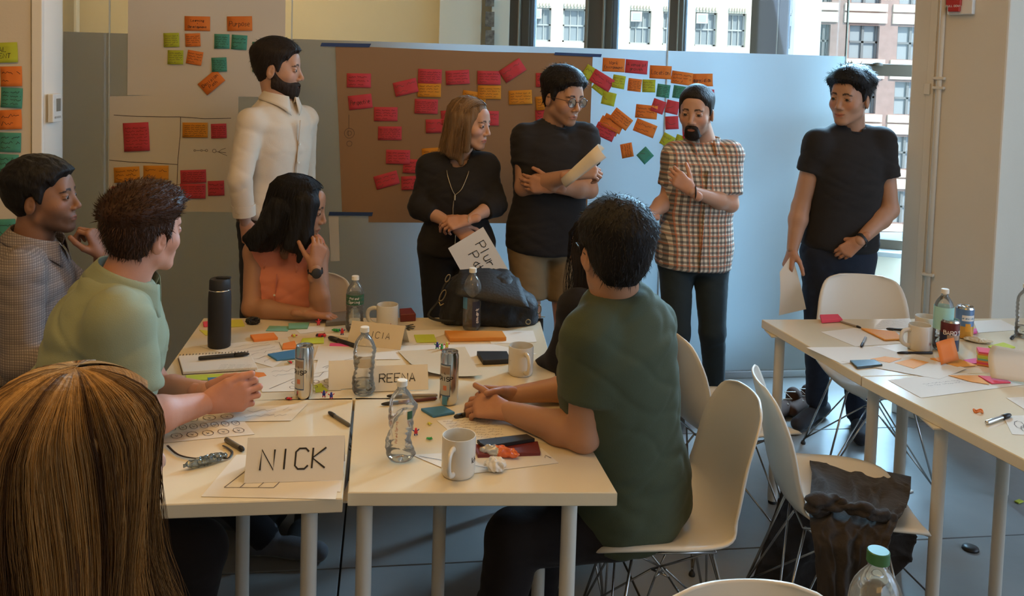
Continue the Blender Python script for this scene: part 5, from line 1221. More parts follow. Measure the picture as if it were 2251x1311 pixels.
    def tufts(s,n,hcol,ln=(.012,.022),lift=.5,front=.06,nape=-.07,w=.0016,seed=1,dirf=None,zmin=None):
        """short strands over a cropped head"""
        rs=np.random.RandomState(seed); hd=s.hair; me=hd.data; k=len(me.vertices); co=np.empty(k*3,dtype=np.float32); me.vertices.foreach_get('co',co); co=co.reshape(-1,3).astype(float)
        no=np.empty(k*3,dtype=np.float32); me.vertices.foreach_get('normal',no); no=no.reshape(-1,3).astype(float)
        L=(co+V3(s.root)-V3(s.C))@s.Hn/s.hs; r2=(L**2).sum(1); cand=np.where((cran(L)>.002)&((L[:,2]>zmin) if zmin is not None else True))[0]; idx=rs.choice(cand,n)
        P=co[idx]; N=no[idx]; T=V3(s.H@(Vector((0,-.2,-1))))[None]*np.ones((n,1)) if dirf is None else (dirf(L[idx])@s.Hn.T)
        T=T-(T*N).sum(1,keepdims=True)*N; T=T/(np.linalg.norm(T,axis=1,keepdims=True)+1e-9)+rs.normal(size=(n,3))*.35
        ll=rs.uniform(ln[0],ln[1],n)[:,None]*s.hs; D1=T*(1-lift)+N*lift; S_=np.cross(D1,N); S_/=np.linalg.norm(S_,axis=1,keepdims=True)+1e-9
        a=P-N*.002; b=P+D1*ll*.55; c=b+(T*(1-lift*.6)+N*lift*.35)*ll*.5
        V=np.stack([a-S_*w,a+S_*w,b-S_*w*.8,b+S_*w*.8,c],1).reshape(-1,3); o=np.arange(n)[:,None]*5
        F=np.concatenate([o+[0,1,3,2],o+[2,3,4,4]],0); F2=np.concatenate([np.concatenate([o+[0,1,3],o+[0,3,2]]),o+[2,3,4]])
        cc=np.repeat(V3(hcol)[None]*(1+.5*rs.normal(size=(n,1))*.6).clip(.3,2.2),5,0)
        me2=mesh_np('strands',V,F2,M_hairc,cc,True); link('strands',me2,s.hair,None,'stuff')
    def build_body(s,ops,res=.0065,hands=()):
        """ops: whole body field; finer boxes round the hands"""
        boxes=[]
        for h in hands:
            lo,hi=aabb(h); boxes.append((lo,hi))
        allops=ops+[o for h in hands for o in h]
        V,F=solid(ops,res); c=V[F].mean(1); s.parts.append((V,F,s.skin*(1+.04*np_noise(V,20,2,2))[:,None]))
        for h in hands:
            V,F=solid(h,.0034); Z=np_noise(V,70,3,2); s.parts.append((V,F,s.skin*np.array([1.02,.94,.92])*(1+.05*Z)[:,None]))
        V,F,Cc=join_np(s.parts); s.finish('body',V,F,M_skin,Cc)
    def cloth(s,name,ops,col,res=.008,disp=None,m=None,lab=None,colf=None,mi=None):
        V,F=solid(ops,res,disp=disp); V=smoothv(V,F,1,.35); c=np.tile(V3(col),(len(V),1)) if colf is None else colf(V)
        return s.finish(name,V,F,m or M_cloth,c,None,lab)
    def trousers(s,hipw,KL,AL,KR,AR,col,r=(.088,.062,.048),off=0,m=None,top=.10,short=None,seat=False,name='trousers',lab=None,res=.009,seed=11):
        hl=s.P-s.x*hipw; hr=s.P+s.x*hipw; o=[U(P_L(s.P,s.B if not seat else Matrix((s.x,s.x.cross(Vector((0,0,1)))*-1,Vector((0,0,1)))).transposed(),[(-.07,.15*s.sc+off,.105*s.sc+off,0),(0,.172*s.sc+off,.122*s.sc+off,0),(top,.158*s.sc+off,.112*s.sc+off,0)]),0)]
        if (Vector(KL)-hl).length+(Vector(KR)-hr).length>(Vector(KL)-hr).length+(Vector(KR)-hl).length: hl,hr=hr,hl
        for h,K,A in ((hl,KL,AL),(hr,KR,AR)):
            K,A=Vector(K),Vector(A)
            if short is None: o+=[U(P_C(h,K,r[0],r[1]),.03),U(P_K(K,A,r[1],r[2]),.02)]
            else: o+=[U(P_K(h,h+(K-h)*short,r[0],r[1]),.03)]
        s.cloth(name,o,col,res,creases(seed,.002,.005,16),m,lab)
    def shoe(s,A,d,col,sole=(.5,.48,.42),ln=.27,name='shoe',lab=None,z0=0):
        A=Vector(A); d=Vector((d[0],d[1],0)).normalized(); h=Vector((A.x,A.y,z0)); a=h-d*.06; b=h+d*(ln-.11); up=Vector((0,0,1))
        o=[U(P_C(a+up*.045,b+up*.034,.036,.028,up,1.0),0),U(P_C(a+up*.05,h+up*.09+d*.0,.034,.036),.03),U(P_C(h+d*.08+up*.045,b+up*.036,.036,.032,up,1.1),.02),I(P_PL(h+up*.003,-up),.002)]
        V,F=solid(o,.006); c=np.where((V[:,2]<z0+.022)[:,None],V3(sole),V3(col)); c=c*(1+.15*np_noise(V,40,2,2))[:,None]; s.finish(name,V,F,M_cloth,c,None,lab)
def collar(s,col,m=None,r=.062,h=.035,open_=.5,flare=.022,tilt=.0,name='collar',drop=.045,seed=1,buttons=True):
    """turned-down shirt collar round the neck base, points at the front"""
    N=s.N+s.up*.016+s.y*.004; x,y,u=s.x,s.y,s.up; mb=MB(); n=28
    def ring(s_,t):
        a=(-PI/2)+PI*2*0; th=(open_*.5)+(2*PI-open_)*s_; ang=PI/2+th; 
        rx=r*1.06; ry=r*1.02; pf=abs(s_-.5)*2
        if t<.45: k=t/.45; rr=1+.06*k; zz=h*k
        else: k=(t-.45)/.55; rr=1.06+ .34*k+.10*k*pf**6; zz=h-(h+.006+drop*pf**5)*k
        p=N+x*math.cos(ang)*rx*rr+y*(math.sin(ang)*ry*rr+.006)+u*(zz-.018*pf**2)
        return p-s.root
    mb.sheet(ring,n,8,-.0025); return mb.build(name,m or M_cloth,s.t,True)
def setcol(o,col):
    me=o.data; a=me.color_attributes.new('Col','FLOAT_COLOR','POINT'); a.data.foreach_set('color',np.tile([*col,1.],len(me.vertices)).astype(np.float32)); return o
def strands(name,curves,w0,cols,par,root,tip=.25):
    """curves: array (n,k,3) -> 3-sided tapering strands in one mesh"""
    n,k,_=curves.shape; T=np.gradient(curves,axis=1); T/=np.linalg.norm(T,axis=2,keepdims=True)+1e-9
    ref=np.tile(np.array([.3,-.8,.5]),(n,k,1)); A=np.cross(T,ref); A/=np.linalg.norm(A,axis=2,keepdims=True)+1e-9; B=np.cross(T,A)
    w=w0*np.linspace(1,tip,k)[None,:,None]*np.ones((n,1,1)); V=np.stack([curves+A*w,curves-A*w*.5+B*w*.87,curves-A*w*.5-B*w*.87],2)-V3(root)
    V=V.reshape(-1,3); F=[]; base=(np.arange(n)[:,None]*k+np.arange(k-1)[None,:]).ravel()*3
    for j in range(3): F.append(np.stack([base+j,base+(j+1)%3,base+3+(j+1)%3,base+3+j],1))
    return link(name,mesh_np(name,V,np.concatenate(F),M_hairc,np.repeat(cols,k*3,0),True),par,None,'stuff')
D2=lambda a:(math.cos(R(a)),math.sin(R(a)),0)
SK_L=(.50,.27,.17); SK_M=(.42,.22,.13); SK_T=(.36,.19,.11); SK_D=(.24,.115,.065)
# ===== man in the white shirt, standing at the left, facing right
Y=4.12
p=Person('bearded man in a white button-down shirt standing left of the brown paper',onz(600,0,0) if False else (at(600,480,Y).x,Y,0),SK_L)
p.joints(at(598,492,Y),at(612,222,Y),at(668,262,Y+.15),at(552,268,Y-.15))
p.head(at(611,152,Y),(1,.02,-.05),(.03,0,1),1.06,{'nose':1.5,'smile':.003},hair_short(.024,.009,.066,.006,rough=.002,messy=20,nape=-.06),(.020,.013,.009),beard_shape(.010),(.028,.017,.011))
p.tufts(900,(.020,.013,.009),(.010,.018),.12,w=.0012)
E_=at(527,395,Y-.24); Wr=at(540,490,Y-.20); h=hand_ops(Wr,(.25,.1,-1),(0,1,0),(1,0,0),(.5,.5,.5,.5))
E2=at(668,400,Y+.2); W2=at(655,500,Y+.12); h2=hand_ops(W2,(-.2,0,-1),(0,-1,0),(1,0,0))
p.build_body(p.torso_ops(-.012)+p.arm(p.SR,E_,Wr)+p.arm(p.SL,E2,W2),hands=[h,h2])
shirt=p.torso_ops(.010,ax=1.0,ay=1.02,hem=.035)
d1=(Wr-E_).normalized()
p.cloth('shirt',shirt+[U(P_C(p.SR,E_,.062,.052),.012),U(P_K(E_,at(536,470,Y-.215),.053,.047),.012),U(P_C(p.SL,E2,.064,.052),.02),U(P_K(E2,W2,.05,.042),.02),S(P_C(p.N-p.up*.02,p.N+p.up*.2,.054,.06),.006)],(.66,.56,.44),.0085,creases(1,.004,.007,15,(1,1,.8)))
setcol(collar(p,None,r=.068,h=.036,drop=.05),(.68,.58,.46))
pk=MB().tube([p.P+p.up*(.02+.06*k)+p.y*(.138+.003*math.sin(k))-p.root for k in range(9)],.008,6,flat=.35); setcol(pk.build('placket',M_cloth,p.t,True),(.62,.52,.41))
for k in range(6):
    q=p.P+p.up*(.05+.085*k)+p.y*(.1445 if k<5 else .118)-p.root; MB().lathe([(.001,0),(.005,0),(.005,.002),(.001,.0025)],8,q,p.y.to_track_quat('Z','Y').to_matrix()).build('button',M_cap,p.t)
for fz,rr in ((.05,.0545),(.0,.0530)): pass
cu=MB().tube([at(535,450,Y-.22)-p.root,at(537,474,Y-.213)-p.root],[.0520,.0500],18); setcol(cu.build('cuff',M_cloth,p.t,40),(.68,.58,.46))
hl=p.P; p.trousers(.09,at(560,690,Y-.10),at(555,875,Y-.05),at(600,690,Y+.12),at(600,870,Y+.12),(.022,.023,.032),top=.05)
bl=MB().tube([p.P+Vector(p.x)*.168*math.cos(a)+Vector(p.y)*.121*math.sin(a)+p.up*.028-p.root for a in [2*PI*i/28 for i in range(28)]],.016,8,closed=True,flat=1); bl.build('belt',mat('belt_brown',(.05,.022,.012),.4),p.t,True)
p.shoe(at(555,890,Y-.05),(1,-.3),(.05,.03,.02)); p.shoe(at(602,890,Y+.12),(1,.1),(.05,.03,.02))
# ===== woman in the black zip jacket
Y=4.08
p=Person('blonde woman in a black zip jacket holding the Plural Path sheet',(at(1000,480,Y).x,Y,0),SK_L,1.0,True)
p.joints(at(1003,548,Y),at(1010,342,Y+.01),at(1066,366,Y),at(948,368,Y))
hcol=(.17,.095,.042)
p.head(at(1033,272,Y-.03),(.93,-.42,-.10),(.06,0,1),.95,{'jaw':.9,'nose':1.0,'lip':(1.0,.5,.5),'gaze':(.15,1,0)},None,hcol,brow=(.09,.05,.03))
El=at(1087,450,Y-.04); Wl=at(1030,484,Y-.20); Er=at(925,455,Y-.04); Wr=at(1003,500,Y-.17)
hl=hand_ops(Wl,(-.9,-.1,-.22),(0,.7,-.7),(0,-.3,1),(.3,.35,.45,.5),s=.92,tc=.2); hr=hand_ops(Wr,(.75,-.2,-.55),(-.2,.9,-.2),(.3,-.2,1),(.55,.5,.45,.4),s=.92)
p.build_body(p.torso_ops(-.012)+p.arm(p.SL,El,Wl)+p.arm(p.SR,Er,Wr),hands=[hl,hr])
jk=p.torso_ops(.018,hem=-.02); c_=(.020,.017,.015)
p.cloth('jacket',jk+[U(P_C(p.SL,El,.056,.056),.02),U(P_K(El,El+(Wl-El)*.42,.058,.046),.02),U(P_C(p.SR,Er,.056,.056),.02),U(P_K(Er,Er+(Wr-Er)*.42,.058,.046),.02),S(P_C(p.N-p.up*.03+p.y*.03,p.N+p.up*.2+p.y*.03,.050,.07),.006),S(P_C(p.N+p.y*.12+p.up*.05,p.N+p.y*.14-p.up*.09,.055,.004),.01)],c_,.008,creases(3,.005,.008,17))
p.cloth('top',p.torso_ops(.004)+[I(P_PL(p.N-p.up*.055,p.up),.004),I(P_PL(p.N-p.up*.25,-p.up),.004)],(.010,.009,.009),.009)
# zip: two curving edges that meet, then a single line
def onchest(u,v,d=.0): return at(u,v,Y-.14+d)
M_zip=mat('zip_brass',(.50,.42,.28),.35,metal=.7)
def chest(xx,hh,off=.004):
    T=[(h*p.L/.55,(a+.018),(b+.018),c) for h,a,b,c in WT]; T=np.array(T); a=np.interp(hh,T[:,0],T[:,1]); b=np.interp(hh,T[:,0],T[:,2]); c=np.interp(hh,T[:,0],T[:,3])
    return p.P+p.up*hh+p.x*xx+p.y*(c+b*(max(0,1-(abs(xx)/a)**2.3))**(1/2.3)+off)
zl=[chest(-.008*math.sin(k*.7)+.006,.0+.03*k,.001) for k in range(10)]
MB().tube([q-p.root for q in zl],.0024,6).build('zip',M_zip,p.t,True)
for sg in (-1,1): MB().tube([q-p.root for q in spline([zl[-1],chest(.022*sg,p.L*.68,.004),chest(.043*sg,p.L*.80,.002),chest(.050*sg,p.L*.86,.000)],5)],.0015,6).build('zip_edge',M_zip,p.t,True)
MB().bbox(zl[-1]+p.y*.004-p.up*.012-p.root,(.007,.004,.022),.001,p.B).build('zip_pull',M_zip,p.t)
# shoulder length hair: a smooth mass and strands
Hm=p.H; C=p.C; hs=p.hs
def HL(x,y,z): return C+Hm@Vector((x,y,z))*hs
def long_hair(p,parts,col,name='hair',res=.006,seed=2,cut=None,amp=.004):
    ops=parts+([S(P_E(p.C+p.H@Vector(c)*p.hs,Vector(r)*p.hs,p.H),.01) for c,r in (cut or [])])
    V,F=solid(ops,res,disp=lambda v,n: amp*np_noise(v*np.array([1,1,.16]),85,seed,2)); V=smoothv(V,F,1,.4)
    cc=V3(col)*(1+.35*np_noise(v_:=V*np.array([1,1,.12]),110,seed,2))[:,None]; p.hair=p.finish(name,V,F,M_hairc,cc); return p.hair
HE=lambda c,r,k=.03,Rm=None: U(P_E(C+Hm@Vector(c)*hs,Vector(r)*hs,Hm),k)
HC=lambda a,b,ra,rb,k=.02,fl=None,ff=1: U(P_C(HL(*a),HL(*b),ra*hs,rb*hs,fl,ff),k)
long_hair(p,[HE((0,-.022,.045),(.086,.104,.088)),HC((.055,-.03,.02),(.070,-.045,-.15),.042,.026,.03),HC((-.055,-.03,.02),(-.060,-.03,-.15),.042,.026,.03),HC((0,-.06,0),(.01,-.075,-.15),.06,.04,.03),HC((.062,.02,.03),(.066,.035,-.12),.022,.016,.02),HC((-.062,.01,.03),(-.066,.03,-.12),.020,.015,.02),HC((.05,-.03,-.10),(.060,.01,-.19),.035,.012,.03)],hcol,cut=[((0,.10,-.03),(.058,.07,.085))])
rs=np.random.RandomState(5); n=900; ang=rs.uniform(-2.6,2.6,n); cur=[]
def hairline_strands(p,n,L,seed,spread=.06,wave=.006,amax=2.35,out=.088,zt=.10,face=.55,ydrift=0,kk=9,sweep=0):
    rs=np.random.RandomState(seed); out_=[]; p.str_a=rs.uniform(-amax,amax,n)
    for i in range(n):
        a0=p.str_a[i]; a=a0+PI*1.5; rx=out*.98+rs.normal()*.003; y0=-.022
        part=rs.uniform(.0,.05); st=np.array([math.cos(a)*.025,y0+math.sin(a)*.035+.01,.128+rs.normal()*.003])
        pts=[]
        for k in range(kk):
            t=k/(kk-1); th=min(1,t*2.2)*PI/2; ra=math.sin(th); zz=.045+ (.088)*math.cos(th) if t<.4545 else .045-(t-.4545)/.5455*L*(.85+.15*((i*37)%100)/100)
            w=wave*math.sin(t*7+i)+spread*max(0,t-.5)*(((i*53)%100)/100-.3)
            pts.append(((math.cos(a)*(rx*ra+w)),y0+math.sin(a)*(out*1.17*ra+w)+ydrift*max(0,t-.45),zz))
        if sweep:   # gentle s-waves and ends that flick outwards
            for k in range(kk):
                t=k/(kk-1); x_,y_,z_=pts[k]; b=a+.10*math.sin(t*6+a0*3)*min(1,t*2)+.16*t; r_=math.hypot(x_,y_-y0)+.018*max(0,t-.78)*4+.006*math.sin(t*9+a0*5)*t
                pts[k]=(math.cos(b)*r_,y0+math.sin(b)*r_,z_)
        out_.append(pts)
    for i in range(int(n*.45)):      # strands combed down both sides from the parting
        sd=1 if rs.rand()<.5 else -1; yp=rs.uniform(-.060,.074); x0=.006; pts=[]; fl=rs.uniform(.85,1.05)
        for k in range(kk):
            t=k/(kk-1); th=min(1,t*2.4)*PI/2; y_=yp-(.030+.35*max(0,yp))*min(1,t*2.4)**1.3-.02*t; q=math.sqrt(max(.12,1-((y_+.022)/.118)**2)); R0=out*.985
            x_=sd*(R0*q*math.sin(th)+x0*(1-t)); z_=.045+(.0885*q)*math.cos(th) if th<PI/2 else .045-(t-.4167)/.5833*L*.95*fl
            x_+=sd*(.010*math.sin(t*8+yp*30)*t*(1 if sweep else .5)+spread*max(0,t-.6)*.25); y_+=.02*math.sin(t*5+yp*20)*t*(sweep)
            pts.append((x_,y_,z_))
        out_.append(pts)
    p.str_a=np.concatenate([p.str_a,rs.uniform(-2,2,len(out_)-n)])
    P=np.array(out_)*p.hs; return P@p.Hn.T+V3(p.C)
cv=hairline_strands(p,700,.21,4,.05,.004,2.25,.088)
strands('hair_strands',cv,.0011,V3(hcol)*rs.uniform(.6,2.1,(len(cv),1)),p.hair,p.root)
p.trousers(.085,at(965,742,Y-.12),at(960,925,Y-.02),at(1030,735,Y-.12),at(1035,925,Y),(.012,.0115,.012),r=(.092,.062,.05),top=.06)
p.shoe(at(960,940,Y-.02),(-.1,-1),(.02,.02,.02)); p.shoe(at(1035,940,Y),(.2,-1),(.02,.02,.02))
MB().tube([Wl+(Wl-El).normalized()*0-p.root+Vector((0,.024*math.cos(a),.022*math.sin(a))) for a in [2*PI*i/12 for i in range(12)]],.0015,5,closed=True).build('bracelet',M_zip,p.t,True)
# sheet she holds
def heldsheet(label,quad,Yq,lines=None,hh=.03,w=.003,m=None,bow=.01,rot=0,ofs=(0,0)):
    P=[at(u,v,Yk) for (u,v),Yk in zip(quad,Yq)]; c=sum(P,Vector())/4
    n=(P[1]-P[0]).cross(P[3]-P[0]).normalized(); n=-n if n.y>0 else n
    fn=lambda s,t:(P[0]*(1-s)+P[1]*s)*(1-t)+(P[3]*(1-s)+P[2]*s)*t-c+n*bow*math.sin(PI*t)
    o=MB().sheet(fn,6,6,.0005).build('paper_sheet',m or M_paper,None,40); o.location=c; tag(o,label,'paper')
    return o,P,n,fn
o,P,n_,fn=heldsheet('white sheet reading Plural Path held by the blonde woman',[(985,546),(1062,499),(1128,612),(1050,662)],[Y-.27,Y-.24,Y-.22,Y-.25],bow=0)
ex=(P[2]-P[1]).normalized(); ey=(P[1]-P[0]).normalized(); nn=ex.cross(ey); nn=nn
Mx=Matrix((ex,ey,nn)).transposed().to_4x4(); cc=Vector((0,0,0))
write(o,['Plural',' Path'],Matrix.Translation(-ex*.085+ey*.022+n_*.0025)@Mx,.042,.0035,0,jit=.03,gap=1.2,slant=.05,m=M_ink)
# ===== man with round glasses, arms crossed
Y=4.05
p=Person('man with round glasses and crossed arms in a black T-shirt and khaki shorts',(at(1205,480,Y).x,Y,0),SK_M)
p.joints(at(1200,530,Y+.02),at(1222,272,Y+.02),at(1286,300,Y+.03),at(1154,302,Y-.02))
p.head(at(1238,215,Y-.03),(.62,-.78,-.16),(.02,0,1),1.0,{'nose':1.2,'jaw':.95,'gaze':(.2,1,-.05)},hair_short(.030,.012,.064,.008,rough=.005,messy=24,nape=-.07),(.013,.010,.008),stub=.28)
p.tufts(700,(.013,.010,.008),(.012,.024),.4)
El=at(1296,418,Y-.10); Wl=at(1215,412,Y-.18); Er=at(1152,412,Y-.06); Wr=at(1262,384,Y-.28)
hr=hand_ops(Wr,(.93,-.05,.16),(.1,.6,-.75),(-.1,-.4,.8),(.7,.75,.75,.75),tc=.6); hl=hand_ops(Wl,(-.9,.1,.1),(0,1,0),(0,0,1),(.3,.3,.3,.3))
p.build_body(p.torso_ops(-.012)+p.arm(p.SL,El,Wl)+p.arm(p.SR,Er,Wr,(.05,.042,.026)),hands=[hl,hr])
BLK=(.021,.018,.0165)
p.cloth('t_shirt',p.torso_ops(.014,hem=-.05,ax=1.03)+[U(P_K(p.SL,p.SL+(El-p.SL)*.52,.060,.062),.02),U(P_K(p.SR,p.SR+(Er-p.SR)*.52,.062,.064),.02),S(P_C(p.N-p.up*.012+p.y*.01,p.N+p.up*.2,.058,.075),.006)],BLK,.008,creases(5,.004,.006,15))
def tee_collar(p,col,r=.066,dz=-.006): 
    o=MB().tube([p.N+p.up*(dz-.018*max(0,math.sin(a))+.006)+p.x*r*1.02*math.cos(a)+p.y*(r*.98*math.sin(a)+.008)-p.root for a in [2*PI*i/30 for i in range(30)]],.0065,6,closed=True).build('neckband',M_cloth,p.t,True); setcol(o,col)
tee_collar(p,(.018,.017,.018))
KH=(.21,.145,.075)
p.trousers(.09,at(1165,728,Y-.06),at(1160,915,Y-.02),at(1245,728,Y-.02),at(1250,915,Y+.04),KH,r=(.094,.080,.06),off=-.008,top=-.0,short=.66,name='shorts')
legs=[]
for K,A,hp in ((at(1165,728,Y-.06),at(1160,905,Y-.02),p.P+p.x*.09),(at(1245,728,Y-.02),at(1250,905,Y+.04),p.P-p.x*.09)): legs+= [U(P_C(hp-p.up*.12,K,.07,.052),.01),U(P_C(K,K+(A-K)*.3,.052,.056),.02),U(P_C(K+(A-K)*.3,A,.056,.034),.02)]
V,F=solid(legs,.009); p.finish('lower_legs',V,F,M_skin,np.tile(p.skin,(len(V),1)))
p.shoe(at(1160,920,Y-.02),(0,-1),(.05,.05,.05)); p.shoe(at(1250,920,Y+.04),(.2,-1),(.05,.05,.05))
def glasses(p,r=.021,col=None,hz=1.0):
    g=bpy.data.objects.new('glasses',None); COL.objects.link(g); g.parent=p.t; C=p.C; m=col or M_black
    W_=lambda x,y,z: C+p.H@Vector((x,y,z))*p.hs-p.root
    for sx in(-1,1):
        MB().tube([W_(sx*.033+r*math.cos(a),.100-.10*abs(r*math.cos(a))*(.3 if sx*math.cos(a)>0 else .1),-.003+r*.92*hz*math.sin(a)) for a in [2*PI*i/22 for i in range(22)]],.0017,6,closed=True).build('rim',m,g,True)
        MB().tube([W_(sx*.054,.099,.004),W_(sx*.070,.085,.006),W_(sx*.080,.02,.004),W_(sx*.082,-.015,.0)],.0016,6).build('temple',m,g,True)
        MB().tube([W_(sx*.033+r*.98*q*math.cos(a),.0995,-.003+r*.9*q*math.sin(a)) for q in (1,) for a in [2*PI*i/22 for i in range(22)]],.0003,3,closed=True)
        mb=MB(); mb.add([W_(sx*.033,.1,-.003)]+[W_(sx*.033+r*math.cos(a),.0993,-.003+r*.92*math.sin(a)) for a in [2*PI*i/22 for i in range(22)]],[(0,i+1,(i+1)%22+1) for i in range(22)]); mb.build('lens',clearmat('lens_glass',(.96,.97,.97),.02),g)
    MB().tube([W_(-.012,.100,.0),W_(0,.105,.003),W_(.012,.100,.0)],.0015,6).build('bridge',m,g,True)
glasses(p,.0225,mat('tortoise_frame',(.045,.018,.010),.3))
# rolled paper in his hand
a=at(1256,396,Y-.33); b=at(1333,336,Y-.40); ax=(b-a).normalized(); s1=ax.cross(Vector((0,1,0))).normalized(); s2=ax.cross(s1)
def roll(s,t): an=-1.3+s*3.1; return a-Vector(cR)+ax*(t*.225-.03)+s1*(.040*math.cos(an)*(.8+.45*t))+s2*(.028*math.sin(an))
cR=a; o=MB().sheet(roll,14,4,.0006).build('paper_sheet',mat('cream_paper',(.70,.60,.46),.7),None,True); o.location=a; tag(o,'curved cream sheet gripped by the man with crossed arms','paper')
# ===== man in the plaid shirt
Y=4.25
p=Person('bearded man in a small plaid short sleeved shirt with his hand on his chest',(at(1525,560,Y).x,Y,0),SK_L)
p.joints(at(1524,566,Y+.02),at(1545,316,Y+.03),at(1604,338,Y),at(1486,340,Y))
p.head(at(1530,247,Y-.02),(-.40,-.90,-.10),(.02,0,1),1.0,{'nose':1.25,'jaw':1.0,'gaze':(-.1,1,-.05)},hair_short(.015,.006,.066,.003,rough=.002,messy=22,nape=-.06),(.020,.014,.010),beard_shape(.0075,False),(.016,.011,.008),stub=.35)
Er=at(1466,440,Y+.0); Wr=at(1425,475,Y-.10); El=at(1606,450,Y-.06); Wl=at(1520,420,Y-.20)
hr=hand_ops(Wr,(-.8,-.3,.1),(0,.6,-.7),(-.2,-.3,.9),(.35,.4,.4,.4)); hl=hand_ops(Wl,(-.75,.05,.62),(.1,1,0),(.55,-.1,.7),(.42,.45,.5,.55),tc=.2)
p.build_body(p.torso_ops(-.012)+p.arm(p.SL,El,Wl)+p.arm(p.SR,Er,Wr),hands=[hl,hr])
def plaid(name,base,c1,c2,f=1/.024,wv=.36):
    m=bpy.data.materials.new(name); m.use_nodes=True; nt=m.node_tree; b=nt.nodes['Principled BSDF']; b.inputs['Roughness'].default_value=.85; b.inputs['Specular IOR Level'].default_value=.2
    tc=nt.nodes.new('ShaderNodeTexCoord'); sp=nt.nodes.new('ShaderNodeSeparateXYZ'); nt.links.new(tc.outputs['Object'],sp.inputs[0])
    def band(sock,ph,w,fr):
        mu=nt.nodes.new('ShaderNodeMath'); mu.operation='MULTIPLY_ADD'; mu.inputs[1].default_value=fr; mu.inputs[2].default_value=ph; nt.links.new(sock,mu.inputs[0])
        fr_=nt.nodes.new('ShaderNodeMath'); fr_.operation='FRACT'; nt.links.new(mu.outputs[0],fr_.inputs[0]); lt=nt.nodes.new('ShaderNodeMath'); lt.operation='LESS_THAN'; lt.inputs[1].default_value=w; nt.links.new(fr_.outputs[0],lt.inputs[0]); return lt.outputs[0]
    # x plus a share of y so the bands wrap round the sides
    ad=nt.nodes.new('ShaderNodeMath'); ad.operation='MULTIPLY_ADD'; ad.inputs[1].default_value=.6; nt.links.new(sp.outputs[1],ad.inputs[0]); nt.links.new(sp.outputs[0],ad.inputs[2])
    col=None; prev=(*base,1)
    for sock,ph,w,fr,c in [(ad.outputs[0],.1,wv,f,c1),(sp.outputs[2],.3,wv,f,c1),(ad.outputs[0],.35,wv*.28,f/2,c2),(sp.outputs[2],.42,wv*.28,f/2,c2)]:
        mx=nt.nodes.new('ShaderNodeMixRGB'); mx.blend_type='MIX'; mu=nt.nodes.new('ShaderNodeMath'); mu.operation='MULTIPLY'; mu.inputs[1].default_value=.62; nt.links.new(band(sock,ph,w,fr),mu.inputs[0]); nt.links.new(mu.outputs[0],mx.inputs[0])
        if col is None: mx.inputs[1].default_value=prev
        else: nt.links.new(col,mx.inputs[1])
        mx.inputs[2].default_value=(*c,1); col=mx.outputs[0]
    nt.links.new(col,b.inputs['Base Color']); return m
M_plaid=plaid('plaid_cotton',(.74,.66,.54),(.03,.028,.035),(.50,.13,.04),1/.024,.46)
p.cloth('shirt',p.torso_ops(.016,hem=-.05,ax=1.02)+[U(P_K(p.SL,p.SL+(El-p.SL)*.80,.057,.060),.02),U(P_K(p.SR,p.SR+(Er-p.SR)*.70,.057,.060),.02),S(P_C(p.N-p.up*.02,p.N+p.up*.2,.054,.064),.006)],(1,1,1),.0085,creases(8,.003,.005,16),M_plaid)
collar(p,None,M_plaid,r=.068,h=.03,open_=.9,drop=.04)
pk=MB().tube([p.P+p.up*(-.04+.06*k)+p.y*(.137)+p.x*-.005-p.root for k in range(9)],.011,6,flat=.35); pk.build('placket',M_plaid,p.t,True)
NV=(.022,.032,.036)
p.trousers(.085,at(1488,730,Y-.08),at(1492,890,Y-.02),at(1566,730,Y-.06),at(1572,880,Y+.06),NV,r=(.088,.062,.046),top=.03)
p.shoe(at(1492,900,Y-.02),(-.3,-1),(.03,.025,.02)); p.shoe(at(1572,890,Y+.06),(.2,-1),(.03,.025,.02))
wt=MB().tube([Wl-(Wl-El).normalized()*.02+p.root*0-p.root+Vector((0,.030*math.cos(a),.029*math.sin(a))) for a in [2*PI*i/14 for i in range(14)]],.009,6,closed=True,flat=.4); wt.build('wrist_watch',M_blackm,p.t,True)
heldsheet('thin sheet held low by the man in plaid, behind dark hair',[(1392,462),(1412,455),(1440,540),(1425,548)],[Y-.2]*4,bow=.005)
# ===== man at the right in a black T-shirt
Y=4.24
p=Person('tall man in a plain black T-shirt with one hand in his jeans pocket',(at(1845,560,Y).x,Y,0),SK_M)
p.joints(at(1842,560,Y+.02),at(1870,282,Y+.02),at(1938,310,Y),at(1798,314,Y-.02))
p.head(at(1868,216,Y-.03),(-.72,-.66,-.05),(.06,0,1),1.06,{'nose':.6,'jaw':1.04,'smile':.004,'lip':(1.0,.62,.6),'gaze':(.1,1,0)},hair_short(.034,.010,.066,.012,rough=.006,messy=26,nape=-.06),(.010,.009,.0085))
p.tufts(900,(.010,.009,.0085),(.014,.028),.4,zmin=.03)
Er=at(1760,455,Y+.0); Wr=at(1742,548,Y-.06); El=at(1956,462,Y-.02); Wl=at(1890,530,Y-.145)
hr=hand_ops(Wr,(-.25,-.1,-1),(.9,.3,0),(0,-1,-.2),(.35,.35,.35,.4)); hl=hand_ops(Wl,(-.70,.10,-.62),(.3,1,-.2),(-.3,-.3,.6),(.38,.4,.42,.45),s=.95,tc=.3)
p.build_body(p.torso_ops(-.010)+p.arm(p.SL,El,Wl,(.052,.043,.027))+p.arm(p.SR,Er,Wr,(.052,.043,.027)),hands=[hl,hr])
p.cloth('t_shirt',p.torso_ops(.016,hem=.03)+[U(P_K(p.SL,p.SL+(El-p.SL)*.54,.066,.068),.02),U(P_K(p.SR,p.SR+(Er-p.SR)*.46,.066,.066),.02),S(P_C(p.N-p.up*.012+p.y*.01,p.N+p.up*.2,.060,.078),.006)],BLK,.008,creases(15,.004,.006,14))
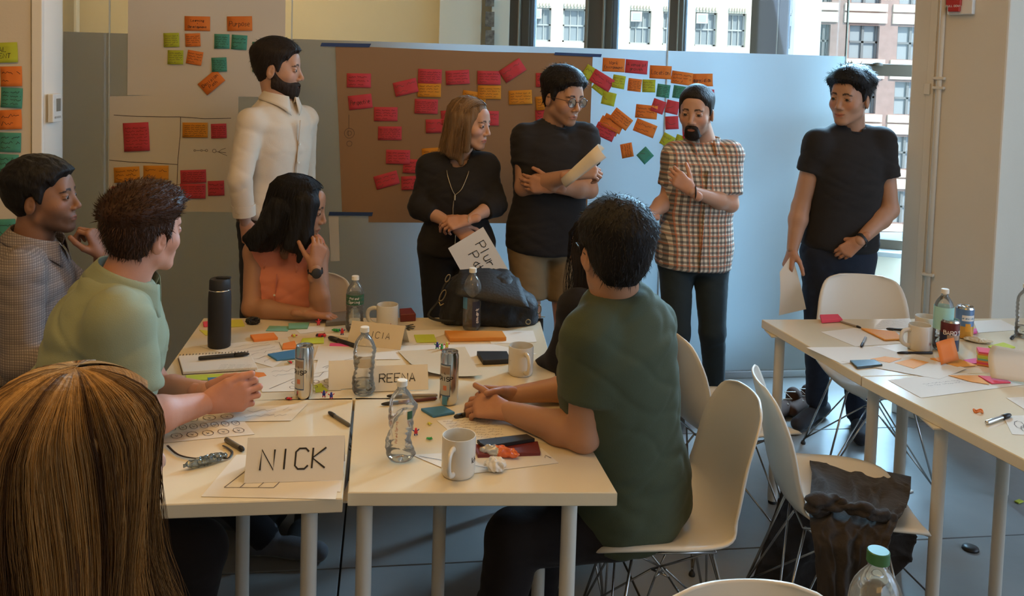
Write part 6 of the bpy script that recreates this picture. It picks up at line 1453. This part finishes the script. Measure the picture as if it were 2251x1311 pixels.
tee_collar(p,(.018,.017,.018),.068)
JN=(.018,.022,.034)
p.trousers(.088,at(1800,730,Y-.04),at(1795,885,Y+.08),at(1880,740,Y-.06),at(1885,920,Y-.02),JN,r=(.093,.066,.052),top=.08)
p.shoe(at(1795,905,Y+.08),(-.8,-.8),(.035,.035,.04),(.05,.05,.05),.30); p.shoe(at(1885,935,Y-.02),(-.3,-1),(.035,.035,.04),(.05,.05,.05),.30)
wt=bpy.data.objects.new('wrist_watch',None); COL.objects.link(wt); wt.parent=p.t; wd_=(Wl-El).normalized(); wc=Wl-wd_*.012-p.root; QM=wd_.to_track_quat('Z','Y').to_matrix()
MB().lathe([(.030,-.010),(.0315,0),(.030,.010)],18,wc,QM,caps=False).build('strap',M_blackm,wt,True); MB().lathe([(.001,.031),(.016,.031),(.016,.039),(.013,.041),(.001,.041)],16,wc,QM@Matrix.Rotation(PI/2,3,'X')).build('watch_case',M_blackm,wt,True)
for uv,dr,nm in (((1745,905),(-1,-.4),'brown leather boot standing behind the table leg, under the right man'),):
    pass
heldsheet('faintly written sheet hanging from the right man lowered hand',[(1714,598),(1740,560),(1772,680),(1712,694)],[Y-.10,Y-.08,Y-.12,Y-.14],bow=.012)
bt=Person('x',(at(1750,900,4.45).x,4.45,0),(.3,.3,.3)); bt.t['label']='pair of worn brown boots with white laces on the floor by the table leg'; bt.t['category']='boots'; bt.t.name='boots'
for q in ((1742,905),(1775,898)):
    A=onz(q[0],q[1],0); bt.shoe(A,(-.7,-.7),(.06,.032,.022),(.03,.025,.02),.28,'boot')
    MB().tube([A+Vector((-.02-.012*k,-.02-.012*k,.115-.012*k+.004*math.sin(k*2)))+Vector((.018*(-1)**k,-.018*(-1)**k,0))-bt.root for k in range(6)],.003,5).build('lace',M_cap,bt.t,True)
def seat_legs(p,hipw,KL,AL,KR,AR,col,r=(.085,.064,.05),**k):
    p.trousers(hipw,KL,AL,KR,AR,col,r,seat=True,top=.12,**k)
# ===== left man in the checked grey shirt, profile, hand at his mouth
Y=2.98
p=Person('man with short black hair in a finely checked grey shirt, hand raised to his mouth',(at(10,880,Y).x,Y,0),SK_D)
p.joints(at(8,890,Y),at(72,535,Y),at(112,590,Y+.19),at(44,600,Y-.17))
p.head(at(96,436,Y),(1,.10,.10),(-.08,0,1),1.04,{'nose':1.1,'lip':(.9,.6,.6)},hair_short(.027,.016,.060,.004,rough=.0045,messy=70,nape=-.05),(.010,.008,.007),stub=.55)
Er=at(52,800,Y-.22); Wr=at(190,800,Y-.28); El=at(232,690,Y+.10); Wl=at(222,562,Y+.04)
hl=hand_ops(Wl,(-.35,-.1,1),(-1,0,0),(0,-1,.2),(.75,.8,.85,.9),tc=.5,s=.98); hr=hand_ops(Wr,(1,.2,0),(0,.3,-1),(0,1,0))
p.build_body(p.torso_ops(-.012)+p.arm(p.SL,El,Wl)+p.arm(p.SR,Er,Wr),hands=[hl,hr])
M_ging=plaid('fine_gingham',(.34,.29,.26),(.12,.10,.10),(.16,.13,.13),1/.0075,.5)
p.cloth('shirt',p.torso_ops(.020,ax=1.05,ay=1.1)+[U(P_C(p.SR,Er,.070,.062),.02),U(P_K(Er,Er+(Wr-Er)*.8,.062,.05),.02),U(P_C(p.SL,El,.066,.056),.02),U(P_K(El,El+(Wl-El)*.35,.058,.054),.02),S(P_C(p.N-p.up*.02,p.N+p.up*.2,.056,.066),.006)],(1,1,1),.008,creases(21,.004,.008,13),M_ging)
collar(p,None,M_ging,r=.078,h=.038,open_=.8,drop=.045)
seat_legs(p,.09,at(280,880,Y+.1),at(470,1130,Y+.15),at(330,930,Y-.10),at(588,1185,Y),(.014,.013,.015))
p.shoe(at(588,1205,Y),(1,-.1),(.10,.10,.11),(.16,.155,.15),.29); p.shoe(at(470,1150,Y+.15),(1,.2),(.10,.10,.11),(.16,.155,.15),.29)
# ===== ginger man in the pale green shirt, seen from behind and the right
Y=2.34
p=Person('ginger haired man in a pale green shirt with clasped hands on the table',(at(100,1100,Y).x,Y,0),(.52,.25,.17))
p.joints(at(112,1120,Y),at(268,628,Y+.03),at(262,668,Y+.25),at(262,712,Y-.13))
p.head(at(318,512,Y+.07),(.50,.86,.03),(.10,0,1),1.0,{'nose':1.0},hair_short(.027,.012,.066,.012,rough=.006,messy=24,nape=-.068),(.036,.015,.007),eyes=True)
p.tufts(3600,(.038,.016,.0075),(.012,.026),.38,w=.0012,seed=2,dirf=lambda L:np.stack([L[:,0]*.3,np.where(L[:,2]>.05,1.0,-.1),np.where(L[:,2]>.05,.1,-1.0)],1))
Er=at(300,925,Y-.16); Wr=at(452,887,Y+.02); El=at(345,860,Y+.30); Wl=at(458,862,Y+.15)
hr=hand_ops(Wr,(.97,.28,.14),(-.25,.95,0),(0,0,1),(.85,.9,.92,.95),tc=.45,s=1.12,tdir=(.80,.05,.62),cj=(.30,1.5,1.1),spread=.035); hl=hand_ops(Wl,(.97,-.25,.10),(-.2,-1,0),(0,0,1),(.85,.85,.88,.9),tc=.5,s=1.08,tdir=(.8,-.1,.55),cj=(.5,1.4,1.0),spread=.03)
p.build_body(p.torso_ops(-.012)+p.arm(p.SL,El,Wl,(.052,.044,.028))+p.arm(p.SR,Er,Wr,(.054,.046,.029)),hands=[hl,hr])
GRN=(.235,.255,.165)
p.cloth('shirt',p.torso_ops(.026,ax=1.12,ay=1.15)+[U(P_K(p.SR,p.SR+(Er-p.SR)*.72,.080,.076),.03),U(P_K(p.SL,p.SL+(El-p.SL)*.62,.072,.074),.03),S(P_C(p.N-p.up*.02,p.N+p.up*.2,.058,.068),.006)],GRN,.007,creases(31,.006,.018,9,w=.13))
setcol(collar(p,None,r=.080,h=.045,open_=.9,drop=.05),(.22,.24,.155))
seat_legs(p,.09,at(330,1190,Y+.18),at(330,1420,Y+.28),at(432,1210,Y-.12),at(400,1450,Y-.1),(.016,.013,.013),r=(.09,.075,.055))
p.shoe(onz(300,1560,0),(1,.1),(.03,.03,.03)); p.shoe(at(330,1440,Y+.28),(1,.1),(.03,.03,.03))
wb=MB().tube([Wl-(Wl-El).normalized()*.012-p.root+Vector((.006*math.sin(a),.028*math.cos(a),.026*math.sin(a))) for a in [2*PI*i/14 for i in range(14)]],.003,5,closed=True); wb.build('wrist_band',M_blackm,p.t,True)
# ===== dark haired woman in the coral top
Y=3.45
p=Person('dark haired woman in a sleeveless coral top resting her cheek on her hand',(at(620,800,Y+.1).x,Y+.1,0),(.36,.18,.10),1.0,True)
p.joints(at(625,800,Y+.10),at(636,540,Y+.06),at(696,556,Y+.02),at(562,552,Y+.05))
p.head(at(660,457,Y-.01),(.99,.0,-.20),(.12,0,1),.98,{'jaw':.9,'nose':.7,'gaze':(.1,1,0)},None,(.009,.0075,.007))
Er=at(552,678,Y-.07); Wr=at(672,690,Y-.14); El=at(706,678,Y-.10); Wl=at(692,590,Y-.13)
hl=hand_ops(Wl,(.16,.25,1),(-.6,.8,0),(-.4,-.5,.9),(.40,.45,.5,.55),s=.90,tc=.2); hr=hand_ops(Wr,(1,.1,-.1),(0,0,-1),(0,1,0),(.3,.3,.3,.3),s=.92)
p.build_body(p.torso_ops(-.010)+p.arm(p.SL,El,Wl,(.050,.041,.027))+p.arm(p.SR,Er,Wr,(.052,.041,.027)),hands=[hl,hr])
COR=(.66,.235,.145)
k=p.L/.55; T=[(h*k,(a+.014)*1.05,(b+.014)*1.1,c) for h,a,b,c in WT[:5]]+[(.48*k,.115,.085,0),(.52*k,.085,.066,-.006)]
p.cloth('top',[U(P_L(p.P,p.B,T),0),U(P_C(p.N-p.up*.030,p.SL+(p.N-p.SL)*.34,.056,.066),.025),U(P_C(p.N-p.up*.030,p.SR+(p.N-p.SR)*.34,.056,.066),.025),U(P_C(p.SL+(p.N-p.SL)*.32,p.P+p.up*p.L*.6+(p.SL-p.N)*.36,.066,.066),.03),U(P_C(p.SR+(p.N-p.SR)*.32,p.P+p.up*p.L*.6+(p.SR-p.N)*.36,.066,.066),.03),S(P_C(p.N-p.up*.02,p.N+p.up*.2,.050,.06),.006),S(P_E(p.N+p.y*.09-p.up*.01,(.022,.05,.05),p.B),.01)],COR,.007,creases(41,.004,.009,15))
setcol(collar(p,None,r=.068,h=.020,open_=1.3,drop=.07),(.70,.27,.17))
pk=MB().tube([p.P+p.up*(.02+.05*k)+p.y*(.135-.001*k)-p.root for k in range(9)],.008,6,flat=.35); setcol(pk.build('placket',M_cloth,p.t,True),(.60,.20,.12))
for k in range(4): MB().lathe([(.001,0),(.0045,0),(.0045,.002),(.001,.0025)],8,p.P+p.up*(.10+.08*k)+p.y*.139-p.root,p.y.to_track_quat('Z','Y').to_matrix()).build('button',M_cap,p.t)
Hm=p.H; C=p.C; hs=p.hs
long_hair(p,[HE((0,-.022,.042),(.083,.100,.084)),HC((.060,.02,.04),(.082,.012,-.13),.048,.034,.03),HC((-.060,-.02,.03),(-.080,-.04,-.14),.05,.034,.03),HC((0,-.07,.0),(.02,-.10,-.15),.066,.05,.03),HC((.05,-.06,.0),(.060,-.13,-.17),.055,.030,.03),HC((.068,.050,.04),(.085,.062,-.10),.032,.026,.02),HC((.078,.06,-.08),(.085,.055,-.19),.026,.010,.02),HC((.06,-.07,-.08),(.07,-.17,-.15),.04,.015,.03)],(.009,.0075,.007),cut=[((-.01,.115,-.035),(.062,.052,.070))],amp=.006)
rs=np.random.RandomState(8); cv=hairline_strands(p,1200,.22,8,.05,.010,2.3,.094); strands('hair_strands',cv,.0010,V3((.010,.0085,.008))*rs.uniform(.6,2.0,(len(cv),1)),p.hair,p.root)
seat_legs(p,.085,at(600,850,Y-.30),at(600,1060,Y-.30),at(670,850,Y-.30),at(670,1060,Y-.30),(.05,.03,.025))
p.shoe(at(600,1080,Y-.30),(0,-1),(.03,.03,.03)); p.shoe(at(670,1080,Y-.30),(0,-1),(.03,.03,.03))
wt=bpy.data.objects.new('wrist_watch',None); COL.objects.link(wt); wt.parent=p.t; wd_=(Wl-El).normalized(); wc=Wl-wd_*.014-p.root; QM=wd_.to_track_quat('Z','Y').to_matrix()
MB().lathe([(.0285,-.009),(.0295,0),(.0285,.009)],18,wc,QM,caps=False).build('strap',M_blackm,wt,True); MB().lathe([(.001,0),(.019,0),(.019,.009),(.016,.011),(.001,.011)],18,wc+Vector((.010,-.026,0)),Vector((.35,-1,.1)).to_track_quat('Z','Y').to_matrix()).build('watch_case',M_blackm,wt,True)
# ===== person in black behind the green T-shirt man
Y=2.98
p=Person('person with long dark hair in black, mostly hidden behind the green T-shirt man',(at(1325,860,Y).x,Y,0),SK_M,1.0,True)
p.joints(at(1325,862,Y),at(1322,642,Y),at(1272,678,Y-.12),at(1392,672,Y+.12))
p.head(at(1312,555,Y),(-.62,.78,0),(0,0,1),.98,{},None,(.014,.010,.009))
El=at(1238,790,Y-.10); Wl=at(1195,812,Y-.02); Er=at(1395,790,Y+.1); Wr=at(1300,830,Y+.2)
hl=hand_ops(Wl,(-.6,.7,-.1),(0,0,-1),(0,1,0)); hr=hand_ops(Wr,(-1,0,0),(0,0,-1),(0,1,0))
p.build_body(p.torso_ops(-.012)+p.arm(p.SL,El,Wl)+p.arm(p.SR,Er,Wr),hands=[])
p.cloth('shirt',p.torso_ops(.018,ax=1.05)+[U(P_C(p.SL,El,.062,.054),.02),U(P_C(El,Wl,.054,.042),.02),U(P_C(p.SR,Er,.062,.054),.02),U(P_K(Er,Wr,.054,.042),.02)],(.016,.014,.016),.009,creases(51,.004,.006,14),colf=lambda V:np.where((V[:,0]>p.N.x+.08)[:,None],V3((.028,.035,.065)),V3((.014,.012,.013))))
Hm=p.H; C=p.C; hs=p.hs
long_hair(p,[HE((0,-.022,.045),(.092,.108,.092)),HC((0,-.06,0),(0,-.09,-.26),.075,.06,.03),HC((-.06,-.01,.0),(-.085,-.04,-.24),.05,.035,.03),HC((.06,-.02,.0),(.07,-.06,-.22),.05,.04,.03)],(.016,.011,.009))
rs=np.random.RandomState(9); cv=hairline_strands(p,450,.33,9,.10,.014,2.4,.096); strands('hair_strands',cv,.0012,V3((.014,.010,.009))*rs.uniform(.6,2.2,(len(cv),1)),p.hair,p.root)
seat_legs(p,.085,at(1235,900,Y+.1),at(1235,1080,Y+.15),at(1290,900,Y+.25),at(1290,1060,Y+.3),(.02,.02,.03))
p.shoe(at(1235,1100,Y+.15),(-1,.3),(.03,.03,.03)); p.shoe(at(1290,1080,Y+.3),(-1,.3),(.03,.03,.03))
# ===== man in the green T-shirt, seen from behind
Y=2.40
p=Person('dark haired man in a green T-shirt seen from behind, forearms on the near right table',(at(1400,1165,2.45).x,2.45,0),(.40,.205,.12))
p.joints(at(1392,1112,Y+.07),at(1350,652,Y-.06),at(1296,738,Y-.15),at(1432,708,Y+.10))
p.head(at(1350,556,Y-.07),(-.28,.95,.02),(.02,0,1),1.07,{},hair_short(.026,.014,.060,.004,rough=.003,messy=24,nape=-.066),(.010,.008,.007))
p.tufts(2600,(.012,.0095,.0085),(.010,.020),.25,w=.0011,seed=6)
glasses(p,.021)
El=at(1283,958,Y-.13); Wl=at(1118,905,Y+.03); Er=at(1290,850,Y+.22); Wr=at(1128,868,Y+.15)
hl=hand_ops(Wl,(-.95,.22,.05),(.1,.5,-.85),(0,.8,.6),(.42,.46,.5,.5),tc=.2,s=1.0,tdir=(-.75,.45,.5)); hr=hand_ops(Wr,(-.93,-.25,.02),(0,-.9,-.5),(-.2,-.3,.9),(.55,.6,.65,.65),tc=.35,s=1.0)
p.build_body(p.torso_ops(-.012)+p.arm(p.SL,El,Wl,(.050,.044,.028))+p.arm(p.SR,Er,Wr),hands=[hl,hr])
p.cloth('t_shirt',p.torso_ops(.018,ax=1.04,ay=1.10,hem=-.035)+[U(P_K(p.SL,p.SL+(El-p.SL)*.60,.072,.068),.03),U(P_K(p.SR,p.SR+(Er-p.SR)*.6,.066,.066),.03),S(P_C(p.N-p.up*.005,p.N+p.up*.2,.058,.070),.006)],(.062,.076,.045),.007,creases(61,.005,.009,11))
tee_collar(p,(.062,.076,.045),.066)
seat_legs(p,.09,at(1130,1185,Y-.02),at(1085,1420,Y-.02),at(1190,1150,Y+.25),at(1180,1330,Y+.30),(.015,.012,.012),r=(.092,.078,.058))
p.shoe(at(1085,1450,Y-.02),(-1,0),(.03,.03,.03)); p.shoe(at(1180,1350,Y+.30),(-1,.2),(.03,.03,.03))
# ===== blonde woman in the foreground
Y=1.18
p=Person('woman with long honey blonde hair in the near left foreground, seen from behind',(at(150,1500,Y).x,Y-.05,0),(.50,.26,.16),1.0,True)
c0=at(192,1010,Y)
p.joints(c0+Vector((-.05,-.08,-.70)),c0+Vector((-.035,-.045,-.20)),c0+Vector((-.15,.05,-.27)),c0+Vector((.08,-.16,-.27)))
p.head(c0,(.66,.75,-.04),(.02,0,1),.99,{'jaw':.92,'nose':.9},None,(.2,.1,.03),brow=(.1,.05,.02))
El=c0+Vector((-.22,.15,-.52)); Wl=c0+Vector((-.05,.42,-.50)); Er=c0+Vector((.14,-.02,-.54)); Wr=c0+Vector((.05,.3,-.62))
p.build_body(p.torso_ops(-.010)+p.arm(p.SL,El,Wl)+p.arm(p.SR,Er,Wr),hands=[])
p.cloth('top',p.torso_ops(.014)+[U(P_C(p.SL,El,.056,.05),.02),U(P_C(El,Wl,.05,.036),.02),U(P_C(p.SR,Er,.056,.05),.02),U(P_C(Er,Wr,.05,.036),.02)],(.02,.018,.018),.009,creases(71,.003,.005,14))
seat_legs(p,.085,p.P+Vector((.0,.42,.0)),p.P+Vector((.0,.42,-.42)),p.P+Vector((.25,.36,.0)),p.P+Vector((.25,.36,-.42)),(.02,.02,.03))
p.shoe(p.P+Vector((.0,.42,-.42)),(.3,1),(.03,.03,.03)); p.shoe(p.P+Vector((.25,.36,-.42)),(.3,1),(.03,.03,.03))
Hm=p.H; C=p.C; hs=p.hs; HB=(.075,.036,.013)
long_hair(p,[HE((0,-.024,.040),(.084,.102,.083)),HC((0,-.05,0),(0,-.08,-.22),.076,.07,.03),HC((-.055,-.01,.02),(-.065,-.03,-.22),.045,.04,.03),HC((.052,-.015,.02),(.062,-.03,-.20),.038,.035,.03),HC((.066,-.04,-.08),(.110,-.03,-.24),.045,.035,.03),HC((-.05,-.06,-.1),(-.08,-.10,-.26),.06,.05,.03)],HB,res=.005,cut=[((0,.115,-.03),(.062,.075,.10))],amp=.005)
rs=np.random.RandomState(12); n=9000; cv=hairline_strands(p,n,.31,12,.10,.010,2.42,.101,kk=15,sweep=1)
th=p.str_a; br=.5+.30*np.sin(th*7+1)+.22*np.sin(th*17+.5)+.18*np.sin(th*41)+rs.normal(size=len(cv))*.16; br=br[:,None]
cols=np.clip(br,0,1)*V3((.46,.26,.095))+(1-np.clip(br,0,1))*V3((.065,.030,.011)); cols=cols*rs.uniform(.85,1.15,(len(cv),1)); strands('hair_strands',cv,.00062,cols,p.hair,p.root,.4)
# ---------------------------------------------------------------- dark jacket over the chair seat, dark coat at the left edge
def drape(name,label,cat,ops,loc,m,res=.009,seed=81,a=(.012,.024,10)):
    V,F=solid(ops,res,disp=creases(seed,*a)); V=V-V3(loc); V[:,2]=np.maximum(V[:,2],.004-loc[2]); o=link(name,mesh_np(name,smoothv(V,F,1,.3),F,m)); o.location=loc; return tag(o,label,cat)
q=lambda u,v,Y_:at(u,v,Y_)
jk=thing('jacket','dark brown black jacket draped over the seat of an empty shell chair','jacket',(1.0,2.62,0))
def cloth_sheet(rows,name,nu=60,nv=60,fold=.018,seed=3,fr=9,hang=.4,th=.005):
    rs=np.random.RandomState(seed); n=len(rows)-1
    def fn(s_,t):
        k=t*n; i=min(int(k),n-1); f=k-i; a=rows[i][0]*(1-f)+rows[i+1][0]*f; b=rows[i][1]*(1-f)+rows[i+1][1]*f; c=rows[max(i-1,0)]; 
        p=a*(1-s_)+b*s_; ex=(b-a).normalized(); h=min(1,max(0,(t-hang)*3)); q=np.array([[s_*1.0,t*1.0,.3]])
        w=math.sin(s_*fr+2*math.sin(t*2.3+seed)+.6)*.6+math.sin(s_*fr*2.3+t*3+seed)*.4
        r=float(np_noise(q*np.array([1,1.6,1]),5,seed,3)[0]); r2=math.exp(-(r/.14)**2)
        p=p+Vector((0,-1,0))*(fold*w*(h*.95+.05*min(1,t*5)))+Vector((0,0,1))*((1-h)*min(1,t*4)*(fold*.9*w*.5+.016*r2-.004))+Vector((0,-1,0))*(.012*r2*h); return p-jk.location
    return MB().sheet(fn,nu,nv,-th).build(name,M_jacket,jk,True)
cloth_sheet([(q(1778,1002,2.90),q(2003,1048,2.84)),(q(1785,1040,2.70),q(2002,1080,2.66)),(q(1780,1100,2.50),q(1988,1122,2.46)),(q(1782,1146,2.39),q(1965,1158,2.36)),(q(1792,1200,2.35),q(1942,1205,2.33)),(q(1800,1290,2.34),q(1930,1290,2.32)),(q(1798,1420,2.36),q(1932,1400,2.34))],'front_panel')
cloth_sheet([(q(1722,1045,2.90),q(2000,1130,2.86)),(q(1705,1100,2.90),q(2014,1180,2.86)),(q(1680,1190,2.90),q(1995,1230,2.86)),(q(1655,1280,2.90),q(1930,1290,2.86)),(q(1635,1400,2.90),q(1880,1400,2.86))],'back_panel',seed=8,fr=7,hang=-.3,fold=.022)
V,F=solid([U(P_C(q(1792,1112,2.42),q(1838,1104,2.42),.030,.022),.0),U(P_C(q(1800,1100,2.43),q(1905,1126,2.38),.022,.018),.02),U(P_C(q(1905,1126,2.38),q(1955,1136,2.40),.018,.02),.02)],.006,disp=creases(5,.006,.016,26)); V=V-V3(jk.location); link('sleeve_knot',mesh_np('sleeve_knot',V,F,M_jacket),jk)
drape('coat','black coat bunched on the chair at the far left edge','coat',[U(P_C(q(-30,880,2.62),q(10,872,2.6),.05,.03),0),U(P_C(q(-40,900,2.62),q(-50,1000,2.62),.06,.07),.03)],Vector((-1.55,2.6,.7)),M_blackm)
